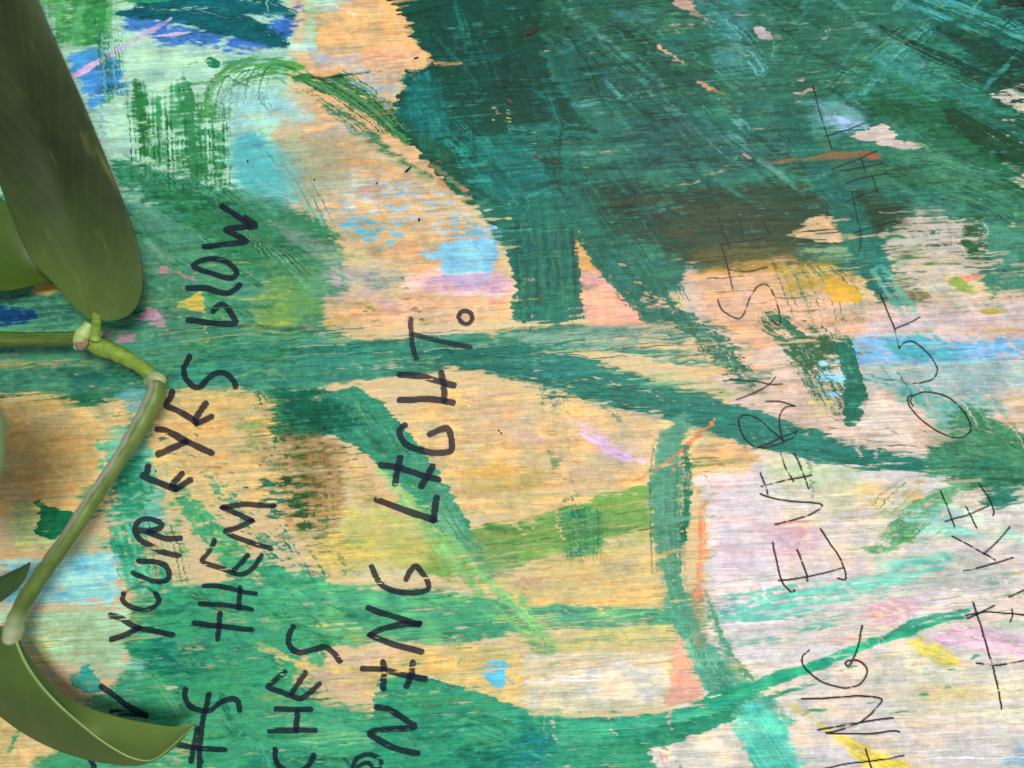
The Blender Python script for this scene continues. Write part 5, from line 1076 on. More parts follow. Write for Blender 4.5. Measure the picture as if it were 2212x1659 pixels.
# upper right
PF[0], PS[0] = 26.0, 0.3
Gz([(1180, 40), (1330, 20), (1470, 130), (1420, 230), (1280, 220), (1190, 140)], (40, 98, 78), 0.6, 40)
Gz([(1300, 230), (1520, 240), (1650, 310), (1480, 370), (1300, 330)], (38, 102, 90), 0.5, 40)
S([(1690, 240), (1730, 310), (1780, 390), (1830, 460)], [50, 64, 70, 60], (18, 92, 76), (28, 104, 88), load=0.85, bl=180)
S([(1880, 180), (1990, 250), (2100, 330), (2250, 420)], [70, 110, 110, 110], (12, 88, 50), (26, 104, 66), load=0.74, kb=1.0, bl=200, bw=4)
S([(1930, 330), (2050, 385), (2250, 440)], [50, 90, 90], (58, 120, 88), (76, 134, 98), load=0.66, kb=0.9, bl=200)
S([(1900, 130), (2010, 190), (2130, 230), (2250, 260)], [40, 60, 60, 60], (34, 112, 90), (60, 146, 124), load=0.5, kb=1.0, bl=160)
S([(2040, 60), (2130, 110), (2240, 150)], [40, 60, 60], (12, 64, 48), load=0.7, kb=0.9, bl=180)
S([(1300, 360), (1420, 350), (1600, 350), (1760, 370)], [24, 40, 44, 30], (28, 86, 72), load=0.6, kb=0.8)
Gz([(1290, 395), (1440, 395), (1500, 470), (1400, 520), (1310, 470)], (26, 60, 44), 0.6, 36)
Gz([(1440, 430), (1640, 420), (1760, 470), (1640, 560), (1500, 560)], (62, 72, 40), 0.6, 44)
Gz([(1500, 530), (1680, 520), (1760, 560), (1620, 600), (1510, 590)], (120, 104, 44), 0.5, 24)
Gz([(1840, 420), (1980, 420), (1960, 500), (1880, 500)], (30, 66, 38), 0.6, 26)
for pts in [[(1830, 290), (1874, 276), (1910, 264), (1950, 296), (1996, 319), (1930, 318), (1860, 302)], [(2130, 205), (2190, 184), (2240, 190), (2240, 250), (2200, 240), (2170, 225)], [(2105, 282), (2140, 284), (2180, 300), (2150, 308)],
            [(2130, 310), (2200, 300), (2240, 320), (2230, 350), (2180, 340), (2150, 330)], [(2150, 370), (2200, 350), (2240, 365), (2240, 410), (2190, 400)]]:
    P(pts, (204, 178, 164), (190, 176, 158), load=0.56, f=3, rag=8, sp=0.36, s=0.12)
# left middle
PF[0], PS[0] = 26.0, 0.32
S([(330, 440), (420, 450), (520, 470), (640, 520)], [60, 90, 100, 60], (54, 122, 78), (38, 104, 70), load=0.55, kb=1.0, bl=140)
S([(320, 470), (340, 540), (360, 620)], [36, 44, 36], (96, 152, 120), load=0.45, kb=1.0)
Gz([(600, 300), (700, 300), (760, 400), (680, 440), (610, 400)], (168, 170, 132), 0.5, 40)
Gz([(700, 620), (840, 640), (900, 700), (760, 716), (700, 690)], (226, 184, 132), 0.4, 30)
Gz([(560, 480), (640, 480), (760, 560), (860, 640), (800, 640), (680, 570)], (150, 160, 146), 0.55, 22, ang=32)
Gz([(590, 850), (700, 845), (730, 920), (700, 950), (620, 960), (585, 900)], (26, 98, 70), 0.7, 40)
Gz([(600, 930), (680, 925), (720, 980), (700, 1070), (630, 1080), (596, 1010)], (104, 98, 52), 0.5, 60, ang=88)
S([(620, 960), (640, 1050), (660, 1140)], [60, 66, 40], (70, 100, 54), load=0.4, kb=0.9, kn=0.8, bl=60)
Gz([(1290, 880), (1420, 900), (1440, 960), (1330, 950)], (170, 168, 150), 0.4, 24)
Gz([(700, 280), (840, 330), (930, 400), (860, 420), (740, 360)], (206, 162, 120), 0.45, 30)
S([(700, 600), (790, 630), (880, 690)], [20, 26, 14], (216, 174, 178), load=0.5, kb=1.0)

S([(1010, 20), (1080, 120), (1150, 230), (1210, 300)], [60, 90, 90, 50], (8, 58, 46), (16, 76, 60), load=0.7, bl=200, op=0.9)
S([(880, 170), (950, 250), (1040, 340), (1120, 440)], [50, 70, 80, 60], (24, 124, 112), (40, 140, 124), load=0.42, bl=180, kb=1.1)
S([(1130, 320), (1190, 400), (1230, 460)], [30, 50, 30], (70, 170, 158), load=0.3, bl=120, kb=1.1, kg=0.8)
S([(1300, 90), (1400, 170), (1500, 260), (1580, 330)], [40, 60, 60, 40], (92, 160, 150), load=0.3, bl=180, kb=1.1)
S([(1540, 40), (1600, 90), (1640, 150)], [50, 70, 50], (104, 176, 176), load=0.42, bl=120, kb=1.1)
S([(1440, 60), (1520, 100), (1600, 110), (1680, 90)], [50, 60, 60, 40], (96, 150, 116), load=0.45, bl=160, kb=1.0)
S([(1860, 200), (1920, 140), (2000, 70)], [40, 70, 40], (84, 172, 156), load=0.38, bl=120, kb=1.1)
S([(1900, 60), (2000, 110), (2120, 160), (2240, 190)], [30, 50, 60, 60], (10, 60, 46), load=0.6, bl=200, kb=1.1)
S([(2000, 0), (2110, 40), (2240, 90)], [30, 40, 46], (76, 164, 150), load=0.5, bl=200, kb=1.1)
S([(2060, 250), (2140, 300), (2240, 350)], [50, 70, 70], (8, 70, 40), load=0.7, bl=200, kb=1.0)
S([(1960, 300), (2060, 350), (2200, 400)], [20, 30, 30], (96, 158, 120), load=0.4, bl=200, kb=1.1)
Gz([(1740, 215), (1850, 210), (1870, 275), (1780, 290)], (112, 176, 178), 0.6, 22)
Gz([(1780, 245), (1860, 250), (1872, 280), (1800, 285)], (160, 186, 216), 0.6, 14)
# upper left washes
Gz([(470, 170), (640, 190), (700, 270), (560, 300), (470, 260)], (160, 214, 204), 0.6, 40)
Gz([(480, 290), (640, 300), (690, 420), (600, 480), (500, 420)], (104, 190, 186), 0.6, 50)
Gz([(220, 400), (330, 420), (350, 620), (250, 620)], (96, 160, 132), 0.5, 40)
Gz([(550, 420), (720, 460), (700, 520), (560, 500)], (74, 140, 98), 0.5, 40)
Gz([(560, 560), (700, 560), (720, 640), (580, 640)], (124, 168, 104), 0.5, 40)
Gz([(600, 310), (720, 320), (760, 420), (640, 420)], (160, 176, 146), 0.6, 50)
# ================= loose bristle marks worked over the big areas =================
_fr = random.Random(2024)


def green(p):
    return p[1] > 1.15 * p[0] and p[1] < 0.45


def dark(p):
    return p[1] > 1.1 * p[0] and p[1] < 0.16


def bare(p):
    return p[0] > 1.02 * p[1] and p[0] > 0.35


def flurry(n, bx, angles, pal, test, wd, ln, op=(0.4, 0.8), load=(0.35, 0.7), kb=1.0, bend=0.12):
    for _ in range(n):
        x, y = _fr.uniform(bx[0], bx[2]), _fr.uniform(bx[1], bx[3])
        a = math.radians(_fr.choice(angles) + _fr.uniform(-7, 7))
        L_ = _fr.uniform(*ln)
        x2, y2 = x + L_ * math.cos(a), y + L_ * math.sin(a)
        xm, ym = (x + x2) / 2 - bend * L_ * math.sin(a) * _fr.uniform(-1, 1), (y + y2) / 2 + bend * L_ * math.cos(a) * _fr.uniform(-1, 1)
        ok = True
        for (qx, qy) in ((x, y), (xm, ym), (x2, y2), ((x + xm) / 2, (y + ym) / 2), ((x2 + xm) / 2, (y2 + ym) / 2)):
            i, j = int((qx - X0) / ST), int((qy - Y0) / ST)
            if not (0 <= i < NX and 0 <= j < NY) or not test(C[j, i]):
                ok = False
                break
        if not ok:
            continue
        w_ = _fr.uniform(*wd)
        c = _fr.choice(pal)
        v = _fr.uniform(0.88, 1.12)
        c = tuple(min(240, k * v) for k in c)
        S([(x, y), (xm, ym), (x2, y2)], [w_ * 0.7, w_, w_ * 0.5], c, op=_fr.uniform(*op), load=_fr.uniform(*load), end=0.2,
          kb=kb, kg=0.4, kn=0.35, f=w_ * 0.45, bw=_fr.uniform(2.6, 4.6), bl=_fr.uniform(80, 200), rag=0.8, n=6)


GP = [(10, 72, 54), (22, 98, 74), (38, 118, 94), (62, 140, 120), (14, 88, 58), (50, 108, 78), (84, 130, 96), (104, 172, 156), (6, 50, 38)]
DP = [(8, 60, 48), (12, 76, 62), (20, 96, 84), (28, 110, 100), (10, 66, 44), (50, 140, 126)]
flurry(150, (1170, -20, 1640, 370), [-5, 38, 52], GP, green, (14, 52), (70, 210))
flurry(110, (1640, -20, 2230, 210), [24, 30, -44], GP + [(70, 154, 140)], green, (12, 48), (80, 220))
flurry(80, (1830, 180, 2230, 440), [26, 32], [(10, 88, 48), (24, 106, 66), (48, 122, 84), (70, 136, 104), (8, 72, 40)], green, (14, 50), (80, 230))
flurry(120, (860, -20, 1240, 470), [54, 66, 84, -4], DP, green, (12, 46), (70, 210))
flurry(40, (1114, 470, 1250, 600), [88], DP + [(70, 120, 90)], green, (8, 26), (70, 150))
flurry(60, (1200, 330, 1460, 640), [50, 54], DP + [(50, 132, 104)], green, (10, 34), (80, 200))
flurry(70, (1280, 390, 1760, 570), [-4, 20, 50], [(26, 56, 40), (44, 74, 46), (66, 76, 42), (30, 84, 62), (84, 82, 44)], dark, (12, 44), (60, 180))
flurry(80, (220, 330, 620, 600), [28, 40], [(60, 134, 86), (80, 156, 110), (110, 182, 150), (46, 116, 78)], green, (10, 34), (60, 170))
flurry(70, (220, 560, 560, 840), [-4, 26], [(66, 136, 100), (92, 160, 124), (120, 166, 120), (54, 122, 92)], green, (10, 36), (60, 170))
flurry(80, (440, 700, 1500, 830), [-3], [(40, 116, 94), (70, 146, 120), (96, 160, 128), (28, 104, 92)], green, (8, 30), (120, 320))
flurry(70, (1000, 770, 2050, 1010), [6, 12], [(24, 104, 88), (44, 128, 106), (70, 148, 122)], green, (10, 34), (120, 300))
flurry(190, (180, 1240, 1060, 1659), [-5, 24, 60], [(40, 138, 98), (70, 164, 120), (96, 184, 138), (30, 124, 96), (110, 182, 126), (24, 112, 92)], green, (12, 50), (70, 220))
flurry(70, (1000, 1300, 1480, 1380), [-3], [(90, 168, 124), (112, 178, 122), (70, 154, 116)], green, (8, 24), (90, 220))
flurry(90, (860, 1480, 1680, 1659), [-8, -16, 10], [(36, 140, 110), (60, 160, 124), (24, 126, 108), (84, 172, 136)], green, (12, 50), (100, 260))
flurry(50, (700, 850, 1020, 1200), [46, 52], [(46, 130, 98), (78, 154, 116), (104, 174, 124)], green, (10, 36), (70, 190))
flurry(60, (220, 930, 420, 1250), [80, 96], [(44, 144, 104), (96, 182, 146), (34, 130, 98), (124, 196, 160)], green, (8, 30), (60, 160))
flurry(50, (960, 1050, 1420, 1240), [-12], [(104, 152, 76), (126, 168, 92), (92, 142, 80)], green, (8, 30), (90, 220))
flurry(60, (1410, 930, 1640, 1560), [88, 70], [(80, 142, 112), (100, 164, 132), (66, 132, 104)], green, (8, 28), (70, 170))
flurry(60, (1900, 830, 2230, 1110), [24, -5], [(64, 128, 88), (92, 152, 112), (50, 116, 88), (110, 168, 142)], green, (10, 36), (70, 190))
WP = [(226, 190, 134), (222, 184, 112), (226, 178, 140), (224, 196, 120), (218, 172, 112)]
flurry(140, (880, 850, 1430, 1130), [-5, 30], WP + [(222, 178, 160)], bare, (14, 60), (70, 220), op=(0.2, 0.5))
flurry(110, (-20, 850, 620, 1120), [-5], WP[:2] + [(222, 180, 104)], bare, (14, 60), (60, 200), op=(0.25, 0.5))
flurry(90, (560, 940, 960, 1260), [88, -5, 50], WP + [(204, 190, 104)], bare, (12, 44), (60, 160), op=(0.25, 0.5))
flurry(90, (1000, 1180, 1470, 1320), [-5], WP + [(216, 196, 140), (224, 186, 160)], bare, (10, 40), (70, 200), op=(0.25, 0.55))
flurry(90, (880, 1380, 1480, 1540), [-5, 10], [(224, 204, 150), (228, 212, 190), (222, 192, 126), (224, 196, 170)], bare, (10, 40), (70, 220), op=(0.25, 0.55))
PP = [(226, 208, 200), (230, 214, 212), (228, 190, 192), (224, 206, 160), (216, 200, 206), (230, 222, 216), (222, 196, 176)]
flurry(220, (1540, 1010, 2230, 1659), [-6, -10, 24], PP, bare, (14, 60), (70, 240), op=(0.3, 0.65))
flurry(120, (1480, 580, 2230, 760), [-4, 30], [(226, 176, 138), (222, 166, 120), (214, 182, 166), (206, 178, 170), (228, 182, 120)], bare, (10, 44), (60, 190), op=(0.25, 0.6))
flurry(110, (690, 0, 900, 240), [-6], [(228, 180, 124), (224, 168, 110), (222, 174, 140)], bare, (8, 34), (40, 120), op=(0.3, 0.6))
flurry(160, (600, 270, 1090, 580), [-5, 30], [(224, 170, 110), (206, 166, 128), (222, 178, 140), (176, 176, 160), (226, 162, 104)], bare, (6, 30), (40, 130), op=(0.3, 0.7))
flurry(70, (700, 600, 1110, 720), [-4], [(228, 180, 128), (226, 170, 150), (222, 176, 178), (226, 186, 120)], bare, (8, 34), (60, 180), op=(0.3, 0.6))
# ================= last touches, wet over dry =================
PF[0], PS[0], PK[0] = 12.0, 0.2, 1.0
S([(1540, 1512), (1620, 1488), (1690, 1462), (1760, 1440), (1830, 1410), (1885, 1388), (1960, 1366), (2040, 1340), (2092, 1330)], [44, 36, 32, 28, 25, 24, 20, 16, 8], (40, 156, 116), (56, 166, 124), load=0.9, f=7, bw=2.6)
S([(1900, 1385), (1960, 1352), (2030, 1330), (2090, 1318)], [10, 18, 14, 16], (64, 158, 130), load=0.75, f=5)
S([(1650, 1508), (1740, 1480), (1790, 1462), (1850, 1438)], [16, 16, 12, 5], (66, 164, 128), load=0.7, f=5)
P([(1545, 1290), (1660, 1268), (1800, 1250), (1940, 1215), (2040, 1190), (2050, 1225), (1940, 1265), (1820, 1300), (1700, 1330), (1570, 1350)], (84, 174, 152), (116, 188, 170), load=0.46, kb=1.3, kg=0.3, ang=-11, bl=190, bw=3.6, f=16)
P([(1700, 1514), (1724, 1522), (1760, 1550), (1800, 1572), (1860, 1600), (1950, 1640), (2000, 1680), (1900, 1720), (1840, 1640), (1790, 1590), (1740, 1555)], (234, 202, 76), (228, 194, 96), load=0.82, ang=28)
P([(1950, 1380), (2000, 1372), (2040, 1390), (2076, 1425), (2050, 1445), (1990, 1420)], (224, 200, 100), (218, 188, 84), load=0.8, ang=20)
Gz([(1960, 1470), (2100, 1450), (2140, 1520), (1990, 1540)], (222, 202, 128), 0.5, 40)
P([(1990, 1390), (2060, 1352), (2130, 1347), (2230, 1385), (2230, 1430), (2120, 1410)], (232, 178, 184), (220, 186, 188), load=0.8, ang=12)
P([(1840, 1315), (1900, 1292), (2000, 1290), (1990, 1330), (1900, 1350)], (230, 184, 188), load=0.6, ang=-12)
P([(1665, 1130), (1745, 1118), (1780, 1180), (1700, 1210)], (232, 180, 184), load=0.55)
for sx, sy, rx, aa in [(2062, 1447, 14, -5), (2048, 1486, 14, -20), (1940, 1541, 26, -6), (1766, 1535, 24, -8), (2110, 1420, 14, -8), (1880, 1516, 12, 0), (1740, 1542, 16, -10), (1992, 1500, 10, -12)]:
    P(ell(sx, sy, rx, 5, aa), (76, 172, 128), load=0.8, f=3, rag=4)
P([(1200, 900), (1250, 905), (1310, 935), (1360, 975), (1420, 990), (1380, 1005), (1330, 995), (1270, 960)], (210, 168, 204), (204, 176, 192), load=0.62, ang=25)
P([(1042, 1450), (1048, 1432), (1062, 1426), (1086, 1428), (1094, 1440), (1093, 1468), (1088, 1484), (1076, 1488), (1062, 1480), (1052, 1468)], (104, 198, 216), (96, 190, 208), f=2, rag=1.2, kg=0.1, load=1.0, th=2.0)
S([(1074, 1442), (1078, 1454)], 2.5, (70, 120, 90))
P([(382, 655), (410, 640), (440, 628), (446, 668), (430, 674), (400, 668)], (220, 186, 76), (208, 182, 90), load=0.8, f=4)
P([(300, 672), (330, 660), (352, 685), (364, 716), (330, 706), (300, 696)], (212, 150, 166), (200, 154, 156), load=0.66, f=6, sp=0.34)
P([(215, 712), (265, 708), (300, 722), (270, 740), (225, 735)], (196, 150, 162), load=0.5, f=6)
P([(343, 574), (362, 572), (364, 588), (345, 590)], (212, 148, 158), load=0.8, f=2)
P([(70, 612), (104, 602), (128, 620), (118, 636), (84, 634)], (216, 178, 90), (206, 170, 100), load=0.85, f=4)
P([(-20, 662), (40, 656), (80, 666), (84, 692), (40, 706), (-20, 714)], (16, 70, 122), (24, 84, 116), load=0.8, f=8)
S([(1650, 352), (1720, 346), (1800, 338), (1860, 334), (1896, 338)], [8, 13, 15, 17, 12], (158, 84, 46), (104, 90, 54), load=0.72, f=5)
P([(1872, 330), (1890, 330), (1896, 340), (1880, 344)], (170, 84, 44), load=0.9, f=3)
P([(1800, 240), (1830, 250), (1868, 272), (1850, 288), (1810, 280)], (158, 186, 220), (140, 176, 206), load=0.62, ang=32)
P(ell(2100, 598, 32, 9, -4), (228, 144, 122), (216, 150, 110), f=4)
P([(2040, 602), (2068, 594), (2096, 612), (2100, 640), (2072, 630)], (134, 148, 48), (120, 150, 80), load=0.85, f=5)
P(ell(2148, 672, 30, 7, 2), (194, 172, 52), f=3)
P([(1780, 606), (1815, 606), (1850, 622), (1862, 650), (1830, 652), (1790, 646)], (226, 170, 52), (214, 158, 50), load=0.85, f=6)
P([(1714, 500), (1750, 474), (1778, 466), (1800, 470), (1816, 500), (1820, 525), (1770, 520), (1730, 512)], (222, 184, 146), (206, 166, 116), load=0.5, sp=0.36, f=10)
P([(2080, 462), (2112, 456), (2128, 480), (2130, 530), (2140, 560), (2110, 570), (2082, 540), (2074, 500)], (26, 72, 34), (44, 92, 54), load=0.55, sp=0.36, f=10)
P([(900, 545), (950, 522), (1000, 512), (1070, 512), (1080, 545), (1066, 588), (985, 592), (945, 585)], (132, 196, 216), (120, 186, 208), load=0.66, sp=0.3, f=16)
P([(870, 592), (960, 590), (1090, 600), (1110, 640), (1000, 646), (880, 634)], (230, 172, 184), (228, 180, 166), load=0.6, f=14)
P([(945, 590), (1000, 594), (1062, 592), (1056, 614), (1036, 630), (1000, 626)], (194, 176, 210), load=0.75, f=8)
S([(1482, 965), (1486, 1040), (1482, 1110), (1476, 1166)], [18, 24, 24, 18], (36, 130, 96), load=0.72, bw=2.4, f=6)
P([(1460, 1380), (1476, 1376), (1494, 1420), (1506, 1450), (1516, 1495), (1500, 1518), (1440, 1528), (1450, 1450)], (238, 172, 142), (230, 164, 130), load=0.75, f=8)
P([(1360, 1440), (1200, 1462), (1130, 1478), (1140, 1466), (1260, 1444), (1390, 1424)], (244, 238, 236), load=0.5, f=6)
S([(2002, 1637), (2060, 1637), (2130, 1638), (2220, 1632)], [4, 5, 4, 3], (240, 238, 238), load=0.75, f=1)
for pts, cc in [([(1414, 96), (1424, 98), (1440, 108), (1452, 116), (1440, 118), (1422, 106)], (226, 172, 126)), ([(1450, 118), (1462, 120), (1474, 130), (1480, 138), (1466, 134)], (226, 172, 126)),
                ([(1504, 176), (1516, 176), (1534, 190), (1522, 194), (1510, 184)], (214, 166, 124)), ([(1452, -4), (1490, -2), (1500, 18), (1484, 24), (1462, 14)], (214, 164, 144)),
                ([(1630, 58), (1650, 55), (1664, 70), (1668, 86), (1640, 82)], (192, 178, 182)), ([(1596, 328), (1610, 330), (1622, 342), (1608, 340)], (208, 158, 142))]:
    P(pts, cc, load=0.8, f=3, rag=4, sp=0.3)
for sx, sy, rx in [(1738, 170, 13), (1744, 196, 12), (1724, 200, 14), (1722, 220, 10), (1670, 76, 10)]:
    P(ell(sx, sy, rx, 4), (214, 180, 168), load=0.6, f=3, rag=6)
# the lifting flake and its raw edge
P([(646, 122), (660, 122), (676, 138), (706, 154), (738, 150), (728, 162), (680, 166), (660, 148)], (230, 186, 138), (206, 150, 92), f=3, rag=2, th=2.0)
S([(672, 165), (705, 166), (738, 167)], 4, (20, 74, 46), load=0.8, f=1)
# ================= grain, pores and painted gloss flecks over everything =================
# short dry strokes dragged out of the paint already there
_ar = random.Random(77)
for k in range(2600):
    ax, ay = _ar.uniform(-60, 2272), _ar.uniform(-60, 1720)
    r = _ar.random()
    ln = _ar.uniform(25, 110)
    if r < 0.62:
        an = math.radians(-5 + _ar.uniform(-4, 4))
    elif ax < 1000 and ay < 700:
        an = math.radians(_ar.choice([28, 40, 86]) + _ar.uniform(-8, 8))
    elif ax > 1300 and ay < 900:
        an = math.radians(_ar.choice([25, 45, 60]) + _ar.uniform(-10, 10))
    else:
        an = math.radians(_ar.choice([50, 85, -12]) + _ar.uniform(-10, 10))
    i0, j0 = int((ax - X0) / ST), int((ay - Y0) / ST)
    c = C[j0, i0].copy()
    f = _ar.uniform(0.84, 1.2)
    c = np.clip(c * f * np.array([1 + _ar.uniform(-.06, .06), 1, 1 + _ar.uniform(-.08, .08)]), 0, 0.85)
    bx, by = ax + ln * math.cos(an), ay + ln * math.sin(an)
    wd = _ar.uniform(3, 12)
    m = wd + 10
    w = win(min(ax, bx) - m, min(ay, by) - m, max(ax, bx) + m, max(ay, by) + m)
    if w is None:
        continue
    x = XX[w] + 4 * FX[w]; y = YY[w]
    u = (x - ax) * math.cos(an) + (y - ay) * math.sin(an)
    v = -(x - ax) * math.sin(an) + (y - ay) * math.cos(an)
    d = np.minimum(wd * 0.5 - np.abs(v), np.minimum(u, ln - u))
    cc = _ar.uniform(-0.22, 0.22) + 0.22 * GR[w] + 0.16 * BLOT[w] + 0.25 * (1 - np.clip(u / ln, 0, 1)) - np.clip(1 - d / 5, 0, 1.6) * 0.4
    a = (sstep(-0.12, 0.12, cc) * sstep(-1.5, 1.5, d) * _ar.uniform(0.25, 0.75))[..., None]
    C[w] = C[w] * (1 - a) + c.astype(np.float32) * a
# every fibre of the raised grain drags its colour a little way along itself
_off = 0.9 * unit(vnoise(XX / 45, VV / 2.3, 61)) + 0.8 * unit(vnoise(XX / 80, VV / 5.0, 62))
_off *= np.clip(0.75 + 0.5 * N140, 0.1, 1.6)
_jx = np.clip(np.rint((XX + _off - X0) / ST), 0, NX - 1).astype(np.int32)
_jy = np.clip(np.rint((YY - 0.085 * _off - Y0) / ST), 0, NY - 1).astype(np.int32)
C = C[_jy, _jx]; HT = HT[_jy, _jx]; PID = PID[_jy, _jx]

lum = C @ np.array([0.21, 0.72, 0.07], np.float32)
dk = sstep(0.30, 0.05, lum)                    # how much dark paint covers the wood
gmod = np.clip(0.65 + 0.35 * N140, 0.15, 1.4)
# long thin open-grain grooves
pg = 0.65 * unit(vnoise(XX / 130, VV / 3.6, 31)) + 0.5 * unit(vnoise(XX / 48, VV / 2.4, 32)) + 0.25 * N40
groove = sstep(1.25 - 0.3 * dk, 2.0, pg) * np.clip(0.8 + 0.3 * N40, 0.1, 1.2)
def veins(cell, run, seed, lo, hi):
    l = 1 - np.abs(vnoise(XX / run, VV / cell, seed) - 0.5) * 2
    return sstep(lo, hi, l) * sstep(-0.1, 0.7, unit(vnoise(XX / 95, VV / (cell * 1.7), seed + 3)))
longline = np.clip(veins(13.0, 420, 33, 0.86, 0.97) + veins(23.0, 600, 43, 0.92, 0.985) + 0.8 * veins(8.0, 260, 53, 0.84, 0.96), 0, 1)
warm = np.array([0.88, 0.70, 0.52], np.float32)
cool = np.array([0.42, 0.52, 0.48], np.float32)
tint = warm * (1 - dk[..., None]) + cool * dk[..., None]
g = np.clip((0.40 + 0.28 * dk) * groove + (0.36 + 0.3 * dk) * longline, 0, 0.9)[..., None]
C *= 1 - g * (1 - tint)
# gloss on the grain painted as lighter fibres: strongest on dark green
lf = sstep(1.25, 2.2, 0.6 * unit(vnoise(XX / 40, VV / 2.6, 36)) + 0.55 * G2 + 0.4 * N12) * dk
C += lf[..., None] * np.array([0.03, 0.10, 0.085], np.float32) * 0.8
# fine fibre and weave
fib = 1 + (0.5 + 0.5 * dk) * (0.085 * G3 + 0.055 * G1 + 0.06 * N4 + 0.03 * N12)
C *= np.clip(fib, 0.6, 1.45)[..., None]
hue = 0.022 * N40
C[..., 0] *= 1 + hue + 0.02 * GR
C[..., 2] *= 1 - 0.8 * hue - 0.035 * GR
_l = C @ np.array([0.3, 0.6, 0.1], np.float32)
_g = sstep(0.0, 0.07, C[..., 1] - C[..., 0]); _d = sstep(0.26, 0.07, _l)          # phthalo greens have almost no red
_w = sstep(0.02, 0.2, C[..., 0] - C[..., 2]) * sstep(0.25, 0.5, C[..., 0])          # old ply is greyer than fresh ply
C[..., 0] *= (1 - 0.38 * _g * _d) * (1 - 0.15 * _w)
C[..., 1] *= (1 - 0.12 * _g * _d) * (1 - 0.02 * _w)
C[..., 2] *= (1 - 0.06 * _g * _d) * (1 + 0.10 * _g * (1 - _d)) * (1 + 0.13 * _w)
np.clip(C, 0.004, 0.84, out=C)

# ================= the writing =================
MK = 'black marker letter '
def L(strokes, wd, ch, where, load=1.0, op=0.95):
    ink(strokes, wd, MK + ch + ' ' + where, load=load, op=op)
w1, w2 = 'in the top word on the left', 'in the second word of the left line'
L([[(480, 446), (510, 466), (536, 486), (514, 492), (488, 496), (508, 508), (530, 522), (490, 527), (442, 533)], [(530, 470), (552, 487), (540, 492)]], 11, 'W', w1, load=0.9)
L([[(418, 575), (435, 562), (470, 560), (502, 575), (511, 590), (500, 601), (470, 595), (440, 585), (418, 577)]], 10, 'O', w1, load=0.95)
L([[(406, 622), (445, 623), (470, 630), (490, 633), (505, 627), (518, 616)]], 11, 'L', w1)
L([[(406, 691), (450, 698), (490, 700), (508, 697), (502, 682), (480, 658), (460, 672)]], 11, 'G', w1)
L([[(409, 770), (398, 795), (401, 815), (415, 834), (432, 836), (445, 822), (460, 810), (480, 806), (498, 815), (509, 835)]], 11, 'S', w2)
L([[(372, 846), (369, 858), (360, 870), (362, 878), (390, 891), (425, 912)], [(422, 904), (445, 872)], [(425, 915), (456, 900)]], 12, 'E', w2 + ' beside the S')
L([[(340, 927), (358, 930), (400, 952), (457, 978)], [(342, 981), (375, 967), (402, 955)]], 12, 'Y', w2)
L([[(322, 1007), (318, 1022), (310, 1030), (350, 1045), (378, 1057)], [(372, 1047), (393, 1023)], [(382, 1057), (410, 1036)]], 12, 'E', w2 + ' below the Y')
w3 = 'in the third word of the left line'
L([[(385, 1200), (355, 1194), (312, 1172), (292, 1149), (300, 1127), (322, 1121), (347, 1130), (345, 1142), (322, 1147), (295, 1145)], [(322, 1150), (355, 1163), (390, 1162)]], 11, 'R', w3)
L([[(300, 1212), (335, 1214), (357, 1222), (366, 1240), (362, 1250), (350, 1256), (325, 1254), (305, 1245), (288, 1237)]], 10, 'U', w3)
L([[(266, 1282), (265, 1297), (280, 1309), (310, 1317), (332, 1311), (343, 1296), (337, 1282)]], 10, 'O', w3, load=0.88)
L([[(268, 1284), (280, 1273), (300, 1268), (322, 1271), (337, 1282)]], 6, 'O faded top', w3, load=0.85, op=0.62)
L([[(240, 1329), (262, 1336), (290, 1354), (315, 1359), (372, 1371)], [(241, 1381), (270, 1371), (300, 1357)]], 11, 'Y', w3)
L([[(220, 1483), (250, 1505), (275, 1525), (315, 1546)], [(315, 1545), (280, 1542), (243, 1537)]], 11, 'N', 'cut off by the curled leaf')
L([[(194, 1636), (200, 1650), (206, 1668)]], 10, 'piece', 'under the tip of the curled leaf')
w4 = 'in the second line'
L([[(592, 1092), (530, 1090), (480, 1096)], [(480, 1096), (505, 1107), (545, 1125)], [(545, 1125), (510, 1140), (487, 1148), (530, 1168), (585, 1184)]], 10, 'M', w4)
L([[(464, 1167), (450, 1195), (438, 1214), (480, 1228), (520, 1241), (545, 1228), (565, 1200)], [(505, 1232), (535, 1200)]], 9.5, 'E', w4, load=0.97)
L([[(440, 1265), (475, 1266), (515, 1276), (553, 1283)], [(433, 1304), (500, 1309), (543, 1316)], [(518, 1269), (516, 1314)]], 9.5, 'H', w4, load=0.97)
L([[(420, 1346), (475, 1353), (543, 1360)], [(475, 1326), (470, 1381)]], 10, 'T', w4)
L([[(400, 1489), (402, 1514), (420, 1531), (450, 1536), (475, 1519), (500, 1509), (515, 1516), (518, 1534)], [(451, 1500), (442, 1539), (433, 1594), (430, 1669)], [(426, 1574), (419, 1610), (413, 1645)], [(385, 1608), (430, 1617), (486, 1620)]], 10.5, 'S crossed by a long upright', w4)
w5 = 'in the third line'
L([[(633, 1354), (623, 1379), (628, 1399), (648, 1409), (683, 1401), (705, 1399), (723, 1414), (733, 1428)]], 11, 'S', w5)
L([[(617, 1452), (598, 1466), (580, 1484), (608, 1494), (645, 1509), (660, 1504), (690, 1477)], [(630, 1497), (660, 1454)]], 10.5, 'E', w5)
L([[(596, 1531), (670, 1533)], [(583, 1579), (680, 1577)], [(643, 1537), (640, 1579)]], 10.5, 'H', w5, load=0.95)
L([[(595, 1619), (596, 1644), (612, 1662), (640, 1668), (662, 1657), (675, 1640), (678, 1632)]], 10, 'C', w5, load=0.93)
w6 = 'in the longest marker line'
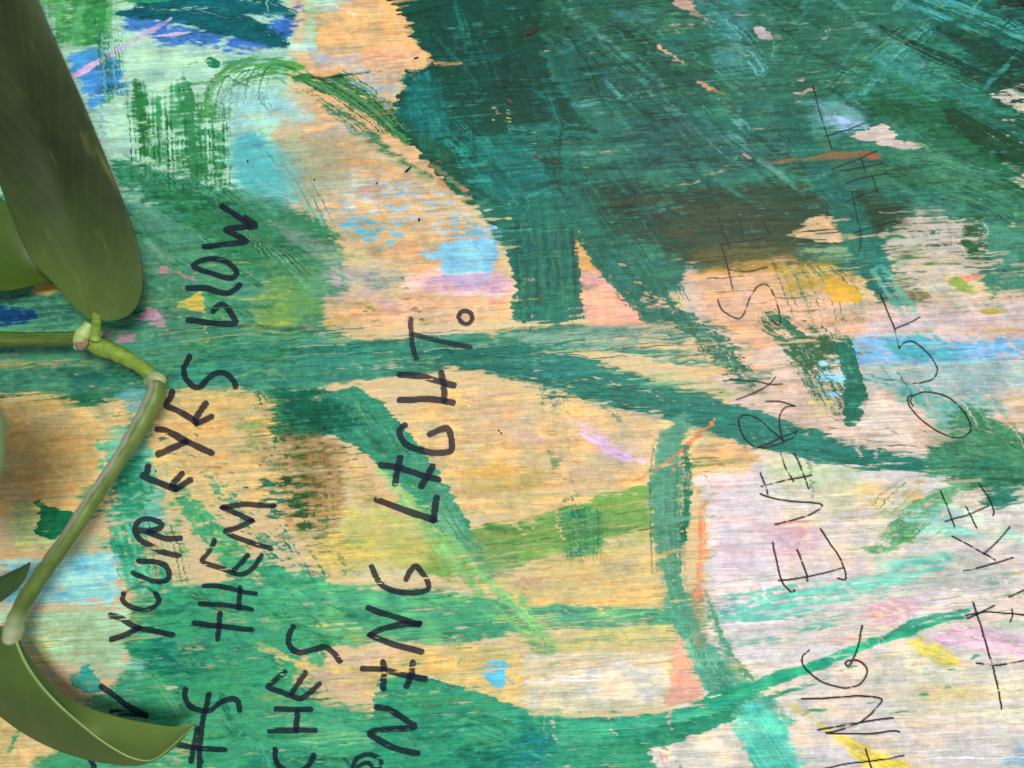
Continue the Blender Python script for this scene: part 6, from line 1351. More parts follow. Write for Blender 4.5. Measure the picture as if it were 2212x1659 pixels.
L([[(763, 1662), (768, 1641), (793, 1630), (818, 1636), (823, 1649), (813, 1662), (793, 1648), (775, 1655)]], 9, 'O at the bottom edge', w6, load=0.85)
L([[(813, 1529), (838, 1531), (866, 1549), (895, 1569), (866, 1574), (822, 1577), (803, 1581), (806, 1591), (853, 1616), (902, 1627)]], 12, 'N', w6 + ' above the O')
L([[(783, 1444), (828, 1447), (878, 1459), (918, 1467)], [(827, 1430), (830, 1450), (828, 1488)], [(892, 1432), (888, 1458), (878, 1482)]], 11.5, 'I with crossbars', w6 + ' at the tan wedge')
L([[(796, 1314), (840, 1329), (905, 1349)], [(905, 1347), (866, 1349), (823, 1359), (800, 1372)], [(800, 1372), (840, 1389), (910, 1409)]], 11.5, 'N', w6 + ' below the G')
L([[(803, 1224), (812, 1245), (825, 1264), (853, 1277), (893, 1281), (922, 1274), (925, 1260), (915, 1240), (898, 1222), (885, 1235), (878, 1251)]], 10.5, 'G', w6 + ' before the gap', load=0.95)
L([[(814, 1080), (835, 1087), (890, 1107), (938, 1124)], [(938, 1124), (940, 1100), (943, 1075)]], 12.5, 'L', w6)
L([[(823, 1005), (860, 1010), (910, 1027), (948, 1035)], [(864, 990), (858, 1015), (853, 1045)], [(935, 1007), (922, 1030), (909, 1050)]], 12, 'I with crossbars', w6 + ' on the green slant')
L([[(874, 919), (863, 930), (868, 950), (885, 965), (923, 977), (955, 978), (973, 973), (976, 955), (965, 925), (928, 938)]], 11.5, 'G', w6 + ' in its last word')
L([[(863, 864), (928, 863), (978, 870)], [(863, 809), (903, 812), (953, 825), (980, 833)], [(953, 806), (958, 830), (960, 866)]], 12, 'H', w6)
L([[(887, 690), (888, 725), (892, 750), (899, 774)], [(892, 722), (930, 733), (1015, 750)]], 9.5, 'T', w6, load=0.93, op=0.9)
ink([[(1005, 671), (1017, 676), (1020, 687), (1012, 698), (998, 697), (991, 686), (996, 674), (1005, 671)]], 8.5, 'small black marker ring after the T')

PN = 'thin black pen letter '
def T(strokes, ch, where, op=0.97, wd=3.3):
    ink(strokes, wd * 1.12, PN + ch + ' ' + where, col=(12, 12, 22), op=op, rag=0.3)
r1, r2 = 'in the long upright pen line', 'in the right hand pen line'
T([[(1870, 1618), (1876, 1640), (1884, 1666)], [(1772, 1664), (1820, 1651), (1880, 1645), (1952, 1632)]], 'T', r1 + ' at the bottom edge')
T([[(1732, 1510), (1800, 1507), (1860, 1504), (1895, 1507), (1904, 1515), (1884, 1540), (1854, 1562), (1820, 1575), (1785, 1584)], [(1785, 1584), (1872, 1585), (1930, 1579), (1942, 1581)], [(1767, 1577), (1834, 1565), (1890, 1556), (1929, 1552)]], 'N', r1, wd=3.8)
T([[(1748, 1405), (1734, 1417), (1734, 1435), (1752, 1457), (1784, 1477), (1822, 1485), (1854, 1480), (1871, 1460), (1871, 1442), (1854, 1427), (1834, 1427), (1826, 1432), (1832, 1439), (1842, 1425), (1854, 1395), (1862, 1352)]], 'G', r1, wd=3.7)
T([[(1669, 1172), (1675, 1200), (1685, 1244), (1692, 1262), (1709, 1280), (1717, 1275)], [(1722, 1187), (1733, 1215), (1742, 1242), (1744, 1256)], [(1772, 1143), (1792, 1172), (1815, 1207), (1827, 1240), (1824, 1252), (1810, 1249)], [(1682, 1255), (1745, 1246), (1822, 1227)]], 'E', r1 + ' at the pink patch', wd=3.6)
T([[(1643, 1067), (1660, 1073), (1697, 1081), (1760, 1087), (1776, 1092), (1767, 1102), (1735, 1117), (1675, 1133)]], 'V', r1, wd=3.7)
T([[(1686, 977), (1697, 1010), (1714, 1040)], [(1716, 980), (1732, 1015), (1747, 1055)], [(1645, 1051), (1680, 1041), (1710, 1035), (1754, 1026)], [(1643, 1022), (1652, 1045), (1659, 1067)]], 'E', r1 + ' above the V', wd=3.5)
T([[(1722, 932), (1690, 944), (1660, 958), (1640, 966), (1631, 967), (1606, 942), (1595, 912), (1600, 900), (1611, 896), (1636, 905), (1660, 924), (1692, 953)], [(1722, 932), (1710, 947), (1660, 966), (1636, 968)], [(1692, 957), (1685, 925), (1685, 897), (1697, 879), (1717, 876)]], 'R', r1, wd=3.2)
T([[(1576, 819), (1631, 824), (1668, 830), (1690, 830)], [(1592, 862), (1630, 848), (1659, 832), (1675, 816)], [(1655, 867), (1685, 867), (1717, 876)]], 'Y', r1, wd=3.0)
T([[(1551, 648), (1561, 670), (1593, 688), (1608, 675), (1618, 647), (1631, 625), (1643, 615), (1660, 617), (1675, 647), (1685, 685), (1684, 700), (1678, 703), (1667, 690)]], 'S', r1, wd=3.0)
T([[(1558, 527), (1570, 570), (1577, 600), (1583, 625)], [(1573, 582), (1600, 587), (1626, 585), (1660, 576)]], 'T', r1 + ' above the S', op=0.85, wd=3.0)
T([[(1551, 470), (1566, 510), (1580, 540)], [(1593, 460), (1602, 495), (1608, 525)], [(1648, 477), (1662, 505)], [(1558, 527), (1610, 522), (1660, 513)]], 'E', r1 + ' on the olive band', op=0.6, wd=2.8)
T([[(1531, 367), (1529, 400), (1534, 420)]], 'stroke', r1 + ' fading at its top', op=0.5, wd=2.6)
T([[(2102, 1302), (2118, 1350), (2135, 1409), (2145, 1442), (2158, 1500), (2164, 1532)], [(2110, 1432), (2147, 1437), (2185, 1432), (2216, 1425)]], 'cross', r2 + ' at the lower right corner', wd=3.8)
T([[(2086, 1328), (2110, 1324), (2135, 1322), (2216, 1328)], [(2090, 1335), (2120, 1322), (2148, 1308)], [(2186, 1315), (2187, 1330), (2182, 1344)], [(2180, 1290), (2200, 1280), (2216, 1272)]], 'K', r2 + ' at the pink edge patch', wd=3.6)
T([[(2082, 1233), (2100, 1230), (2135, 1221), (2188, 1205)]], 'I', r2, wd=3.6)
T([[(2056, 1158), (2100, 1182), (2150, 1210)], [(2182, 1137), (2155, 1168), (2126, 1197)]], 'K', r2 + ' above the I', wd=3.3)
T([[(2032, 1060), (2048, 1100), (2062, 1138)], [(2087, 1093), (2099, 1118), (2110, 1140)], [(2115, 1045), (2135, 1075), (2147, 1104), (2145, 1113)], [(2042, 1126), (2090, 1112), (2137, 1092)]], 'E', r2, wd=3.1)
T([[(1972, 876), (1966, 866), (1970, 856), (1982, 851), (2010, 847), (2047, 857), (2080, 887), (2097, 920), (2090, 938), (2065, 945), (2022, 930), (1985, 902), (1964, 876), (1961, 858), (1970, 852)]], 'O', r2, wd=3.1)
T([[(1942, 753), (1952, 741), (1972, 739), (1997, 755), (2017, 780), (2025, 800), (2015, 818), (1992, 827), (1973, 828)]], 'U', r2, wd=3.1)
T([[(1901, 635), (1918, 675), (1932, 710), (1937, 730), (1942, 752)], [(1932, 710), (1960, 699), (1987, 685)]], 'T', r2 + ' above the U', wd=3.1)
T([[(1840, 413), (1850, 462), (1860, 510), (1856, 544)], [(1845, 502), (1890, 490), (1935, 477)]], 'T', r2 + ' on the olive band', op=0.8, wd=2.8)
T([[(1830, 435), (1860, 422), (1895, 412)], [(1827, 396), (1870, 384), (1919, 374)], [(1885, 382), (1895, 415)]], 'A', r2, op=0.75, wd=2.8)
T([[(1798, 364), (1845, 348), (1893, 326)], [(1861, 342), (1868, 369)], [(1815, 369), (1860, 362), (1907, 353)]], 'H', r2, op=0.8, wd=2.9)
T([[(1756, 185), (1770, 240), (1787, 292), (1797, 325)], [(1781, 294), (1825, 282), (1866, 267)]], 'T', r2 + ' at the blue patch', op=0.85, wd=3.0)
# stray hairline and pigment specks
S([(965, 1038), (968, 1052), (964, 1066)], 1.6, (70, 70, 60), op=0.6, f=0.6, rag=0)
S([(195, 260), (230, 263), (265, 272)], 2.0, (60, 110, 110), f=0.6, rag=0, op=0.7)
for sx, sy in [(700, 925), (535, 348), (680, 388), (814, 396), (336, 1018), (1078, 930), (1083, 935), (864, 1284), (1449, 2)]:
    P(ell(sx, sy, 2.6, 3.4, 20), (40, 28, 24), f=1, rag=0, rv=0, load=1.0)
# PAINT END
# ------------------------------------------------------------------ helpers
def link(o, parent=None):
    COL.objects.link(o)
    if parent is not None:
        o.parent = parent
    return o


def tag(o, label, cat=None, group=None):
    o['label'] = label
    if cat:
        o['category'] = cat
    if group:
        o['group'] = group
    return o


def empty(name, loc=(0, 0, 0)):
    o = bpy.data.objects.new(name, None)
    o.empty_display_size = 0.01
    o.location = loc
    return link(o)


def fast_mesh(name, co, quads):
    me = bpy.data.meshes.new(name)
    me.vertices.add(len(co))
    me.vertices.foreach_set('co', np.ascontiguousarray(co, dtype=np.float32).ravel())
    nq = len(quads)
    me.loops.add(nq * 4)
    me.loops.foreach_set('vertex_index', np.ascontiguousarray(quads, dtype=np.int32).ravel())
    me.polygons.add(nq)
    me.polygons.foreach_set('loop_start', np.arange(0, nq * 4, 4, dtype=np.int32))
    me.polygons.foreach_set('use_smooth', np.ones(nq, dtype=bool))
    me.update(calc_edges=True)
    return me


def nodes(name):
    m = bpy.data.materials.new(name)
    m.use_nodes = True
    nt = m.node_tree
    return m, nt, nt.nodes['Principled BSDF'], nt.nodes['Material Output']


def N(nt, kind, **kw):
    n = nt.nodes.new(kind)
    for k, v in kw.items():
        if k in n.inputs:
            n.inputs[k].default_value = v
        else:
            setattr(n, k, v)
    return n


# ------------------------------------------------------------------ the painted board
def paint_material():
    m, nt, b, out = nodes('acrylic_on_birch_ply')
    at = N(nt, 'ShaderNodeAttribute', attribute_name='pigment')
    tc = N(nt, 'ShaderNodeTexCoord')
    mp = N(nt, 'ShaderNodeMapping')
    mp.inputs['Scale'].default_value = (110.0, 1500.0, 1.0)
    mp.inputs['Rotation'].default_value = (0, 0, math.radians(4.5))
    n1 = N(nt, 'ShaderNodeTexNoise', Scale=1.0, Detail=3.0, Roughness=0.6)
    mp2 = N(nt, 'ShaderNodeMapping')
    mp2.inputs['Scale'].default_value = (1300.0, 1500.0, 1.0)
    n2 = N(nt, 'ShaderNodeTexNoise', Scale=1.0, Detail=2.0, Roughness=0.6)
    nt.links.new(tc.outputs['Object'], mp.inputs['Vector'])
    nt.links.new(tc.outputs['Object'], mp2.inputs['Vector'])
    nt.links.new(mp.outputs['Vector'], n1.inputs['Vector'])
    nt.links.new(mp2.outputs['Vector'], n2.inputs['Vector'])
    r1 = N(nt, 'ShaderNodeMapRange')
    r1.inputs['From Min'].default_value = 0.25; r1.inputs['From Max'].default_value = 0.75
    r1.inputs['To Min'].default_value = 0.87; r1.inputs['To Max'].default_value = 1.13
    r2 = N(nt, 'ShaderNodeMapRange')
    r2.inputs['From Min'].default_value = 0.25; r2.inputs['From Max'].default_value = 0.75
    r2.inputs['To Min'].default_value = 0.90; r2.inputs['To Max'].default_value = 1.10
    mu = N(nt, 'ShaderNodeMath', operation='MULTIPLY')
    nt.links.new(n1.outputs['Fac'], r1.inputs['Value'])
    nt.links.new(n2.outputs['Fac'], r2.inputs['Value'])
    nt.links.new(r1.outputs['Result'], mu.inputs[0])
    nt.links.new(r2.outputs['Result'], mu.inputs[1])
    vm = N(nt, 'ShaderNodeVectorMath', operation='SCALE')
    nt.links.new(at.outputs['Color'], vm.inputs[0])
    nt.links.new(mu.outputs['Value'], vm.inputs['Scale'])
    nt.links.new(vm.outputs['Vector'], b.inputs['Base Color'])
    bp = N(nt, 'ShaderNodeBump', Strength=0.25, Distance=0.00006)
    nt.links.new(mu.outputs['Value'], bp.inputs['Height'])
    nt.links.new(bp.outputs['Normal'], b.inputs['Normal'])
    b.inputs['Roughness'].default_value = 0.5
    b.inputs['Specular IOR Level'].default_value = 0.13
    return m


MAT_PAINT = paint_material()


def build_board():
    board = tag(empty('painted_board', (0, 0, 0)), 'plywood board covered in green, tan and pink abstract brushwork with handwritten lines', 'painted board')
    def pick(a, n, lo, hi):
        k = []
        i = 0
        while i < n:
            k.append(i)
            i += 1 if lo <= a[i] <= hi else 6
        if k[-1] != n - 1:
            k.append(n - 1)
        return np.array(k)
    ix = pick(gx, NX, -24, 2236)
    iy = pick(gy, NY, -24, 1683)
    sub = np.ix_(iy, ix)
    x = XX[sub]; y = YY[sub]
    z = (HT * 0.030 - 0.030 * groove - 0.035 * longline + 0.006 * G3 + 0.004 * N4)[sub] * 0.001
    px = (x - FW / 2) * UM
    py = -(y - FH / 2) * UM
    dzx = np.gradient(z, axis=1) / np.gradient(px, axis=1)
    dzy = np.gradient(z, axis=0) / np.gradient(py, axis=0)
    nrm = np.stack([-dzx, -dzy, np.ones_like(z)], -1)
    nrm /= np.linalg.norm(nrm, axis=-1, keepdims=True)
    co = np.stack([px, py, z], -1).reshape(-1, 3)
    nrm = nrm.reshape(-1, 3)
    col = np.concatenate([C[sub], np.ones(x.shape + (1,), np.float32)], -1).reshape(-1, 4)
    pid = PID[sub]
    h, w = x.shape
    idx = np.arange(h * w, dtype=np.int32).reshape(h, w)
    quads = np.stack([idx[:-1, :-1], idx[1:, :-1], idx[1:, 1:], idx[:-1, 1:]], -1).reshape(-1, 4)
    fp = pid[:-1, :-1].reshape(-1)
    cnt = np.bincount(fp, minlength=len(PARTS))
    for p in range(len(PARTS)):
        if cnt[p] == 0:
            continue
        if p and cnt[p] < 12:
            continue
        sel = (fp == p)
        if p == 0:
            for q in range(1, len(PARTS)):
                if 0 < cnt[q] < 12:
                    sel |= (fp == q)
        qd = quads[sel]
        us, inv = np.unique(qd, return_inverse=True)
        name, label = PARTS[p] if p else ('painted_surface', None)
        me = fast_mesh(name, co[us], inv.reshape(-1, 4))
        a = me.attributes.new('pigment', 'FLOAT_COLOR', 'POINT')
        a.data.foreach_set('color', np.ascontiguousarray(col[us], dtype=np.float32).ravel())
        me.normals_split_custom_set_from_vertices(nrm[us])
        me.materials.append(MAT_PAINT)
        o = link(bpy.data.objects.new(name, me), board)
        if label:
            o['label'] = label
    # the ply under the paint
    m, nt, b, out = nodes('birch_ply_core')
    tc = N(nt, 'ShaderNodeTexCoord')
    mp = N(nt, 'ShaderNodeMapping')
    mp.inputs['Scale'].default_value = (12, 12, 900)
    nz = N(nt, 'ShaderNodeTexNoise', Scale=1.0, Detail=3.0)
    cr = N(nt, 'ShaderNodeValToRGB')
    cr.color_ramp.elements[0].color = (0.42, 0.25, 0.12, 1)
    cr.color_ramp.elements[1].color = (0.70, 0.50, 0.29, 1)
    nt.links.new(tc.outputs['Object'], mp.inputs['Vector'])
    nt.links.new(mp.outputs['Vector'], nz.inputs['Vector'])
    nt.links.new(nz.outputs['Fac'], cr.inputs['Fac'])
    nt.links.new(cr.outputs['Color'], b.inputs['Base Color'])
    b.inputs['Roughness'].default_value = 0.7
    xa, xb = (X0 - FW / 2) * UM, (X1 - FW / 2) * UM
    ya, yb = -(Y1 - FH / 2) * UM, -(Y0 - FH / 2) * UM
    bm = bmesh.new()
    nl = 5
    for k in range(nl):
        z1 = -0.0004 - 0.0024 * k
        z0 = z1 - 0.0023
        e = 0.0002 if k % 2 else 0.0
        vs = [bm.verts.new(v) for v in [(xa + e, ya + e, z0), (xb - e, ya + e, z0), (xb - e, yb - e, z0), (xa + e, yb - e, z0),
                                        (xa + e, ya + e, z1), (xb - e, ya + e, z1), (xb - e, yb - e, z1), (xa + e, yb - e, z1)]]
        for f in [(0, 3, 2, 1), (4, 5, 6, 7), (0, 1, 5, 4), (1, 2, 6, 5), (2, 3, 7, 6), (3, 0, 4, 7)]:
            bm.faces.new([vs[i] for i in f])
    me = bpy.data.meshes.new('board_core')
    bm.to_mesh(me); bm.free()
    me.materials.append(m)
    link(bpy.data.objects.new('board_core', me), board)
    return board


build_board()


# ------------------------------------------------------------------ the vine
def at(u, v, h):
    """the point h metres above the board that the photograph shows at (u, v)"""
    k = 1 - h / CAMH
    return Vector(((u - FW / 2) * UM * k, -(v - FH / 2) * UM * k, h))


def spl3(pts, n):
    return spline([tuple(p) for p in pts], n)


def resample(a, n):
    a = np.array(a)
    seg = np.linalg.norm(a[1:, :2] - a[:-1, :2], axis=1)
    cum = np.concatenate([[0], np.cumsum(seg)])
    t = np.linspace(0, cum[-1], n)
    return np.stack([np.interp(t, cum, a[:, k]) for k in range(a.shape[1])], 1)


def leaf_material(name, dark, light, fleck, fleck_amt, fleck_scale, edge=None, rough=0.42, trans=0.22, sheen=None):
    m, nt, b, out = nodes(name)
    at_ = N(nt, 'ShaderNodeAttribute', attribute_name='blade')
    sep = N(nt, 'ShaderNodeSeparateXYZ')
    nt.links.new(at_.outputs['Vector'], sep.inputs['Vector'])
    mp = N(nt, 'ShaderNodeMapping')
    mp.inputs['Scale'].default_value = fleck_scale
    nz = N(nt, 'ShaderNodeTexNoise', Scale=1.0, Detail=4.0, Roughness=0.62)
    nt.links.new(at_.outputs['Vector'], mp.inputs['Vector'])
    nt.links.new(mp.outputs['Vector'], nz.inputs['Vector'])
    mr = N(nt, 'ShaderNodeMapRange', interpolation_type='SMOOTHSTEP')
    mr.inputs['From Min'].default_value = 0.56; mr.inputs['From Max'].default_value = 0.74
    mr.inputs['To Max'].default_value = fleck_amt
    nt.links.new(nz.outputs['Fac'], mr.inputs['Value'])
    # base: darker to lighter along the blade, with soft mottling
    tc = N(nt, 'ShaderNodeTexCoord')
    n2 = N(nt, 'ShaderNodeTexNoise', Scale=55.0, Detail=4.0, Roughness=0.6)
    nt.links.new(tc.outputs['Object'], n2.inputs['Vector'])
    ad = N(nt, 'ShaderNodeMath', operation='ADD')
    sc = N(nt, 'ShaderNodeMath', operation='MULTIPLY_ADD')
    sc.inputs[1].default_value = 0.7; sc.inputs[2].default_value = -0.35
    nt.links.new(n2.outputs['Fac'], sc.inputs[0])
    nt.links.new(sep.outputs['Z'], ad.inputs[0])
    nt.links.new(sc.outputs['Value'], ad.inputs[1])
    mx = N(nt, 'ShaderNodeMix', data_type='RGBA')
    mx.inputs['A'].default_value = (*lin(dark), 1); mx.inputs['B'].default_value = (*lin(light), 1)
    nt.links.new(ad.outputs['Value'], mx.inputs['Factor'])
    m2 = N(nt, 'ShaderNodeMix', data_type='RGBA')
    m2.inputs['B'].default_value = (*lin(fleck), 1)
    nt.links.new(mr.outputs['Result'], m2.inputs['Factor'])
    nt.links.new(mx.outputs['Result'], m2.inputs['A'])
    nt.links.new(m2.outputs['Result'], b.inputs['Base Color'])
    # side veins running out from the midrib, a shade lighter, and a few brown pricks
    ab = N(nt, 'ShaderNodeMath', operation='ABSOLUTE')
    nt.links.new(sep.outputs['X'], ab.inputs[0])
    v1 = N(nt, 'ShaderNodeMath', operation='MULTIPLY_ADD'); v1.inputs[1].default_value = -0.32
    nt.links.new(ab.outputs['Value'], v1.inputs[0]); nt.links.new(sep.outputs['Y'], v1.inputs[2])
    v2 = N(nt, 'ShaderNodeMath', operation='MULTIPLY_ADD'); v2.inputs[1].default_value = 0.05
    nt.links.new(n2.outputs['Fac'], v2.inputs[0]); nt.links.new(v1.outputs['Value'], v2.inputs[2])
    v3 = N(nt, 'ShaderNodeMath', operation='MULTIPLY'); v3.inputs[1].default_value = 92.0
    nt.links.new(v2.outputs['Value'], v3.inputs[0])
    v4 = N(nt, 'ShaderNodeMath', operation='SINE')
    nt.links.new(v3.outputs['Value'], v4.inputs[0])
    v5 = N(nt, 'ShaderNodeMapRange', interpolation_type='SMOOTHSTEP')
    v5.inputs['From Min'].default_value = 0.55; v5.inputs['From Max'].default_value = 1.0; v5.inputs['To Max'].default_value = 0.035
    nt.links.new(v4.outputs['Value'], v5.inputs['Value'])
    m3 = N(nt, 'ShaderNodeMix', data_type='RGBA')
    m3.inputs['B'].default_value = (*lin(fleck), 1)
    nt.links.new(v5.outputs['Result'], m3.inputs['Factor'])
    nt.links.new(m2.outputs['Result'], m3.inputs['A'])
    nb = N(nt, 'ShaderNodeTexNoise', Scale=210.0, Detail=2.0)
    nt.links.new(tc.outputs['Object'], nb.inputs['Vector'])
    v6 = N(nt, 'ShaderNodeMapRange', interpolation_type='SMOOTHSTEP')
    v6.inputs['From Min'].default_value = 0.70; v6.inputs['From Max'].default_value = 0.78; v6.inputs['To Max'].default_value = 0.55
    nt.links.new(nb.outputs['Fac'], v6.inputs['Value'])
    m4 = N(nt, 'ShaderNodeMix', data_type='RGBA')
    m4.inputs['B'].default_value = (*lin((96, 74, 38)), 1)
    nt.links.new(v6.outputs['Result'], m4.inputs['Factor'])
    nt.links.new(m3.outputs['Result'], m4.inputs['A'])
    m2 = m4
    nt.links.new(m2.outputs['Result'], b.inputs['Base Color'])
    # fine skin relief
    n3 = N(nt, 'ShaderNodeTexNoise', Scale=1900.0, Detail=2.0)
    nt.links.new(tc.outputs['Object'], n3.inputs['Vector'])
    mp3 = N(nt, 'ShaderNodeMapping')
    mp3.inputs['Scale'].default_value = (3.0, 16.0, 1.0)
    wv = N(nt, 'ShaderNodeTexNoise', Scale=1.0, Detail=2.0)
    nt.links.new(at_.outputs['Vector'], mp3.inputs['Vector'])
    nt.links.new(mp3.outputs['Vector'], wv.inputs['Vector'])
    sm = N(nt, 'ShaderNodeMath', operation='MULTIPLY_ADD')
    sm.inputs[1].default_value = 6.0
    nt.links.new(wv.outputs['Fac'], sm.inputs[0])
    nt.links.new(n3.outputs['Fac'], sm.inputs[2])
    bp = N(nt, 'ShaderNodeBump', Strength=0.25, Distance=0.0001)
    nt.links.new(sm.outputs['Value'], bp.inputs['Height'])
    nt.links.new(bp.outputs['Normal'], b.inputs['Normal'])
    b.inputs['Roughness'].default_value = rough
    b.inputs['Specular IOR Level'].default_value = 0.4
    tr = N(nt, 'ShaderNodeBsdfTranslucent')
    nt.links.new(m2.outputs['Result'], tr.inputs['Color'])
    ms = N(nt, 'ShaderNodeMixShader')
    ms.inputs['Fac'].default_value = trans
    nt.links.new(b.outputs['BSDF'], ms.inputs[1])
    nt.links.new(tr.outputs['BSDF'], ms.inputs[2])
    nt.links.new(ms.outputs['Shader'], out.inputs['Surface'])
    return m


def build_leaf(parent, label, left, mid, right, mat, bulge=0.0, nt_=44, ns=13, thick=0.00035, rib=None, rib_mat=None, cup=0.0):
    """a blade through three rails (u, v, height): left edge, midrib, right edge, base first"""
    L = resample(spl3(left, 12), nt_); M = resample(spl3(mid, 12), nt_); R = resample(spl3(right, 12), nt_)
    rows = []; blade = []
    for i in range(nt_):
        l, m, r = at(*L[i]), at(*M[i]), at(*R[i])
        t = i / (nt_ - 1)
        for k in range(ns):
            s = -1 + 2 * k / (ns - 1)
            q = m.lerp(l, -s) if s < 0 else m.lerp(r, s)
            a = abs(s)
            z = bulge * (math.sin(math.pi * a)) * min(1, 4 * t, 4 * (1 - t) + 0.05)
            z += 0.0003 * math.sin(t * 17 + a * 4.0 + (1.5 if s < 0 else 0)) * a * (1 - a) * 3
            rows.append((q.x, q.y, q.z + z))
            blade.append((s, t, 0.0))
    quads = []
    for i in range(nt_ - 1):
        for k in range(ns - 1):
            a0 = i * ns + k
            quads.append((a0, a0 + 1, a0 + ns + 1, a0 + ns))
    me = fast_mesh('leaf', np.array(rows), np.array(quads))
    bl = np.array(blade, np.float32)
    bl[:, 2] = np.clip(mat[1](bl[:, 0], bl[:, 1]), 0, 1)
    a = me.attributes.new('blade', 'FLOAT_VECTOR', 'POINT')
    a.data.foreach_set('vector', bl.ravel())
    me.materials.append(mat[0])
    o = link(bpy.data.objects.new('leaf', me), parent)
    md = o.modifiers.new('thickness', 'SOLIDIFY')
    md.thickness = thick; md.offset = 0.0
    sb = o.modifiers.new('smooth', 'SUBSURF'); sb.levels = 1; sb.render_levels = 1
    o['label'] = label
    if rib:
        pts = [(M[i][0], M[i][1], M[i][2] + rib[1]) for i in range(0, nt_, 3)]
        w = np.linspace(rib[0], rib[2], len(pts))
        tube('midrib', [(p[0], p[1], p[2], wi) for p, wi in zip(pts, w)], rib_mat, o, n=10, sub=3, flat=0.6)
    return o


def tube(name, pts, mat, parent, n=14, sub=8, flat=1.0, label=None, wob=0.0):
    """a stalk through (u, v, height, apparent width)"""
    q = spline(pts, sub)
    P3 = [at(p[0], p[1], p[2]) for p in q]
    R3 = [0.5 * p[3] * UM * (1 - p[2] / CAMH) for p in q]
    vs = []
    up = Vector((0, 0, 1))
    for i, p in enumerate(P3):
        d = (P3[min(i + 1, len(P3) - 1)] - P3[max(i - 1, 0)]).normalized()
        s = d.cross(up)
        if s.length < 1e-6:
            s = Vector((1, 0, 0))
        s.normalize()
        t = s.cross(d).normalized()
        for k in range(n):
            a = 2 * math.pi * k / n
            r = R3[i] * (1 + wob * math.cos(3 * a + 0.5)) * (1 + 0.05 * math.sin(i * 0.83 + 1.7 * math.sin(i * 0.31)) * min(1, n / 14))
            vs.append(p + s * (r * math.cos(a)) + t * (r * flat * math.sin(a)))
    faces = []
    m = len(P3)
    for i in range(m - 1):
        for k in range(n):
            faces.append((i * n + k, i * n + (k + 1) % n, (i + 1) * n + (k + 1) % n, (i + 1) * n + k))
    faces.append(tuple(range(n - 1, -1, -1)))
    faces.append(tuple((m - 1) * n + k for k in range(n)))
    me = bpy.data.meshes.new(name)
    me.from_pydata([tuple(v) for v in vs], [], faces)
    for f in me.polygons:
        f.use_smooth = len(f.vertices) == 4
    at_ = me.attributes.new('side', 'FLOAT_VECTOR', 'POINT')
    at_.data.foreach_set('vector', np.array([(math.cos(2 * math.pi * k / n), i / (m - 1), math.sin(2 * math.pi * k / n)) for i in range(m) for k in range(n)], np.float32).ravel())
    me.materials.append(mat)
    o = link(bpy.data.objects.new(name, me), parent)
    if label:
        o['label'] = label
    return o


def stalk_material(name, c1, c2, c3, scale=(60, 60, 60), rough=0.5):
    m, nt, b, out = nodes(name)
    tc = N(nt, 'ShaderNodeTexCoord')
    mp = N(nt, 'ShaderNodeMapping'); mp.inputs['Scale'].default_value = scale
    nz = N(nt, 'ShaderNodeTexNoise', Scale=1.0, Detail=5.0, Roughness=0.6)
    nt.links.new(tc.outputs['Object'], mp.inputs['Vector'])
    nt.links.new(mp.outputs['Vector'], nz.inputs['Vector'])
    cr = N(nt, 'ShaderNodeValToRGB')
    cr.color_ramp.elements[0].position = 0.3; cr.color_ramp.elements[0].color = (*lin(c1), 1)
    cr.color_ramp.elements[1].position = 0.72; cr.color_ramp.elements[1].color = (*lin(c3), 1)
    e = cr.color_ramp.elements.new(0.5); e.color = (*lin(c2), 1)
    nt.links.new(nz.outputs['Fac'], cr.inputs['Fac'])
    nt.links.new(cr.outputs['Color'], b.inputs['Base Color'])
    b.inputs['Roughness'].default_value = rough
    b.inputs['Subsurface Weight'].default_value = 0.15
    b.inputs['Subsurface Radius'].default_value = (0.0012, 0.0016, 0.0006)
    n2 = N(nt, 'ShaderNodeTexNoise', Scale=900.0, Detail=3.0)
    nt.links.new(tc.outputs['Object'], n2.inputs['Vector'])
    bp = N(nt, 'ShaderNodeBump', Strength=0.2, Distance=0.0002)
    nt.links.new(n2.outputs['Fac'], bp.inputs['Height'])
    nt.links.new(bp.outputs['Normal'], b.inputs['Normal'])
    return m


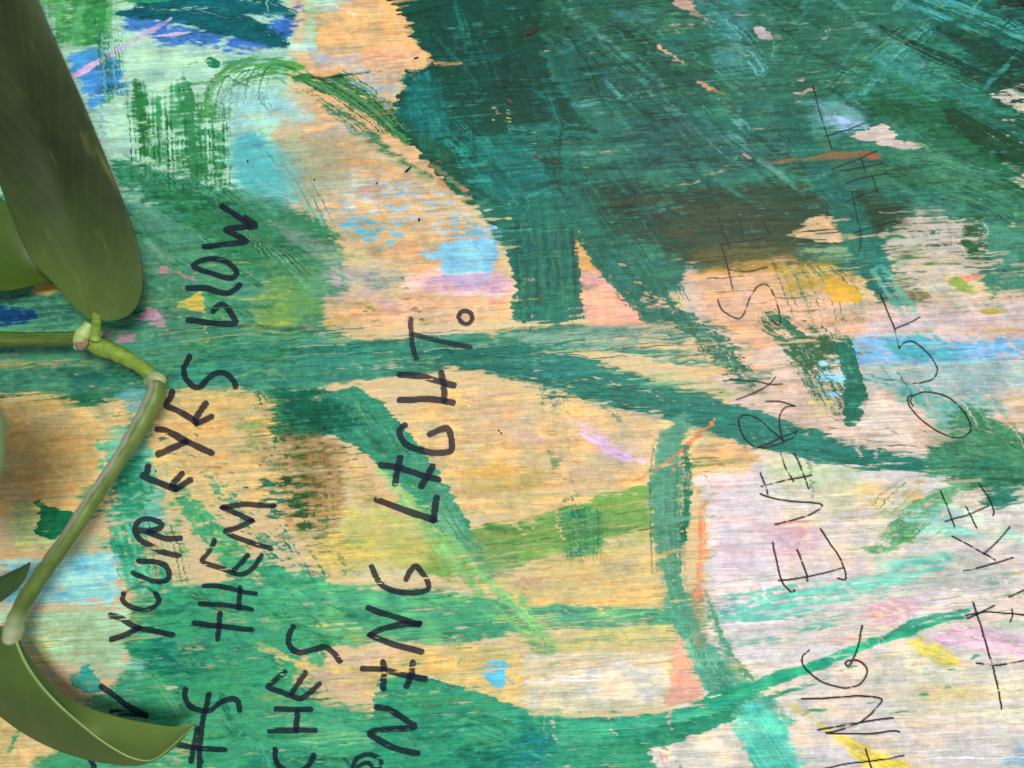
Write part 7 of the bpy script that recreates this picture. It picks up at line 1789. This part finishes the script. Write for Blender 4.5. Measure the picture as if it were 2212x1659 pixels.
def bark_side(m, col_bark, edge, amount):
    """the older, greyer skin on one flank of the stalk, fading along it"""
    nt = m.node_tree
    b = nt.nodes['Principled BSDF']
    src = b.inputs['Base Color'].links[0].from_socket
    at_ = N(nt, 'ShaderNodeAttribute', attribute_name='side')
    sep = N(nt, 'ShaderNodeSeparateXYZ')
    nt.links.new(at_.outputs['Vector'], sep.inputs['Vector'])
    tc = N(nt, 'ShaderNodeTexCoord')
    nz = N(nt, 'ShaderNodeTexNoise', Scale=170.0, Detail=4.0)
    nt.links.new(tc.outputs['Object'], nz.inputs['Vector'])
    a = N(nt, 'ShaderNodeMath', operation='MULTIPLY_ADD'); a.inputs[1].default_value = 1.1
    ng = N(nt, 'ShaderNodeMath', operation='MULTIPLY'); ng.inputs[1].default_value = -1.0
    nt.links.new(sep.outputs['X'], ng.inputs[0])
    nt.links.new(nz.outputs['Fac'], a.inputs[0]); nt.links.new(ng.outputs['Value'], a.inputs[2])
    mr = N(nt, 'ShaderNodeMapRange', interpolation_type='SMOOTHSTEP')
    mr.inputs['From Min'].default_value = edge + 0.75; mr.inputs['From Max'].default_value = edge + 0.25
    mr.inputs['To Max'].default_value = amount
    nt.links.new(a.outputs['Value'], mr.inputs['Value'])
    f2 = N(nt, 'ShaderNodeMapRange', interpolation_type='SMOOTHSTEP')
    f2.inputs['From Min'].default_value = 0.75; f2.inputs['From Max'].default_value = 0.4
    nt.links.new(sep.outputs['Y'], f2.inputs['Value'])
    mu = N(nt, 'ShaderNodeMath', operation='MULTIPLY')
    nt.links.new(mr.outputs['Result'], mu.inputs[0]); nt.links.new(f2.outputs['Result'], mu.inputs[1])
    mx = N(nt, 'ShaderNodeMix', data_type='RGBA')
    mx.inputs['B'].default_value = (*lin(col_bark), 1)
    nt.links.new(mu.outputs['Value'], mx.inputs['Factor'])
    nt.links.new(src, mx.inputs['A'])
    f3 = N(nt, 'ShaderNodeMapRange', interpolation_type='SMOOTHSTEP')
    f3.inputs['From Min'].default_value = 0.8; f3.inputs['From Max'].default_value = 0.97
    f3.inputs['To Max'].default_value = 0.85
    nt.links.new(sep.outputs['Y'], f3.inputs['Value'])
    m3 = N(nt, 'ShaderNodeMix', data_type='RGBA')
    m3.inputs['B'].default_value = (*lin((168, 178, 138)), 1)
    nt.links.new(f3.outputs['Result'], m3.inputs['Factor'])
    nt.links.new(mx.outputs['Result'], m3.inputs['A'])
    nt.links.new(m3.outputs['Result'], b.inputs['Base Color'])


def build_vine():
    vine = tag(empty('pothos_vine', at(0, 730, 0.02)), 'trailing pothos vine with broad green leaves hanging over the left edge of the board', 'plant')
    base = vine.location.copy()
    root = vine
    m_stem = stalk_material('vine_stem_skin', (58, 82, 24), (78, 104, 34), (104, 124, 52), (40, 700, 700))
    m_elbow = stalk_material('vine_elbow_skin', (96, 128, 36), (120, 150, 50), (146, 168, 84), (260, 260, 260))
    m_hang = stalk_material('hanging_stalk_skin', (74, 96, 34), (90, 112, 46), (112, 130, 68), (120, 60, 90))
    bark_side(m_hang, (158, 160, 142), -0.05, 0.9)
    m_node = stalk_material('leaf_node_skin', (140, 166, 92), (158, 182, 112), (176, 196, 132), (160, 160, 160))
    m_scar = stalk_material('node_scar_skin', (110, 84, 66), (134, 104, 86), (150, 124, 104), (300, 300, 300), 0.8)
    m_knuckle = stalk_material('knuckle_skin', (128, 146, 88), (146, 160, 108), (160, 172, 128), (200, 200, 200))
    m_rib = stalk_material('midrib_skin', (112, 136, 60), (126, 150, 76), (140, 160, 88), (60, 60, 60))
    parts = []

    def keep(o):
        parts.append(o)
        return o
    H1 = 0.020
    keep(tube('stem', [(-90, 728, H1 + .004, 34), (0, 732, H1, 33), (70, 732, H1, 31), (130, 731, H1, 30), (172, 729, H1, 30)], m_stem, root, label='horizontal olive green stem entering from the left', wob=0.05))
    keep(tube('stem', [(186, 735, H1, 33), (215, 748, H1, 38), (250, 762, H1 + .001, 36), (285, 780, H1 + .002, 31), (315, 800, H1 + .003, 29), (338, 824, H1 + .004, 26)], m_elbow, root, label='bright green bent stem between the node and the knuckle', wob=0.07))
    keep(tube('knuckle', [(318, 826, H1 + .004, 20), (332, 818, H1 + .005, 30), (346, 820, H1 + .005, 27), (352, 830, H1 + .004, 14)], m_knuckle, root))
    keep(tube('petiole', [(340, 824, H1 + .005, 34), (334, 858, H1 + .006, 38), (312, 902, H1 + .007, 38), (280, 958, H1 + .008, 35), (245, 1012, H1 + .009, 31), (205, 1072, H1 + .010, 33), (165, 1134, H1 + .012, 34), (122, 1196, H1 + .013, 34), (84, 1250, H1 + .012, 34), (52, 1300, H1 + .010, 34), (34, 1340, H1 + .008, 36), (24, 1380, H1 + .006, 40)], m_hang, root, label='long grey green stalk hanging from the knuckle to the curled leaf', wob=0.08, n=18))
    keep(tube('node_sheath', [(163, 752, H1 + .001, 10), (172, 742, H1 + .002, 26), (178, 724, H1 + .003, 33), (188, 710, H1 + .003, 26), (194, 698, H1 + .003, 20)], m_node, root, label='pale green sheath at the stem node'))
    keep(tube('node_scar', [(164, 741, H1 + .0042, 10), (174, 748, H1 + .0046, 18), (184, 742, H1 + .0044, 12), (188, 732, H1 + .0042, 6)], m_scar, root, label='brown scar on the stem node', flat=0.7))
    keep(tube('bract', [(205, 726, H1 + .002, 6), (213, 722, H1 + .003, 14), (216, 708, H1 + .003, 6), (214, 698, H1 + .003, 2)], m_scar, root, label='dried brown bract beside the node', flat=0.5))
    keep(tube('petiole', [(206, 735, H1 + .003, 24), (207, 715, H1 + .004, 19), (208, 698, H1 + .006, 19), (208, 680, H1 + .008, 16)], m_elbow, root, label='short stalk of the large dark leaf'))

    md1 = leaf_material('shaded_leaf_skin', (32, 46, 20), (80, 104, 42), (112, 124, 54), 0.6, (2.4, 4.2, 0.0), rough=0.62, trans=0.1)
    keep(build_leaf(root, 'large dark green leaf at the upper left with faint pale flecks',
        [(196, 692, .027), (150, 655, .027), (118, 615, .028), (76, 575, .030), (46, 520, .032), (8, 425, .036), (-60, 250, .042), (-130, 60, .050), (-150, -160, .056), (-110, -330, .060)],
        [(208, 690, .027), (200, 640, .028), (186, 580, .030), (160, 490, .033), (120, 370, .038), (66, 230, .045), (10, 80, .053), (-50, -90, .060), (-85, -230, .063), (-108, -330, .064)],
        [(222, 694, .027), (262, 692, .026), (296, 668, .027), (309, 625, .029), (308, 570, .031), (293, 505, .034), (250, 390, .040), (185, 230, .048), (110, 60, .056), (40, -110, .062), (-30, -250, .065), (-106, -332, .066)],
        (md1, lambda s, t: 0.10 + 0.75 * np.exp(-((t - 0.02) / 0.16) ** 2) + 0.55 * np.clip(-s, 0, 1) ** 1.5 * np.exp(-((t - 0.12) / 0.18) ** 2)),  # shade of the end tilted from the light, put into the blade colour
        bulge=0.0016, rib=None))
    md2 = leaf_material('lower_leaf_skin', (58, 84, 20), (88, 120, 34), (110, 130, 50), 0.5, (2.0, 2.0, 0.0), rough=0.5, trans=0.2)
    keep(build_leaf(root, 'brighter green leaf half hidden behind the large dark one',
        [(-260, 430, .018), (-180, 400, .020), (-60, 400, .020), (60, 470, .018), (112, 560, .016), (132, 598, .014)],
        [(-260, 440, .018), (-180, 480, .021), (-60, 520, .022), (40, 560, .020), (96, 588, .017), (132, 600, .014)],
        [(-260, 450, .017), (-180, 560, .016), (-60, 624, .015), (10, 630, .015), (70, 618, .014), (132, 602, .014)],
        (md2, lambda s, t: 0.25 + 0.4 * np.clip(s, 0, 1)), bulge=0.001))
    md3 = leaf_material('curled_leaf_skin', (66, 92, 32), (108, 134, 62), (130, 148, 76), 0.35, (1.6, 3.0, 0.0), rough=0.45, trans=0.25)
    H3 = 0.026
    keep(build_leaf(root, 'curled pointed green leaf at the lower left with a pale midrib',
        [(-14, 1352, H3), (-60, 1420, H3 - .004), (-60, 1500, H3 - .008), (0, 1549, H3 - .010), (55, 1588, H3 - .010), (120, 1620, H3 - .010), (190, 1642, H3 - .010), (248, 1651, H3 - .009), (292, 1654, H3 - .008), (340, 1640, H3 - .006), (380, 1611, H3 - .003), (405, 1584, H3), (428, 1560, H3 + .002)],
        [(26, 1352, H3), (40, 1400, H3 + .001), (62, 1444, H3 + .002), (96, 1490, H3 + .003), (135, 1530, H3 + .003), (172, 1562, H3 + .003), (206, 1590, H3 + .003), (244, 1616, H3 + .002), (282, 1636, H3 + .001), (318, 1644, H3), (352, 1628, H3 + .001), (392, 1592, H3 + .002), (428, 1560, H3 + .002)],
        [(44, 1356, H3), (44, 1385, H3 - .002), (58, 1410, H3 - .003), (80, 1440, H3 - .004), (112, 1478, H3 - .004), (160, 1514, H3 - .003), (215, 1536, H3 - .001), (270, 1551, H3 + .001), (320, 1561, H3 + .003), (370, 1569, H3 + .004), (400, 1567, H3 + .004), (428, 1560, H3 + .002)],
        (md3, lambda s, t: 0.35 + 0.55 * np.clip(s, 0, 1) * sstep(0.1, 0.6, t) + 0.4 * sstep(0.55, 0.9, t) * np.clip(-s, 0, 1) - 0.25 * np.clip(-s, 0, 1) * (1 - t)),
        bulge=0.0012, rib=(7, 0.0002, 3), rib_mat=m_rib))
    md4 = leaf_material('leaf_tip_skin', (46, 70, 34), (70, 96, 46), (90, 110, 60), 0.3, (2, 2, 0), rough=0.45, trans=0.2)
    keep(build_leaf(root, 'small dark leaf tip poking in at the left edge',
        [(-160, 1290, .030), (-90, 1262, .031), (-20, 1252, .032), (25, 1234, .033), (67, 1214, .034)],
        [(-160, 1310, .032), (-90, 1292, .034), (-20, 1276, .034), (25, 1248, .034), (67, 1214, .034)],
        [(-160, 1340, .030), (-90, 1330, .031), (-20, 1312, .032), (34, 1276, .033), (58, 1244, .034), (67, 1214, .034)],
        (md4, lambda s, t: 0.3 + 0.2 * s), bulge=0.0006))
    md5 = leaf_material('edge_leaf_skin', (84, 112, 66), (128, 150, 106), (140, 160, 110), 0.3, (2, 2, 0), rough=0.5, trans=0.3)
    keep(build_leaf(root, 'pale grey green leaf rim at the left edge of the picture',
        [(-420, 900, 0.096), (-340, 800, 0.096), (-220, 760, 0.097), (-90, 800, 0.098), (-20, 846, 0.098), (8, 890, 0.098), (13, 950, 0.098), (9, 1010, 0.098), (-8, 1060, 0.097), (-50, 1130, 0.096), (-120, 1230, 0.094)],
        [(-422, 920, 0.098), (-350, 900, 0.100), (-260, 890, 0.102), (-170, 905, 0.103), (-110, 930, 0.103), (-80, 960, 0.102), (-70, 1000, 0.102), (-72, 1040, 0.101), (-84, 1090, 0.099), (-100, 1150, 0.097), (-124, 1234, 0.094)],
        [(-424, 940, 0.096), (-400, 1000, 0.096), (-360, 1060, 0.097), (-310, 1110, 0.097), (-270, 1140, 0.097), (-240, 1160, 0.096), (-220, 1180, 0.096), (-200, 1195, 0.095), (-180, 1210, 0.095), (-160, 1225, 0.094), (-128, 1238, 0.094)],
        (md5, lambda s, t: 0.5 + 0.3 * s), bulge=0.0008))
    for o in parts:
        o.matrix_parent_inverse.identity()
        o.location = -base
    return vine


build_vine()


# ------------------------------------------------------------------ dirt on the board
def crumb_material(name, c1, c2, rough=0.85):
    m, nt, b, out = nodes(name)
    tc = N(nt, 'ShaderNodeTexCoord')
    nz = N(nt, 'ShaderNodeTexNoise', Scale=2200.0, Detail=3.0)
    nt.links.new(tc.outputs['Object'], nz.inputs['Vector'])
    cr = N(nt, 'ShaderNodeValToRGB')
    cr.color_ramp.elements[0].position = 0.4; cr.color_ramp.elements[0].color = (*lin(c1), 1)
    cr.color_ramp.elements[1].position = 0.62; cr.color_ramp.elements[1].color = (*lin(c2), 1)
    nt.links.new(nz.outputs['Fac'], cr.inputs['Fac'])
    nt.links.new(cr.outputs['Color'], b.inputs['Base Color'])
    b.inputs['Roughness'].default_value = rough
    return m


M_DARK = crumb_material('soil_crumb', (24, 18, 18), (70, 52, 46))
M_RUST = crumb_material('bark_crumb', (66, 38, 32), (126, 88, 74))
M_WHITE = crumb_material('grit', (196, 188, 182), (232, 228, 224), 0.5)


def crumb(u, v, lx, ly, ang, mat, label, seed, group='crumbs of dirt on the board', name='crumb'):
    rnd = random.Random(seed)
    bm = bmesh.new()
    bmesh.ops.create_icosphere(bm, subdivisions=2, radius=1.0)
    for w in bm.verts:
        f = 1 + rnd.uniform(-0.28, 0.28)
        bend = 0.35 * (w.co.x ** 2)
        w.co = Vector((w.co.x * lx * 0.5 * f, (w.co.y * ly * 0.5 + bend * ly * 0.5) * f, max(w.co.z, -0.6) * ly * 0.34 * f)) * UM
    me = bpy.data.meshes.new(name)
    bm.to_mesh(me); bm.free()
    me.materials.append(mat)
    o = link(bpy.data.objects.new(name, me))
    p = at(u, v, 0.0)
    zmin = min(w.co.z for w in me.vertices)
    o.location = (p.x, p.y, 0.00003 - zmin)
    o.rotation_euler = (0, 0, math.radians(ang))
    tag(o, label, 'crumb', group)
    return o


crumb(1148, 70, 30, 11, 20, M_DARK, 'largest dark soil crumb, on the dark green stroke near the top edge', 1)
crumb(1140, 72, 12, 6, 5, M_WHITE, 'pale sliver resting against the largest dark crumb near the top edge', 2)
crumb(1099, 219, 14, 7, -30, M_RUST, 'brown crumb above the yellow flecks on the dark green stroke', 3)
crumb(1160, 337, 14, 7, 35, M_RUST, 'leftmost of the reddish crumbs in a row on the teal green', 4)
crumb(1181, 342, 6, 5, 0, M_RUST, 'tiny middle one of the reddish crumbs in a row on the teal green', 5)
crumb(1198, 352, 8, 7, 60, M_RUST, 'rightmost of the reddish crumbs in a row on the teal green', 6)
crumb(882, 367, 20, 6, 38, M_DARK, 'slim dark crumb at the lower edge of the mossy green stroke', 7)
crumb(906, 475, 7, 5, 80, M_DARK, 'round dark crumb on the orange speckled wood', 8)
crumb(702, 923, 8, 6, 70, M_DARK, 'small dark crumb on the green blot left of the marker letter G', 9)
crumb(60, 915, 8, 6, 30, M_WHITE, 'white speck of grit on the tan wood at the left edge', 10)
crumb(1328, 892, 6, 5, 0, M_WHITE, 'white speck of grit on the long teal green stroke', 11)
crumb(900, 126, 10, 5, 25, M_RUST, 'brown crumb where the orange wood meets the dark green at the top', 12)
crumb(363, 815, 8, 6, 15, M_RUST, 'rusty crumb just right of the vine knuckle', 13)
for k, (u, v) in enumerate([(1068, 240), (1072, 250), (1076, 262), (1068, 232), (1092, 268), (1098, 240), (1100, 258)]):
    pass


def hair(pts, wd, label, mat):
    q = spline(pts, 8)
    vs = []; fs = []
    n = 5
    for i in range(len(q)):
        a = q[max(i - 1, 0)][:2]; b = q[min(i + 1, len(q) - 1)][:2]
        d = np.array([b[0] - a[0], -(b[1] - a[1])]); d = d / (np.linalg.norm(d) + 1e-9)
        p = at(q[i][0], q[i][1], 0.00012)
        for k in range(n):
            t = 2 * math.pi * k / n
            r = wd * 0.5 * UM
            vs.append((p.x - d[1] * r * math.cos(t), p.y + d[0] * r * math.cos(t), p.z + r * math.sin(t)))
    for i in range(len(q) - 1):
        for k in range(n):
            fs.append((i * n + k, i * n + (k + 1) % n, (i + 1) * n + (k + 1) % n, (i + 1) * n + k))
    me = bpy.data.meshes.new('fibre')
    me.from_pydata(vs, [], fs)
    me.materials.append(mat)
    o = link(bpy.data.objects.new('fibre', me))
    tag(o, label, 'fibre')


hair([(926, 354), (940, 351), (956, 348), (964, 338), (958, 330)], 2.0, 'thin tan fibre curled on the dark green at the end of the mossy stroke', M_RUST)
